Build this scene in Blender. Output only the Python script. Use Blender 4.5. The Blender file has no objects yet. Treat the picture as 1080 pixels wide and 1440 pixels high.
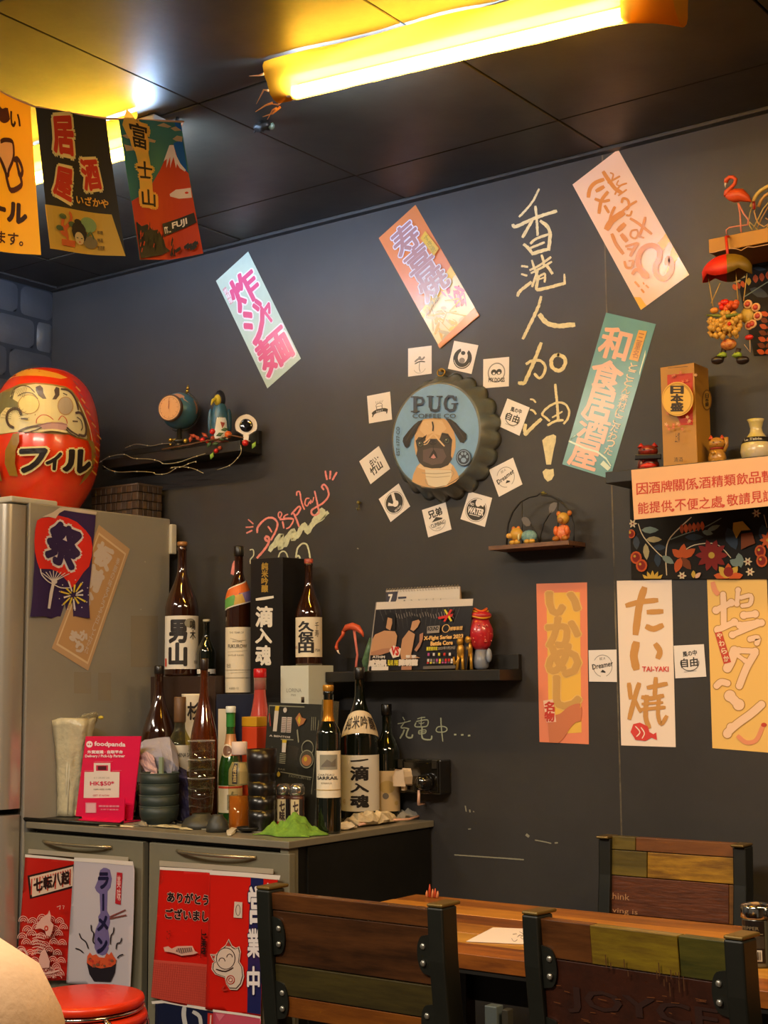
import bpy, bmesh, math, random
from mathutils import Vector, Matrix
import mathutils.geometry as mg
V = Vector
pi = math.pi
random.seed(7)
SC = bpy.context.scene
COL = SC.collection
# ---------------------------------------------------------------- camera (1080x1440 frame, focal 2005 px)
F = 2005.0
CAM = V((0.0, -3.085, 1.216))
_y, _p, _r = (math.radians(a) for a in (36.33, 6.785, -0.541))
FW = V((-math.sin(_y) * math.cos(_p), math.cos(_y) * math.cos(_p), math.sin(_p)))
_rt = V((math.cos(_y), math.sin(_y), 0)); _up = _rt.cross(FW)
RT = math.cos(_r) * _rt + math.sin(_r) * _up
UP = -math.sin(_r) * _rt + math.cos(_r) * _up
cd = bpy.data.cameras.new('camera'); cam = bpy.data.objects.new('camera', cd); COL.objects.link(cam)
cd.sensor_fit = 'HORIZONTAL'; cd.sensor_width = 36.0; cd.lens = 36.0 * F / 1080; cd.clip_start = 0.05
M = Matrix((RT, UP, -FW)).transposed().to_4x4(); M.translation = CAM
cam.matrix_world = M
SC.camera = cam
# ---------------------------------------------------------------- world, fill lights, exposure
SC.view_settings.view_transform = 'Standard'; SC.view_settings.look = 'None'
SC.view_settings.gamma = 1.0; SC.view_settings.use_curve_mapping = False
SC.view_settings.exposure = 0.0
SC.cycles.transparent_max_bounces = 24
SC.display_settings.display_device = 'sRGB'
W = bpy.data.worlds.new('world'); SC.world = W; W.use_nodes = True
W.node_tree.nodes['Background'].inputs[0].default_value = (1.0, 0.80, 0.58, 1)
W.node_tree.nodes['Background'].inputs[1].default_value = 0.10

def area(name, loc, target, size, power, col):
    l = bpy.data.lights.new(name, 'AREA'); l.shape = 'RECTANGLE'; l.size, l.size_y = size
    l.energy = power; l.color = col
    o = bpy.data.objects.new(name, l); COL.objects.link(o); o.location = loc
    o.rotation_euler = (V(target) - V(loc)).to_track_quat('-Z', 'Y').to_euler()
    return o
# added fill lights at ceiling height, out of view, standing in for other room lamps
area('fill_light', (-1.3, -2.9, 2.42), (-1.5, -2.6, 0), (1.2, 0.12), 70, (1.0, 0.87, 0.70))
area('fill_light', (0.0, -1.05, 2.42), (-0.1, -0.9, 0), (1.2, 0.12), 42, (1.0, 0.66, 0.32))
area('fill_light', (-3.0, -2.5, 2.42), (-2.9, -2.1, 0), (0.9, 0.12), 33, (1.0, 0.86, 0.66))

# ---------------------------------------------------------------- geometry helpers
def ray(x, y): return FW + (x - 540) / F * RT - (y - 720) / F * UP
def zz(x, y, z): d = ray(x, y); return CAM + d * ((z - CAM.z) / d.z)
def yy(x, y, v): d = ray(x, y); return CAM + d * ((v - CAM.y) / d.y)
def xx(x, y, v): d = ray(x, y); return CAM + d * ((v - CAM.x) / d.x)
def atp(px, Y, z):            # the point at depth Y and height z that lies in image column px
    n = RT - (px - 540) / F * FW
    return V((CAM.x - (n.y * (Y - CAM.y) + n.z * (z - CAM.z)) / n.x, Y, z))
def hz(py, X, Y):             # height at (X, Y) seen in image row py
    n = UP + (py - 720) / F * FW
    return CAM.z - (n.x * (X - CAM.x) + n.y * (Y - CAM.y)) / n.z
def ppm(P): return F / ((V(P) - CAM).dot(FW))     # pixels per metre at P
def cr(ox, oy, s, pts): return [(ox + x / s, oy + y / s) for x, y in pts]

class PlaneMap:               # image point -> point on a real plane of the room (+ lift off it)
    def __init__(s, p0, n): s.p = V(p0); s.n = V(n).normalized()
    def __call__(s, x, y, l=0.0):
        d = ray(x, y); t = (s.p - CAM).dot(s.n) / d.dot(s.n)
        return CAM + d * t + s.n * l
class QuadMap:                # unit square (u right, v down) -> quad of 3D corners
    def __init__(s, pts, wave=None):
        s.a, s.b, s.c, s.d = [V(p) for p in pts]; s.n = (s.d - s.a).cross(s.b - s.a).normalized()
        if s.n.dot(CAM - s.a) < 0: s.n = -s.n
        s.w = wave
    def __call__(s, u, v, l=0.0):
        p = (s.a * (1 - u) + s.b * u) * (1 - v) + (s.d * (1 - u) + s.c * u) * v
        return p + s.n * (l + (s.w(u, v) if s.w else 0))
class CylMap:                 # (a, z): arc metres from the side facing angle phi, height
    def __init__(s, c, R, phi): s.c = V(c); s.R = R; s.phi = phi
    def __call__(s, a, z, l=0.0):
        R = s.R(z) if callable(s.R) else s.R
        t = s.phi + a / (R if R > .002 else .002); R += l
        return s.c + V((R * math.cos(t), R * math.sin(t), z))
def face_phi(P): d = CAM - V(P); return math.atan2(d.y, d.x)

class MB:
    def __init__(s): s.v = []; s.f = []; s.m = []; s.s = []
    def add(s, vs, fs, mi=0, sm=False):
        n = len(s.v); s.v += [V(p) for p in vs]
        for f in fs: s.f.append([n + i for i in f]); s.m.append(mi); s.s.append(sm)
        return s
    def box(s, a, b, mi=0, R=None, o=None):
        x0, y0, z0 = a; x1, y1, z1 = b
        vs = [V((x, y, z)) for z in (z0, z1) for y in (y0, y1) for x in (x0, x1)]
        if R is not None: vs = [R @ p for p in vs]
        if o is not None: vs = [p + V(o) for p in vs]
        return s.add(vs, [(0, 2, 3, 1), (4, 5, 7, 6), (0, 1, 5, 4), (2, 6, 7, 3), (0, 4, 6, 2), (1, 3, 7, 5)], mi)
    def lathe(s, prof, n=24, c=(0, 0, 0), mi=0, sm=True, axis=None, cap=True):
        q = V((0, 0, 1)).rotation_difference(V(axis).normalized()) if axis is not None else None
        vs = []
        for r, z in prof:
            for i in range(n):
                a = 2 * pi * i / n; p = V((r * math.cos(a), r * math.sin(a), z))
                if q: p = q @ p
                vs.append(p + V(c))
        fs = [(j * n + i, j * n + (i + 1) % n, (j + 1) * n + (i + 1) % n, (j + 1) * n + i) for j in range(len(prof) - 1) for i in range(n)]
        s.add(vs, fs, mi, sm)
        if cap:
            b = len(s.v) - len(vs)
            if prof[0][0] > 1e-5: s.f.append([b + i for i in reversed(range(n))]); s.m.append(mi); s.s.append(False)
            e = b + (len(prof) - 1) * n
            if prof[-1][0] > 1e-5: s.f.append([e + i for i in range(n)]); s.m.append(mi); s.s.append(False)
        return s
    def ball(s, c, r, mi=0, nu=14, nv=9, R=None, fn=None):
        rx, ry, rz = (r, r, r) if not hasattr(r, '__len__') else r
        vs = []
        for j in range(nv + 1):
            t = pi * j / nv
            for i in range(nu):
                a = 2 * pi * i / nu
                d = V((math.sin(t) * math.cos(a), math.sin(t) * math.sin(a), math.cos(t)))
                p = V((d.x * rx, d.y * ry, d.z * rz))
                if fn: p = fn(p, d)
                if R is not None: p = R @ p
                vs.append(p + V(c))
        fs = [(j * nu + i, (j + 1) * nu + i, (j + 1) * nu + (i + 1) % nu, j * nu + (i + 1) % nu) for j in range(nv) for i in range(nu)]
        return s.add(vs, fs, mi, True)
    def tube(s, pts, r, n=8, mi=0, closed=False, cap=True):
        pts = [V(p) for p in pts]; m = len(pts); rr = r if hasattr(r, '__len__') else [r] * m
        vs = []; up = None
        for i, p in enumerate(pts):
            a = pts[(i - 1) % m] if (i or closed) else p; b = pts[(i + 1) % m] if (i < m - 1 or closed) else p
            t = (b - a)
            t = t.normalized() if t.length > 1e-9 else V((0, 0, 1))
            if up is None: up = t.orthogonal().normalized()
            up = (up - t * up.dot(t)); up = up.normalized() if up.length > 1e-6 else t.orthogonal().normalized()
            w = t.cross(up)
            for k in range(n):
                a_ = 2 * pi * k / n; vs.append(p + (up * math.cos(a_) + w * math.sin(a_)) * rr[i])
        fs = []
        for i in range(m if closed else m - 1):
            j = (i + 1) % m
            for k in range(n): fs.append((i * n + k, i * n + (k + 1) % n, j * n + (k + 1) % n, j * n + k))
        b = len(s.v); s.add(vs, fs, mi, True)
        if cap and not closed:
            s.f.append([b + k for k in reversed(range(n))]); s.m.append(mi); s.s.append(False)
            s.f.append([b + (m - 1) * n + k for k in range(n)]); s.m.append(mi); s.s.append(False)
        return s
    def prism(s, poly, fmap, l0, l1, mi=0):   # 2D outline extruded between two lifts of a map
        n = len(poly); tr = tess(poly)
        vs = [fmap(x, y, l0) for x, y in poly] + [fmap(x, y, l1) for x, y in poly]
        fs = [tuple(t) for t in tr] + [tuple(n + i for i in reversed(t)) for t in tr] + [(i, (i + 1) % n, n + (i + 1) % n, n + i) for i in range(n)]
        return s.add(vs, fs, mi)
    def build(s, name, mats, parent=None, loc=None, bevel=0, local=False, seg=2, solid=0, sub=0):
        o0 = V(loc) if loc is not None else (V(parent.location) if parent is not None and not local else V((0, 0, 0)))
        if parent is None and loc is None and s.v:
            lo = [min(p[k] for p in s.v) for k in range(3)]; hi = [max(p[k] for p in s.v) for k in range(3)]
            o0 = V(((lo[0] + hi[0]) / 2, (lo[1] + hi[1]) / 2, lo[2]))
        if parent is not None and parent.parent is not None and not local and loc is None: o0 = V(parent.location) + V(parent.parent.location)
        me = bpy.data.meshes.new(name)
        me.from_pydata([tuple(p - o0) for p in s.v], [], s.f)
        for m in (mats if isinstance(mats, (list, tuple)) else [mats]): me.materials.append(m)
        me.polygons.foreach_set('material_index', s.m); me.polygons.foreach_set('use_smooth', s.s)
        me.validate(); me.update()
        o = bpy.data.objects.new(name, me); COL.objects.link(o)
        if parent is not None: o.parent = parent
        else: o.location = o0
        if solid:
            md = o.modifiers.new('solid', 'SOLIDIFY'); md.thickness = solid; md.offset = 0
        if bevel:
            md = o.modifiers.new('bevel', 'BEVEL'); md.width = bevel; md.segments = seg; md.limit_method = 'ANGLE'; md.angle_limit = math.radians(40)
        if sub:
            md = o.modifiers.new('sub', 'SUBSURF'); md.levels = md.render_levels = sub
        return o

def tess(poly):
    return mg.tessellate_polygon([[V((x, y, 0)) for x, y in poly]])
_tc = {}
def glyphs(txt, bold):
    k = (txt, round(bold, 4))
    if k in _tc: return _tc[k]
    if bold:                  # heavier weight: the same outline laid out around a small circle
        v0, f0 = glyphs(txt, 0); n = 6 if bold < .03 else 10; vs = []; fs = []; rs = (1,) if bold < .05 else (1, .5)
        for rr_ in rs:
            for i in range(n):
                b = len(vs); vs += [(x + bold * rr_ * math.cos(2 * pi * i / n), y + bold * rr_ * math.sin(2 * pi * i / n), (b // len(v0)) * 6e-6) for x, y in v0]; fs += [tuple(b + q for q in f) for f in f0]
        _tc[k] = (vs, fs); return _tc[k]
    c = bpy.data.curves.new('t', 'FONT'); c.body = txt; c.resolution_u = 2
    o = bpy.data.objects.new('t', c); COL.objects.link(o)
    bpy.context.view_layer.update()
    dg = bpy.context.evaluated_depsgraph_get(); ev = o.evaluated_get(dg); m = ev.to_mesh()
    vs = [(v.co.x, v.co.y) for v in m.vertices]; fs = [tuple(p.vertices) for p in m.polygons]
    ev.to_mesh_clear(); bpy.data.objects.remove(o); bpy.data.curves.remove(c)
    _tc[k] = (vs, fs); return _tc[k]

class Print:                  # flat printing on a surface: polygons, strokes, text, each layer a hair above the last
    def __init__(s, fmap, base=0.0004, step=0.00008, grid=None):
        s.map = fmap; s.base = base; s.step = step; s.k = 0; s.sh = []; s.grid = grid; s.clip = None
    def _add(s, vs, fs, mi): s.sh.append((vs, fs, mi, s.base + s.k * s.step)); s.k += 1; return s
    def poly(s, pts, mi=0): return s._add(list(pts), [tuple(t) for t in tess(pts)], mi)
    def rect(s, x0, y0, x1, y1, mi=0): return s.poly([(x0, y0), (x1, y0), (x1, y1), (x0, y1)], mi)
    def ell(s, cx, cy, rx, ry, mi=0, n=20, rot=0):
        c, q = math.cos(rot), math.sin(rot)
        return s.poly([(cx + rx * math.cos(2 * pi * i / n) * c - ry * math.sin(2 * pi * i / n) * q, cy + rx * math.cos(2 * pi * i / n) * q + ry * math.sin(2 * pi * i / n) * c) for i in range(n)], mi)
    def ring(s, cx, cy, rx, ry, w, mi=0, n=24, a0=0, a1=2 * pi):
        return s.stroke([(cx + rx * math.cos(a0 + (a1 - a0) * i / n), cy + ry * math.sin(a0 + (a1 - a0) * i / n)) for i in range(n + 1)], w, mi)
    def stroke(s, pts, w, mi=0, taper=0.0, rough=0.0, sub=1):
        P = [V((a, b)) for a, b in pts]
        if sub > 1 and len(P) > 2:     # Catmull-Rom
            Q = []
            for i in range(len(P) - 1):
                p0, p1, p2, p3 = P[max(i - 1, 0)], P[i], P[i + 1], P[min(i + 2, len(P) - 1)]
                for k in range(sub):
                    t = k / sub; Q.append(0.5 * ((2 * p1) + (p2 - p0) * t + (2 * p0 - 5 * p1 + 4 * p2 - p3) * t * t + (3 * p1 - p0 - 3 * p2 + p3) * t ** 3))
            P = Q + [P[-1]]
        if rough:                      # more points so that the edge can wobble
            Q = []
            for a, b in zip(P, P[1:]):
                m = max(1, int((b - a).length / (w * .45)))
                Q += [a.lerp(b, j / m) for j in range(m)]
            P = Q + [P[-1]]
        n = len(P); vs = []
        for i, p in enumerate(P):
            t = (P[min(i + 1, n - 1)] - P[max(i - 1, 0)]); t = t.normalized() if t.length > 1e-9 else V((1, 0))
            nn = V((-t.y, t.x)); f = i / max(n - 1, 1)
            ww = w / 2 * (1 - taper * f) * (.78 if i in (0, n - 1) else 1)
            e = (t * (-w * .25 if i == 0 else w * .25 if i == n - 1 else 0))
            for sg in (-1, 1):
                q = p + e + nn * sg * ww * (1 + rough * random.uniform(-1, 1)); vs.append((q.x, q.y))
        return s._add(vs, [(2 * i, 2 * i + 1, 2 * i + 3, 2 * i + 2) for i in range(n - 1)], mi)
    def text(s, txt, quad, mi=0, bold=0.0, em=False):
        # quad: (x0,y0,x1,y1) box or four corners tl,tr,br,bl
        if len(quad) == 4 and not hasattr(quad[0], '__len__'):
            x0, y0, x1, y1 = quad; quad = [(x0, y0), (x1, y0), (x1, y1), (x0, y1)]
        a, b, c, d = [V(q) for q in quad]
        vs, fs = glyphs(txt, bold)
        if not vs: return s
        if em: rv = glyphs('国', 0)[0]
        else: rv = glyphs(txt, 0)[0]
        mx, Mx = min(p[0] for p in rv), max(p[0] for p in rv); my, My = min(p[1] for p in rv), max(p[1] for p in rv)
        out = []
        for x, y, *e in vs:
            u = (x - mx) / max(Mx - mx, 1e-6); v = 1 - (y - my) / max(My - my, 1e-6)
            q = (a * (1 - u) + b * u) * (1 - v) + (d * (1 - u) + c * u) * v
            out.append((q.x, q.y, *e))
        s._add(out, fs, mi); s.k += 1 + int(bool(bold)); return s
    def blob(s, pts, w, mi, ex=0):     # round-ended fat stroke
        k0 = s.k; s.stroke(pts, w + ex, mi, sub=4)
        for i, p in enumerate((pts[0], pts[-1])): s.k = k0 + .1 * (i + 1); s.ell(p[0], p[1], (w + ex) / 2, (w + ex) / 2, mi, 14)
        s.k = k0 + .3; return s
    def column(s, txt, quad, mi=0, bold=0.0, gap=.06):   # vertical writing
        if not hasattr(quad[0], '__len__'):
            x0, y0, x1, y1 = quad; quad = [(x0, y0), (x1, y0), (x1, y1), (x0, y1)]
        a, b, c, d = [V(q) for q in quad]; n = len(txt); k0 = s.k
        for i, ch in enumerate(txt):
            v0, v1 = (i + gap / 2) / n, (i + 1 - gap / 2) / n; s.k = k0
            q = [a.lerp(d, v0), b.lerp(c, v0), b.lerp(c, v1), a.lerp(d, v1)]
            if ch in 'ー|': s.text('l', [q[0].lerp(q[1], .42), q[0].lerp(q[1], .58), q[3].lerp(q[2], .58), q[3].lerp(q[2], .42)], mi, bold)
            else: s.text(ch, [tuple(p) for p in q], mi, bold)
        s.k = k0 + 3
        return s
    def build(s, name, mats, parent=None):
        mb = MB()
        for vs, fs, mi, l in s.sh:
            if s.grid or s.clip:
                g = s.grid or (1e6, 1e6); bm = bmesh.new(); bv = [bm.verts.new((q[0], q[1], q[2] * 1e3 if len(q) > 2 else 0)) for q in vs]
                for f in fs:
                    try: bm.faces.new([bv[i] for i in f])
                    except ValueError: pass
                for ax in (0, 1):
                    gg = g[ax]; lo = min(p[ax] for p in vs); hi = max(p[ax] for p in vs)
                    k = math.floor(lo / gg) + 1
                    while k * gg < hi:
                        co = V((0, 0, 0)); co[ax] = k * gg; no = V((0, 0, 0)); no[ax] = 1
                        bmesh.ops.bisect_plane(bm, geom=bm.verts[:] + bm.edges[:] + bm.faces[:], plane_co=co, plane_no=no); k += 1
                for ax, sg, c in ([(0, -1, s.clip[0]), (1, -1, s.clip[1]), (0, 1, s.clip[2]), (1, 1, s.clip[3])] if s.clip else []):
                    co = V((0, 0, 0)); co[ax] = c; no = V((0, 0, 0)); no[ax] = sg
                    bmesh.ops.bisect_plane(bm, geom=bm.verts[:] + bm.edges[:] + bm.faces[:], plane_co=co, plane_no=no, clear_outer=True)
                bm.verts.index_update()
                vs2 = [(v.co.x, v.co.y, v.co.z * 1e-3) for v in bm.verts]; fs = [tuple(v.index for v in f.verts) for f in bm.faces]; bm.free(); vs = vs2
            mb.add([s.map(q[0], q[1], l + (q[2] if len(q) > 2 else 0)) for q in vs], fs, mi)
        return mb.build(name, mats, parent)

# ---------------------------------------------------------------- object helpers
def tag(o, label=None, cat=None, group=None, kind=None):
    if label: o['label'] = label
    if cat: o['category'] = cat
    if group: o['group'] = group
    if kind: o['kind'] = kind
    return o
def thing(name, loc, label, cat, group=None):
    o = bpy.data.objects.new(name, None); COL.objects.link(o); o.empty_display_size = .05
    o.location = loc; return tag(o, label, cat, group)

# ---------------------------------------------------------------- materials
def lin(h):
    if isinstance(h, (tuple, list)): return tuple(h)
    h = h.lstrip('#'); c = [int(h[i:i + 2], 16) / 255 for i in (0, 2, 4)]
    return tuple(x / 12.92 if x <= .04045 else ((x + .055) / 1.055) ** 2.4 for x in c)
_mc = {}
def mat(col, rough=.5, metal=0, spec=.5, trans=0, coat=0, noise=0, nscale=8, bump=0, bscale=60, col2=None, emit=0, aniso=None, ior=1.5, sheen=0, transl=0, name=None, stretch=None):
    key = (str(col), rough, metal, spec, trans, coat, noise, nscale, bump, bscale, str(col2), emit, ior, transl, str(stretch))
    if key in _mc: return _mc[key]
    m = bpy.data.materials.new(name or 'm'); m.use_nodes = True; nt = m.node_tree; N = nt.nodes; L = nt.links
    b = N['Principled BSDF']; c = lin(col)
    b.inputs['Base Color'].default_value = (*c, 1); b.inputs['Roughness'].default_value = rough
    b.inputs['Metallic'].default_value = metal; b.inputs['Specular IOR Level'].default_value = spec
    b.inputs['Transmission Weight'].default_value = trans; b.inputs['IOR'].default_value = ior
    b.inputs['Coat Weight'].default_value = coat; b.inputs['Coat Roughness'].default_value = .08
    if emit: b.inputs['Emission Color'].default_value = (*c, 1); b.inputs['Emission Strength'].default_value = emit
    if noise or bump or col2:
        tc = N.new('ShaderNodeTexCoord'); src = tc.outputs['Object']
        if stretch:
            mp = N.new('ShaderNodeMapping'); mp.inputs['Scale'].default_value = stretch; L.new(src, mp.inputs['Vector']); src = mp.outputs['Vector']
    if noise or col2:
        nz = N.new('ShaderNodeTexNoise'); nz.inputs['Scale'].default_value = nscale; nz.inputs['Detail'].default_value = 6; nz.inputs['Roughness'].default_value = .65
        L.new(src, nz.inputs['Vector'])
        rp = N.new('ShaderNodeValToRGB')
        c2 = lin(col2) if col2 else tuple(x * (1 - noise) for x in c); c1 = c if col2 else tuple(min(1, x * (1 + noise)) for x in c)
        rp.color_ramp.elements[0].position = .35; rp.color_ramp.elements[1].position = .65
        rp.color_ramp.elements[0].color = (*c2, 1); rp.color_ramp.elements[1].color = (*c1, 1)
        L.new(nz.outputs['Fac'], rp.inputs['Fac']); L.new(rp.outputs['Color'], b.inputs['Base Color'])
    if bump:
        nb = N.new('ShaderNodeTexNoise'); nb.inputs['Scale'].default_value = bscale; nb.inputs['Detail'].default_value = 4
        L.new(src, nb.inputs['Vector']); bp = N.new('ShaderNodeBump'); bp.inputs['Strength'].default_value = bump; bp.inputs['Distance'].default_value = .004
        L.new(nb.outputs['Fac'], bp.inputs['Height']); L.new(bp.outputs['Normal'], b.inputs['Normal'])
    if transl:
        tr = N.new('ShaderNodeBsdfTranslucent'); tr.inputs['Color'].default_value = (*c, 1)
        mx = N.new('ShaderNodeMixShader'); mx.inputs[0].default_value = transl
        L.new(b.outputs[0], mx.inputs[1]); L.new(tr.outputs[0], mx.inputs[2]); L.new(mx.outputs[0], N['Material Output'].inputs[0])
    _mc[key] = m; return m
def clear(col='#ffffff', fac=.8, rough=.05):      # thin clear plastic / thin-walled glass: mostly see-through with a sheen
    key = ('clear', str(col), fac, rough)
    if key in _mc: return _mc[key]
    m = bpy.data.materials.new('clear'); m.use_nodes = True; nt = m.node_tree; N = nt.nodes; L = nt.links
    N.remove(N['Principled BSDF']); t = N.new('ShaderNodeBsdfTransparent'); t.inputs[0].default_value = (*lin(col), 1)
    g = N.new('ShaderNodeBsdfGlossy'); g.inputs['Roughness'].default_value = rough
    d = N.new('ShaderNodeBsdfDiffuse'); d.inputs[0].default_value = (*lin(col), 1)
    m0 = N.new('ShaderNodeMixShader'); m0.inputs[0].default_value = max(0, min(1, 4 * (1 - fac) - .1)); L.new(g.outputs[0], m0.inputs[1]); L.new(d.outputs[0], m0.inputs[2]); g = m0
    fr = N.new('ShaderNodeFresnel'); fr.inputs[0].default_value = 1.35
    mt = N.new('ShaderNodeMath'); mt.operation = 'MULTIPLY_ADD'; mt.inputs[1].default_value = .8; mt.inputs[2].default_value = (1 - fac) * .6
    L.new(fr.outputs[0], mt.inputs[0]); ge = N.new('ShaderNodeNewGeometry'); iv = N.new('ShaderNodeMath'); iv.operation = 'SUBTRACT'; iv.inputs[0].default_value = 1; L.new(ge.outputs['Backfacing'], iv.inputs[1])
    mm = N.new('ShaderNodeMath'); mm.operation = 'MULTIPLY'; L.new(mt.outputs[0], mm.inputs[0]); L.new(iv.outputs[0], mm.inputs[1]); mt = mm
    mx = N.new('ShaderNodeMixShader'); L.new(mt.outputs[0], mx.inputs[0]); L.new(t.outputs[0], mx.inputs[1]); L.new(g.outputs[0], mx.inputs[2])
    L.new(mx.outputs[0], N['Material Output'].inputs[0]); _mc[key] = m; return m
def film(col, tfac):          # coloured wrapping film: lets light through and scatters it
    m = bpy.data.materials.new('film'); m.use_nodes = True; nt = m.node_tree; N = nt.nodes; L = nt.links
    N.remove(N['Principled BSDF']); t = N.new('ShaderNodeBsdfTransparent'); t.inputs[0].default_value = (*lin(col), 1)
    s_ = N.new('ShaderNodeBsdfTranslucent'); s_.inputs[0].default_value = (*lin(col), 1)
    d = N.new('ShaderNodeBsdfDiffuse'); d.inputs[0].default_value = (*lin(col), 1)
    m1 = N.new('ShaderNodeMixShader'); m1.inputs[0].default_value = .35; L.new(s_.outputs[0], m1.inputs[1]); L.new(d.outputs[0], m1.inputs[2])
    mx = N.new('ShaderNodeMixShader'); mx.inputs[0].default_value = 1 - tfac; L.new(t.outputs[0], mx.inputs[1]); L.new(m1.outputs[0], mx.inputs[2])
    L.new(mx.outputs[0], N['Material Output'].inputs[0]); return m
def emis(col, st):
    m = bpy.data.materials.new('glow'); m.use_nodes = True; nt = m.node_tree; N = nt.nodes
    N.remove(N['Principled BSDF']); e = N.new('ShaderNodeEmission'); e.inputs[0].default_value = (*col, 1); e.inputs[1].default_value = st
    nt.links.new(e.outputs[0], N['Material Output'].inputs[0]); return m
# ================================================================ the room
WALLM = mat('#383636', rough=.45, spec=.35, noise=.10, nscale=3, bump=.05, bscale=25)
CEILM = mat('#3a342a', rough=.46, spec=.45, noise=.3, nscale=5, bump=.3, bscale=9)
DARKM = mat('#16130f', rough=.6)
ZC = 2.52
XL = -3.62
w = MB().box((XL - .1, 0, 0), (-1.585, .1, ZC + .05)).build('wall_back', WALLM); tag(w, kind='structure')
w = MB().box((-1.581, 0, 0), (1.6, .1, ZC + .05)).build('wall_back', WALLM); tag(w, kind='structure')
w = MB().box((-1.585, -.0003, 0), (-1.581, .1, ZC)).build('trim_1', mat('#7e725c', rough=.6, col2='#35302a', nscale=9)); tag(w, kind='structure')
fl = MB().box((XL, -4.6, -.1), (1.6, .1, 0)).build('floor', mat('#2a221a', rough=.35, noise=.3, nscale=4)); tag(fl, kind='structure')
rw = MB().box((1.6, -4.6, 0), (1.7, .1, ZC)).build('wall_right', mat('#4a3a2a', rough=.7)); tag(rw, kind='structure')
# scuffs and pinholes of the painted wall: small marks left as paint
lw = MB().box((XL - .1, -4.6, 0), (XL - .012, 0, ZC)).build('wall_left', mat('#2b2f37', rough=.6)); tag(lw, kind='structure')
# embossed brick cladding of the left wall
BRM = [mat(c, rough=.38, spec=.6, bump=.5, bscale=35) for c in ('#4c4e54', '#44464c', '#525458')]
ch = .1075; zt = 2.512; row = 0
bm_share = {}
rb = random.Random(3)
while zt > 1.35:
    y = 0.0 - (0 if row % 2 == 0 else .0); first = True
    while y > -1.25:
        L_ = rb.choice((.145, .165, .185)) if not (first and row % 2) else .075
        first = False
        hgt = ch - .011; ln = L_ - .011
        g = MB(); nx, nz = 4, 3
        # cushioned face: a 4x3 grid pulled in at the rim, uneven inside
        vs = []; fs = []
        for j in range(nz + 1):
            for i in range(nx + 1):
                e = (i in (0, nx)) or (j in (0, nz)); fx = min(max(i / nx, 0), 1)
                d = 0 if e else .007 + rb.uniform(-.003, .004)
                vs.append(V((XL - .012 + d + (.004 if not e else 0), y - ln * (.07 * (i in (1,)) * 0 + fx), zt - hgt * j / nz)))
        for j in range(nz):
            for i in range(nx):
                a = j * (nx + 1) + i; fs.append((a, a + nx + 1, a + nx + 2, a + 1))
        g.add(vs, fs, 0, True)
        g.build('brick', rb.choice(BRM), lw, sub=1)
        y -= L_
    zt -= ch; row += 1
# trim strip between the left wall and the ceiling
t = MB().box((XL - .012, -2.2, ZC - .004), (XL + .035, 0, ZC + .01)).build('trim_2', mat('#3b3836', rough=.5)); tag(t, kind='structure')
t = MB().box((XL, -.022, ZC - .006), (1.6, 0, ZC + .008)).build('trim_3', mat('#2a2725', rough=.4, spec=.6)); tag(t, kind='structure')
# suspended ceiling of painted panels
ce = MB().box((XL, -4.6, ZC + .012), (1.6, .1, ZC + .06)).build('ceiling', mat('#0b0a09', rough=.8)); tag(ce, kind='structure')
xs = [XL + .035] + [-.97 - .6 * k for k in range(4, -5, -1)]; xs = [x for x in xs if x < 1.6] + [1.6]
ys = [-.022, -.245, -.83, -1.42, -2.01, -2.6, -3.2, -3.8, -4.5]
for i in range(len(xs) - 1):
    for j in range(len(ys) - 1):
        g = .0022; dz = rb.uniform(0, .003)
        MB().box((xs[i] + g, ys[j + 1] + g, ZC + dz), (xs[i + 1] - g, ys[j] - g, ZC + .012)).build('ceiling_panel', CEILM, ce, bevel=.0018, seg=1)
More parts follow.
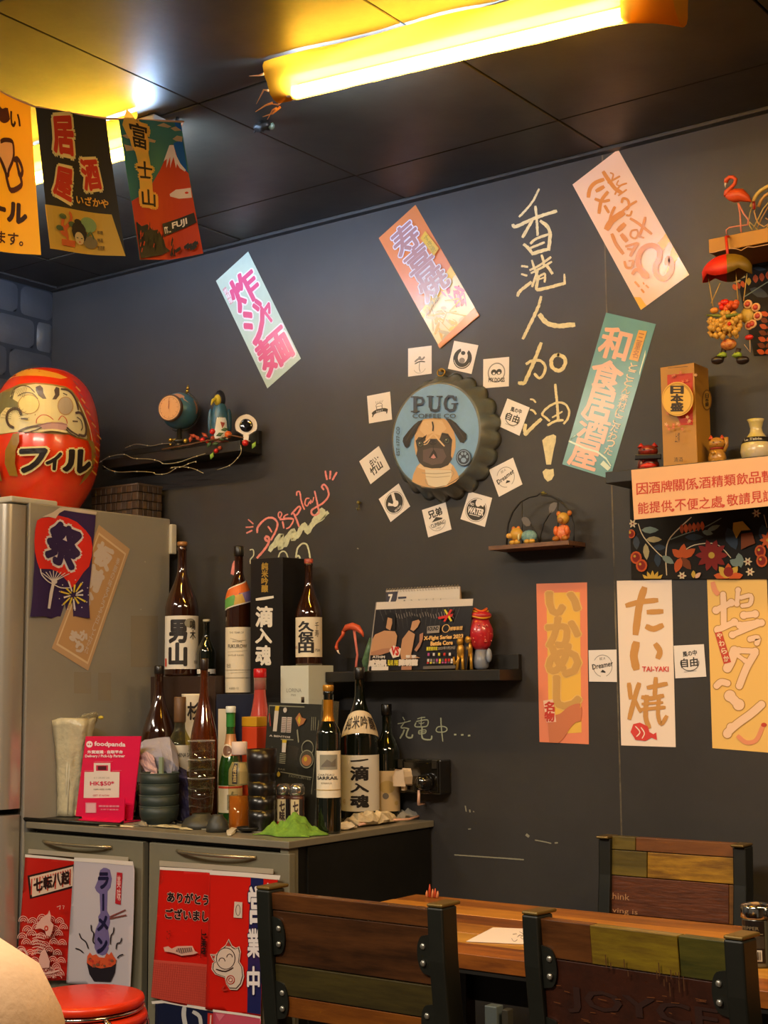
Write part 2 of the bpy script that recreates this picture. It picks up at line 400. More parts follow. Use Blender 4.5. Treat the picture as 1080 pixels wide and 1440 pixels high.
# ---- ceiling tube lamps
def tube_lamp(label, x0, y0, x1, y1, wrap0, wrap1, glow_a, glow_b, sag, droop, split=None, openf=.55):
    t = thing('tube_lamp', ((x0 + x1) / 2, (y0 + y1) / 2, ZC), label, 'lamp', 'wrapped ceiling tube lamps')
    ex = V((x1 - x0, y1 - y0, 0)).normalized(); ey = V((-ex.y, ex.x, 0)); P0 = V((x0, y0, 0)); L_ = (V((x1, y1, 0)) - P0).length
    q = lambda s, w_, z: P0 + ex * s + ey * w_ + V((0, 0, z))
    R = Matrix((ex, ey, V((0, 0, 1)))).transposed()
    MB().box((.01, -.022, ZC - .035), (L_ - .01, .022, ZC - .0005), R=R, o=P0).build('fixture_body', mat('#d8d2c4', rough=.4), t, bevel=.004)
    for s in (.012, L_ - .024): MB().box((s, -.014, ZC - .075), (s + .012, .014, ZC - .034), R=R, o=P0).build('lamp_holder', mat('#e8e4da', rough=.4), t, bevel=.002)
    zt_ = ZC - .062
    if split is None: MB().tube([q(.026, 0, zt_), q(L_ - .026, 0, zt_)], .0125, 12).build('tube', glow_a, t)
    else:
        MB().tube([q(.026, 0, zt_), q(split, 0, zt_)], .0125, 12).build('tube', glow_a, t)
        MB().tube([q(split, 0, zt_), q(L_ - .026, 0, zt_)], .0125, 12).build('bare_tube_end', glow_b, t)
    # wrapping cloth: an open trough of thin film hung round the fixture
    mb = MB(); n = 30; m = 14; rs = random.Random(int(abs(x0) * 100)); vs = []; fs = []
    for i in range(n + 1):
        s = wrap0 + (wrap1 - wrap0) * i / n; f = i / n
        hang = sag * (1 + .12 * math.sin(f * 9) + .06 * rs.uniform(-1, 1)) + droop * max(0, (f - .82) / .18) ** 2
        for j in range(m + 1):
            ae = -1.0 + .9 * max(0, min(1, (f - openf) / .2)); a = -pi + (pi + ae) * j / m
            wdt = .050 * (1 + .10 * math.sin(f * 17 + j)) + .012 * max(0, (f - .85) / .15)
            zz_ = ZC - .004 + math.sin(a) * (.072 + hang) * (1 if True else 0)
            vs.append(q(s, math.cos(a) * wdt + rs.uniform(-1, 1) * .0015, zz_))
    for i in range(n):
        for j in range(m): k = i * (m + 1) + j; fs.append((k, k + 1, k + m + 2, k + m + 1))
    mb.add(vs, fs, 0, True); mb.build('wrapping', FILM, t)
    return t, q
FILM = film('#ffa222', .55)
WARM = emis((.50, .70, 1.0), 240); WHITE = emis((.44, .66, 1.0), 260); COOL = emis((.44, .66, 1.0), 260)
lamp1, q1 = tube_lamp('tube lamp wrapped in orange film, long one at the top right of the ceiling', -1.885, -.865, -1.12, -.755, -.02, .86, WARM, None, .0, .035, openf=.22)
# frayed end of the film
f0 = q1(-.02, 0, 0)
mb = MB(); rr = random.Random(5)
for k in range(7):
    p = f0 + V((0, (k - 3) * .013, ZC - .004 - .085 * math.cos((k - 3) / 3.2 * 1.4)))
    mb.tube([p, p + V((-.012 - .01 * rr.random(), rr.uniform(-.006, .006), rr.uniform(-.012, .006))), p + V((-.028 - .02 * rr.random(), rr.uniform(-.01, .01), rr.uniform(-.02, .012)))], [.003, .002, .0006], 5)
mb.build('frayed_edge', mat('#ffc27a', rough=.6, transl=.5), lamp1)
lamp2, q2 = tube_lamp('tube lamp in yellow film behind the hanging pennants', -3.35, -.89, -2.275, -.835, -.02, 1.048, WHITE, COOL, .0, .0, split=1.03, openf=2)
# black hook and dead-paint lump on the ceiling
p = zz(250, 165, ZC)
hk = MB().tube([p + V((0, 0, 0)), p + V((-.012, .004, -.012)), p + V((-.014, .003, -.035)), p + V((-.012, 0, -.052))], .0035, 6).build('ceiling_hook', mat('#0c0b0a', rough=.4))
tag(hk, 'small black wire hook in the ceiling above the red volcano pennant', 'hook')
p = zz(370, 171, ZC); mb = MB(); rr = random.Random(9)
mb.ball(p + V((0, 0, -.012)), (.020, .014, .012), 0, 10, 7, fn=lambda a, d: a * (1 + .35 * math.sin(7 * d.x + 9 * d.y)))
mb.ball(p + V((.02, .006, -.014)), (.009, .008, .009), 1, 8, 5); mb.tube([p, p + V((-.02, 0, -.01)), p + V((-.03, .004, -.018))], .002, 5, 0)
o = mb.build('ceiling_sensor', [mat('#15110d', rough=.5), mat('#5e6a58', rough=.4)]); tag(o, 'small dark lump with a pale spot fixed on the ceiling left of the orange lamp', 'fitting')
# ================================================================ things on the back wall
WP = PlaneMap((0, -.0006, 0), (0, -1, 0))
# ---- chalk writing
CH = mat('#e6dcb4', rough=.9, noise=.12, nscale=90); CHP = mat('#e58c86', rough=.9, noise=.15, nscale=90); CHG = mat('#c9cdb0', rough=.9, noise=.15, nscale=90)
def S(pr, o, s, strokes, mi=0, rough=.16):
    for st in strokes:
        pts, w = st[0], st[1]; tp = st[2] if len(st) > 2 else 0
        pr.stroke(cr(o[0], o[1], s, pts), w / s, mi, taper=tp, rough=rough, sub=4)
def chalk(name, label, groups, mats, group=None):
    pr = Print(WP, .0002, .00002)
    for o, s, st, mi in groups: S(pr, o, s, st, mi)
    ob = pr.build(name, mats); tag(ob, label, 'writing', group); return ob
o5 = (690, 250); s5 = 5.33; o6 = (690, 490); s6 = 6.857
G = [
 ('top chalk character of the tall cream column, a crossed stroke over a box', [(o5, s5, [
   ([(362, 85), (320, 170), (265, 240), (215, 292)], 17), ([(168, 352), (190, 366), (330, 302), (492, 250)], 25), ([(335, 215), (345, 300), (352, 430)], 20),
   ([(312, 320), (272, 390), (240, 445)], 22), ([(375, 325), (420, 360), (445, 410), (442, 480), (435, 540)], 26), ([(250, 500), (285, 530), (315, 572)], 24),
   ([(300, 492), (345, 455), (430, 425)], 20), ([(292, 528), (340, 510), (402, 485)], 18), ([(312, 570), (360, 555), (430, 535)], 26)], 0)]),
 ('second chalk character of the cream column, dotted left side and a long hooked foot', [(o5, s5, [
   ([(232, 662), (255, 664), (278, 668)], 16), ([(232, 722), (252, 728), (272, 733)], 16), ([(202, 885), (215, 855), (255, 820), (302, 782)], 24),
   ([(295, 692), (370, 655), (450, 595)], 18), ([(305, 714), (380, 675), (456, 630)], 18), ([(310, 620), (325, 670), (350, 735)], 18), ([(383, 580), (395, 620), (402, 660)], 18),
   ([(418, 655), (440, 685), (462, 718)], 22), ([(352, 700), (330, 760), (312, 815)], 20), ([(362, 742), (405, 718), (408, 750), (405, 782)], 16), ([(362, 762), (400, 748)], 12),
   ([(358, 735), (348, 800), (350, 838), (440, 822), (520, 800), (556, 790)], 24), ([(556, 792), (553, 725)], 22, .4)], 0)]),
 ('third chalk character of the cream column, two leg-like strokes', [(o5, s5, [
   ([(378, 892), (362, 950)], 22), ([(362, 955), (310, 1070), (242, 1205)], 24), ([(368, 1028), (420, 1088), (500, 1110), (560, 1108), (625, 1100)], 36)], 0)]),
 ('fourth chalk character of the cream column, beside the round ring', [(o6, s6, [
   ([(486, -50), (430, 100), (350, 280), (325, 332), (272, 332)], 36), ([(345, 150), (400, 118), (480, 120), (525, 170), (515, 240), (470, 288), (424, 245)], 26),
   ([(650, 60), (705, 85), (720, 140), (690, 200), (640, 212), (595, 180), (585, 120), (610, 75), (655, 60)], 36)], 0)]),
 ('fifth chalk character of the cream column, three dashes beside a dome', [(o6, s6, [
   ([(384, 490), (412, 495), (434, 520)], 18), ([(384, 592), (412, 600), (436, 632)], 20), ([(337, 735), (330, 780), (335, 830)], 34), ([(335, 832), (400, 762), (485, 682)], 34),
   ([(622, 348), (638, 500), (652, 690)], 26), ([(568, 698), (530, 665), (497, 630), (560, 562), (650, 522), (722, 540), (758, 610), (742, 680), (706, 725)], 22),
   ([(552, 740), (620, 702), (698, 692)], 24), ([(595, 665), (640, 640), (690, 610)], 16)], 0)])]
for lb, g in G: chalk('chalk_character', lb, g, [CH], 'chalk column greeting')
pr = Print(WP, .0002, .00002)
pr.poly(cr(690, 490, s6, [(497, 885), (540, 848), (605, 828), (632, 845), (628, 900), (612, 960), (582, 1120), (537, 1120), (520, 1010)]))
pr.poly(cr(690, 490, s6, [(500, 1190), (530, 1162), (570, 1168), (606, 1160), (612, 1222), (590, 1265), (550, 1285), (517, 1250)]))
o = pr.build('chalk_exclamation_mark', CH); tag(o, 'fat cream chalk exclamation mark at the foot of the column', 'writing', 'chalk column greeting')
o7 = (330, 640); s7 = 6.75
chalk('chalk_lettering', 'pink chalk word Display with little rays, slanting up the wall', [(o7, s7, [
   ([(215, 735), (222, 680), (290, 608), (360, 595), (405, 640), (395, 710), (345, 805)], 19), ([(318, 678), (335, 700), (352, 730)], 16),
   ([(318, 820), (292, 800), (300, 772), (325, 785), (322, 835), (280, 900), (215, 975)], 22),
   ([(470, 608), (425, 598), (415, 560), (430, 538), (448, 560), (430, 600)], 12), ([(455, 632), (462, 660), (468, 692)], 16),
   ([(505, 562), (478, 575), (470, 598), (540, 600), (558, 622), (525, 680), (492, 698)], 14), ([(430, 612), (500, 606), (560, 606)], 14),
   ([(562, 555), (585, 605), (612, 678)], 18), ([(540, 562), (575, 520), (610, 488), (626, 505), (600, 555), (570, 578)], 17),
   ([(590, 382), (592, 352), (618, 352), (634, 440), (662, 515)], 15), ([(708, 410), (680, 415), (668, 462), (690, 482), (714, 440), (722, 462)], 13),
   ([(722, 425), (738, 450), (752, 400)], 11), ([(760, 342), (782, 440), (802, 545)], 16), ([(800, 550), (760, 572), (732, 555), (735, 520), (790, 485), (850, 445), (892, 385), (882, 320), (850, 278), (828, 300), (846, 328)], 18),
   ([(862, 152), (868, 190), (876, 232)], 18), ([(910, 152), (908, 190), (905, 225)], 18), ([(970, 165), (950, 200), (930, 235)], 18),
   ([(130, 612), (152, 630), (176, 652)], 13), ([(108, 685), (140, 684), (176, 680)], 13), ([(115, 740), (140, 728), (166, 715)], 15)], 0)], [CHP])
chalk('chalk_scribble', 'broad pale chalk zigzag scribbled under the pink word', [(o7, s7, [
   ([(335, 905), (385, 830), (445, 758), (428, 890), (490, 790), (560, 710), (552, 800), (610, 740), (665, 655), (690, 735), (745, 640), (762, 610), (832, 520), (835, 590), (782, 622), (880, 545)], 42),
   ([(345, 880), (420, 830), (480, 850), (520, 760), (590, 770), (640, 690), (700, 700), (740, 660), (800, 600), (850, 540)], 46)], 0)], [CHG])
chalk('chalk_loops', 'pale chalk loops just above the tall black gift box', [(o7, s7, [
   ([(415, 975), (430, 930), (460, 912), (490, 930), (506, 975)], 13), ([(582, 970), (598, 885), (648, 838), (692, 862), (716, 975)], 16), ([(580, 968), (605, 955), (622, 978)], 18),
   ([(145, 900), (175, 898), (180, 950), (150, 990), (150, 1030)], 11)], 0)], [CHG])
pr = Print(WP, .0002); pr.poly(cr(180, 740, 3.6, [(520, 242), (528, 192), (537, 174), (548, 180), (546, 196), (560, 205), (554, 245), (536, 248)]))
o = pr.build('chalk_blot', CHP); tag(o, 'small pink chalk blot beside the neck of the striped-collar bottle', 'writing')
o8 = (530, 1000); s8 = 7.2
chalk('chalk_note', 'small pale chalk note of three characters and dots above the socket', [(o8, s8, [
   ([(262, 60), (280, 92)], 10), ([(212, 128), (270, 118), (342, 98)], 10), ([(285, 108), (245, 165), (290, 170), (325, 180)], 12), ([(278, 190), (262, 230), (235, 275)], 17),
   ([(318, 182), (298, 245), (320, 268), (352, 268), (362, 240)], 16), ([(412, 78), (450, 66), (488, 62)], 10), ([(452, 60), (448, 150)], 10), ([(395, 118), (388, 155), (450, 160), (508, 150), (520, 100), (490, 88), (400, 105)], 12),
   ([(425, 118), (450, 128), (480, 115)], 8), ([(425, 198), (428, 230), (490, 222), (492, 190), (425, 198)], 10), ([(458, 165), (456, 250), (475, 282), (545, 288), (556, 252)], 15), ([(430, 214), (488, 208)], 8),
   ([(648, 70), (655, 180), (668, 305)], 14, .3), ([(600, 190), (620, 160), (680, 156), (712, 180), (690, 208), (620, 212), (598, 192)], 11),
   ([(788, 238), (800, 238)], 22), ([(858, 241), (872, 240)], 22), ([(928, 248), (942, 247)], 22)], 0)], [mat('#a9ab8c', rough=.9)])
chalk('chalk_marks', 'tiny white marks low on the wall right of the socket', [(o8, s8, [([(895, 960), (905, 1015)], 12), ([(940, 1000), (944, 1022)], 15), ([(978, 1015), (982, 1020)], 14), ([(928, 1195), (950, 1192)], 13)], 0),
   ((720, 1120), 3, [([(62, 162), (70, 168)], 14), ([(98, 184), (140, 192), (165, 198)], 5), ([(182, 196), (192, 196)], 7)], 0), ((380, 1120), 2.7, [([(700, 222), (850, 232), (962, 240)], 5)], 0), ((480, 460), 3.176, [([(72, 988), (76, 990)], 6)], 0)], [mat('#8d8a78', rough=.9)])

# ---- paper posters and print helpers
def paper(name, corners, label, cat, mats, draw, group=None, lift=.0008, th=.0006, plane=None, gloss=None, grid=None):
    pl = plane or PlaneMap((0, 0, 0), (0, -1, 0))
    P = [pl(x, y, lift) for x, y in corners]
    c = sum(P, V()) / 4
    t = thing(name, c, label, cat, group)
    qm = QuadMap(P); mb = MB(); n = 6; vs = []
    for j in range(n + 1):
        for i in range(3):
            vs.append(qm(i / 2, j / n, .0006 * math.sin(j * 1.3 + i)*0))
    a = [qm(u, v, 0) for u, v in ((0, 0), (1, 0), (1, 1), (0, 1))]; b = [qm(u, v, -th) for u, v in ((0, 0), (1, 0), (1, 1), (0, 1))]
    mb.add(a + b, [(3, 2, 1, 0), (4, 5, 6, 7), (0, 1, 5, 4), (1, 2, 6, 5), (2, 3, 7, 6), (3, 0, 4, 7)])
    mb.build('sheet', mats[0], t)
    pr = Print(qm, .0003, .00006, grid=grid); pr.clip = (0, 0, 1, 1)
    return t, pr, qm
def finish(pr, t, mats, name='print'): return pr.build(name, mats, t)
def P(h, **k): k.setdefault('rough', .55); return mat(h, **k)
def GP(h, **k): return mat(h, rough=.22, spec=.6, **k)      # glossy laminated print

# A pale green poster
cA = cr(300, 345, 7.02, [(28, 352), (345, 62), (865, 1118), (535, 1412)])
t, pr, q = paper('menu_poster', cA, 'pale green laminated poster with pink brush characters, left of the tilted ones', 'poster', [GP('#c3d6c8', noise=.08, nscale=7)], None, 'tilted menu posters high on the wall')
pk = GP('#e0608c'); wh = GP('#f2eef4')
for ch, bx in (('炸', (.18, .10, .88, .36)), ('ジ', (.14, .37, .74, .66)), ('ャ', (.62, .44, .92, .60)), ('麺', (.12, .665, .93, .94))):
    pr.text(ch, bx, 1, .075)
for ch, bx in (('炸', (.18, .10, .88, .36)), ('ジ', (.14, .37, .74, .66)), ('ャ', (.62, .44, .92, .60)), ('麺', (.12, .665, .93, .94))):
    pr.text(ch, bx, 0, .032)
pr.poly([(.06, .10), (.16, .10), (.17, .25), (.07, .25)], 2); pr.column('肉味噌', (.07, .11, .16, .245), 1, .01)
finish(pr, t, [pk, wh, GP('#d8a4a8')], 'lettering')
# B orange sukiyaki poster
cB = cr(525, 280, 6.697, [(52, 368), (398, 55), (1003, 1100), (632, 1408)])
t, pr, q = paper('menu_poster', cB, 'orange laminated poster with mauve characters and a hotpot picture', 'poster', [GP('#d9824a')], None, 'tilted menu posters high on the wall')
pr.poly([(0, .68), (1, .60), (1, .97), (0, 1.0)], 3); pr.poly([(0, .685), (1, .56), (1, .635), (0, .735)], 4)
rr = random.Random(4)
for k in range(16): pr.ell(rr.uniform(.12, .5), rr.uniform(.76, .93), rr.uniform(.05, .12), rr.uniform(.01, .03), rr.choice((6, 7, 8)), 9, rr.uniform(-1, 1))
for k in range(14): pr.ell(rr.uniform(.52, .93), rr.uniform(.68, .84), rr.uniform(.04, .09), rr.uniform(.012, .025), rr.choice((5, 5, 9)), 9, rr.uniform(-1, 1))
for k in range(8): pr.stroke([(rr.uniform(.1, .6), rr.uniform(.74, .9)), (rr.uniform(.3, .9), rr.uniform(.78, .95))], .014, rr.choice((3, 7)))
for k in range(10): pr.ell(rr.uniform(.1, .9), rr.uniform(.935, .975), .07, .012, rr.choice((6, 8, 4)), 8)
pr.poly([(0, .97), (1, .93), (1, 1), (0, 1)], 10)
for bx, ch in (((.20, .055, .78, .27), '寿'), ((.22, .27, .80, .49), '喜'), ((.22, .48, .84, .67), '焼')): pr.text(ch, bx, 1, .065)
for bx, ch in (((.20, .055, .78, .27), '寿'), ((.22, .27, .80, .49), '喜'), ((.22, .48, .84, .67), '焼')): pr.text(ch, bx, 0, .026)
pr.poly([(.76, .24), (.92, .22), (.98, .40), (.82, .42)], 2); pr.column('すき焼', (.82, .25, .92, .40), 6, .01)
pr.text('温野菜', [(.08, .70), (.5, .655), (.5, .70), (.08, .745)], 6, .02)
finish(pr, t, [GP('#a97f86'), GP('#dfe0f4'), GP('#d8b23c'), GP('#e6d7a6'), GP('#e2bf4e'), GP('#c04054'), GP('#9a8a34'), GP('#d6a24a'), GP('#b9a878'), GP('#d9808c'), GP('#d98a52')], 'print')
# C pale pink poster with brush marks (traced)
cC = cr(800, 205, 6.126, [(32, 335), (425, 32), (1037, 1112), (622, 1415)])
t, pr, q = paper('menu_poster', cC, 'pale pink laminated poster with tan brush marks, beside the wall seam', 'poster', [GP('#f4d2be')], None, 'tilted menu posters high on the wall')
pq = Print(PlaneMap((0, 0, 0), (0, -1, 0)), .0013, .00006)
tn = 0
def sc(st): S(pq, (800, 205), 6.126, st, 0, 0.03)
sc([([(170, 440), (185, 370), (230, 320), (300, 292)], 34), ([(240, 390), (300, 355)], 34), ([(230, 460), (290, 480), (350, 470)], 26), ([(335, 400), (280, 480), (262, 580)], 30), ([(312, 520), (345, 575)], 26),
    ([(300, 228), (340, 290), (400, 370), (455, 405)], 34), ([(340, 320), (440, 265)], 18), ([(360, 235), (385, 250), (372, 300)], 14), ([(400, 420), (440, 350), (500, 325)], 16), ([(430, 300), (415, 335), (440, 345)], 12), ([(430, 430), (500, 380)], 14),
    ([(458, 490), (470, 455), (510, 470), (520, 520), (500, 550)], 22), ([(455, 575), (520, 520), (585, 480)], 22), ([(500, 600), (530, 600), (545, 565)], 18),
    ([(330, 715), (380, 640), (470, 580)], 54), ([(345, 690), (370, 590), (398, 530)], 24), ([(430, 730), (480, 680)], 44), ([(375, 765), (410, 850), (470, 930)], 30), ([(460, 770), (500, 820)], 40),
    ([(535, 630), (600, 670), (715, 760)], 24), ([(660, 620), (640, 700), (610, 780)], 24), ([(590, 725), (545, 735), (535, 780), (575, 800), (600, 760), (590, 725)], 16), ([(600, 780), (650, 795)], 16),
    ([(495, 870), (590, 840)], 22), ([(595, 840), (560, 900), (535, 950)], 28), ([(510, 890), (560, 900)], 20), ([(485, 1000), (500, 1050), (545, 1050), (560, 1000)], 22), ([(520, 995), (560, 990)], 12),
    ([(555, 1105), (580, 1070), (620, 1090), (650, 1130), (690, 1130)], 30), ([(680, 1120), (620, 1060), (600, 980), (640, 890), (720, 860), (780, 900), (785, 980)], 46), ([(785, 980), (750, 1040), (760, 1110), (820, 1150), (880, 1090), (890, 1010), (860, 970), (850, 1020)], 48),
    ([(575, 1175), (610, 1215)], 18), ([(630, 1240), (650, 1265)], 18), ([(670, 1205), (690, 1225)], 16), ([(645, 1180), (652, 1195)], 12)])
pq.build('brush_marks', GP('#d9904e'), t)
pr.poly([(.80, .70), (1, .68), (1, .74), (.82, .765)], 0); pr.poly([(.92, .80), (1, .78), (1, .86), (.60, .93)], 0); pr.poly([(0, .90), (.1, .93), (.12, 1), (0, 1)], 0)
pr.build('yellow_flecks', [GP('#efb93a')], t)
# D teal poster
cD = cr(785, 435, 6, [(405, 28), (825, 125), (438, 1432), (35, 1308)])
t, pr, q = paper('menu_poster', cD, 'teal laminated poster with pink characters leaning beside the right shelf', 'poster', [GP('#5f98a0', noise=.06, nscale=5)], None, 'tilted menu posters high on the wall')
for ch, bx in (('和', (.06, .08, .62, .275)), ('食', (.05, .29, .66, .47)), ('居', (.10, .475, .66, .665)), ('酒', (.12, .66, .70, .80)), ('屋', (.10, .81, .66, .985))): pr.text(ch, bx, 0, .03)
pr.poly([(.72, .06), (.88, .055), (.88, .25), (.70, .25)], 1); pr.column('三重名', (.74, .075, .85, .235), 3, .01)
pr.column('とことん素材にこだわった', (.74, .265, .90, .86), 2, .012)
pr.stroke([(.10, .80), (.0, .845), (.35, .86), (.62, .86), (.82, .885), (.95, .92)], .012, 4); pr.poly([(.78, .90), (.96, .93), (.92, .955), (.74, .93)], 4)
pr.poly([(.955, .17), (.985, .20), (.985, .33), (.965, .31)], 4)
finish(pr, t, [GP('#e9b79c'), GP('#e2a631'), GP('#e6cba4'), GP('#a8651c'), GP('#d8ead8')], 'lettering')
# E, F, G lower row
cE = cr(740, 790, 3.176, [(46, 98), (272, 92), (280, 815), (60, 805)])
t, pr, q = paper('menu_poster', cE, 'orange-red paper poster with a yellow stripe of tan letters', 'poster', [P('#ec8a66')], None, 'upright menu posters in the low row')
pr.poly([(.20, .06), (.86, .06), (.86, .93), (.20, .95)], 0)
for ch, bx in (('い', (.22, .06, .84, .20)), ('か', (.20, .22, .84, .40)), ('め', (.20, .39, .84, .58)), ('し', (.34, .59, .84, .78))): pr.text(ch, bx, 2, .085)
for ch, bx in (('い', (.22, .06, .84, .20)), ('か', (.20, .22, .84, .40)), ('め', (.20, .39, .84, .58)), ('し', (.34, .59, .84, .78))): pr.text(ch, bx, 1, .055)
pr.stroke([(.25, .93), (.45, .90), (.62, .84), (.80, .80)], .20, 3, taper=.5, sub=4); pr.poly([(.62, .83), (.88, .77), (.86, .86), (.72, .87)], 3)
pr.poly([(.10, .74), (.30, .73), (.36, .87), (.16, .875)], 4); pr.column('名物', (.13, .745, .32, .87), 5, .05)
finish(pr, t, [P('#f0bd50'), P('#cf9f58'), P('#ecc070'), P('#cf7a52'), P('#eec9ae'), P('#c93a2c')], 'lettering')
cF = cr(740, 790, 3.176, [(405, 85), (650, 80), (668, 828), (425, 820)])
t, pr, q = paper('menu_poster', cF, 'white paper poster with tan brush characters and a red fish', 'poster', [P('#f4e2d4')], None, 'upright menu posters in the low row')
pf = Print(PlaneMap((0, 0, 0), (0, -1, 0)), .0013, .00006)
S(pf, (740, 790), 3.176, [([(450, 195), (510, 180), (585, 172)], 24), ([(528, 120), (505, 200), (490, 320)], 32), ([(545, 225), (608, 222)], 24), ([(540, 290), (570, 300), (608, 285)], 26),
   ([(492, 365), (482, 420), (492, 475)], 36), ([(580, 370), (598, 400), (590, 428)], 26), ([(460, 545), (468, 610)], 20), ([(505, 545), (488, 600), (462, 700)], 22), ([(478, 600), (512, 670)], 16),
   ([(545, 562), (628, 545)], 20), ([(580, 520), (575, 600)], 20), ([(520, 605), (560, 610), (612, 598)], 20), ([(515, 660), (620, 650)], 16), ([(540, 600), (535, 690), (550, 740)], 22), ([(595, 600), (590, 680), (605, 725), (628, 690)], 18), ([(520, 635), (610, 628)], 12)], 0, .04)
pf.text('TAI-YAKI', tuple(x for p in cr(740, 790, 3.176, [(520, 468), (637, 490)]) for x in p), 1, .02)
pf.poly(cr(740, 790, 3.176, [(468, 760), (480, 725), (510, 718), (545, 735), (552, 760), (570, 770), (582, 762), (586, 796), (560, 785), (535, 800), (490, 795)]), 1)
S(pf, (740, 790), 3.176, [([(490, 735), (510, 760), (495, 780)], 5), ([(515, 740), (530, 765), (520, 788)], 5)], 2, 0)
pf.build('lettering', [P('#cd9550'), P('#d8403a'), P('#f4e2d4')], t)
t_ = MB()
cG = [(994.4, 812.7), (1078.2, 809.5), (1088, 1059), (1002, 1052)]
t, pr, q = paper('menu_poster', cG, 'yellow paper poster with big blush outlined letters, rightmost of the low row', 'poster', [P('#efc26c')], None, 'upright menu posters in the low row')
pg = Print(PlaneMap((0, 0, 0), (0, -1, 0)), .0013, .00006); og = (995, 805); sg = 5.647
gs = [([(125, 175), (130, 300), (130, 420)], 46), ([(70, 300), (190, 240)], 60), ([(85, 455), (215, 395)], 62), ([(245, 140), (235, 250)], 44), ([(270, 200), (345, 185), (340, 250), (280, 265)], 34), ([(290, 340), (380, 330)], 60), ([(260, 420), (400, 400)], 60), ([(200, 495), (430, 400)], 56),
      ([(215, 620), (190, 700), (160, 760)], 70), ([(250, 620), (380, 625)], 56), ([(380, 640), (320, 740), (285, 820), (255, 900)], 56), ([(215, 640), (300, 700)], 40), ([(340, 530), (400, 520), (395, 560)], 44), ([(75, 900), (110, 870), (160, 880)], 50),
      ([(180, 980), (250, 1050)], 90), ([(430, 1050), (350, 1120), (240, 1200), (160, 1270)], 62), ([(190, 1230), (160, 1280)], 70)]
for mi, ex in ((0, 14), (1, 0)):
    for pts, w in gs: pg.blob(cr(og[0], og[1], sg, pts), w / sg, mi, ex / sg)
    pg.k += 1
pg.stroke(cr(og[0], og[1], sg, [(245, 1300), (310, 1350), (390, 1330), (440, 1220)]), 36 / sg, 2, sub=4); pg.ell(*cr(og[0], og[1], sg, [(450, 1210)])[0], 4, 3, 4)
pg.stroke(cr(og[0], og[1], sg, [(45, 85), (60, 140), (85, 170)]), 40 / sg, 2, sub=3)
pg.poly(cr(og[0], og[1], sg, [(60, 480), (115, 468), (190, 712), (132, 728)]), 4)
for i, ch in enumerate('やわらか'): pg.text(ch, cr(og[0], og[1], sg, [(72 + 18 * i, 485 + 60 * i), (112 + 18 * i, 477 + 60 * i), (124 + 18 * i, 520 + 60 * i), (84 + 18 * i, 530 + 60 * i)]), 5, .03)
pg.build('lettering', [P('#b98a48'), P('#f4cfae'), P('#e8966c'), P('#c43a28'), P('#c8452e'), P('#f0d8b4')], t)

# ---- small square stickers around the cap
INK = P('#33302e'); INKL = P('#8b8583')
def sticker(corners, label, draw, lift=.0008):
    t, pr, q = paper('sticker_card', corners, label, 'sticker', [mat('#f0e8e4', rough=.3, spec=.5)], None, 'small white sticker cards', lift=lift)
    draw(pr); pr.build('print', [INK, INKL, mat('#f0e8e4', rough=.3, spec=.5), P('#c9a0a0')], t)
def d_fig(p):
    p.ell(.5, .38, .06, .05, 1); p.stroke([(.3, .5), (.45, .42), (.6, .45), (.7, .38)], .07, 1, sub=3); p.stroke([(.3, .58), (.5, .52), (.72, .55)], .04, 0, sub=3); p.stroke([(.5, .55), (.48, .75), (.52, .88)], .03, 1, sub=3); p.ring(.5, .6, .3, .33, .012, 1, a0=.6, a1=2.5)
def d_ring(p):
    p.ell(.5, .55, .38, .36, 0, 26); p.ell(.5, .50, .20, .22, 2, 18); p.poly([(.3, .1), (.72, .08), (.6, .42), (.42, .42)], 2); p.ell(.5, .62, .12, .10, 1, 14); p.ring(.5, .55, .33, .31, .02, 2, a0=.3, a1=2.8); p.ell(.48, .36, .09, .07, 0, 12)
def d_dogs(p):
    p.ring(.52, .5, .32, .32, .04, 1); p.ell(.42, .48, .11, .10, 0, 12); p.ell(.62, .48, .11, .10, 0, 12); p.ell(.42, .52, .05, .04, 2, 8); p.ell(.62, .52, .05, .04, 2, 8); p.text('MY DOGS', [(.22, .66), (.84, .70), (.84, .84), (.22, .80)], 0, .03)
def d_banner(p):
    for a in range(5): p.stroke([(.36 + .08 * a, .26), (.38 + .06 * a, .34)], .02, 1)
    p.ring(.5, .44, .14, .10, .025, 1, a0=pi, a1=2 * pi); p.rect(.36, .44, .64, .56, 1); p.rect(.40, .46, .60, .54, 2)
    p.stroke([(.2, .68), (.35, .62), (.65, .60), (.82, .64)], .12, 0, sub=3); p.stroke([(.18, .78), (.24, .68)], .06, 0); p.stroke([(.80, .74), (.84, .62)], .06, 0); p.text('BEST', [(.36, .60), (.66, .585), (.66, .64), (.36, .655)], 2)
def d_free(p, big=1):
    p.text('風の中', [(.28, .20), (.74, .16), (.76, .32), (.30, .36)], 0, .03); p.text('自由', [(.22, .42), (.76, .38), (.76, .66), (.22, .68)], 0, .025); p.ring(.5, .55, .30, .24, .022, 0, a0=-.2, a1=3.4); p.stroke([(.3, .82), (.7, .80)], .018, 1)
def d_mt(p):
    p.text('白い', [(.36, .24), (.66, .20), (.68, .46), (.38, .50)], 0, .03); p.text('竹山', [(.22, .50), (.78, .46), (.78, .78), (.24, .82)], 0, .03); p.ell(.76, .34, .03, .03, 0, 8)
def d_v(p):
    p.ell(.5, .5, .38, .36, 0, 28); p.ring(.5, .5, .42, .40, .015, 0); p.stroke([(.28, .42), (.50, .62), (.60, .18)], .16, 2); p.ell(.53, .56, .13, .11, 2, 14); p.text('NO RUSH', [(.36, .74), (.70, .72), (.68, .80), (.38, .82)], 2, .02)
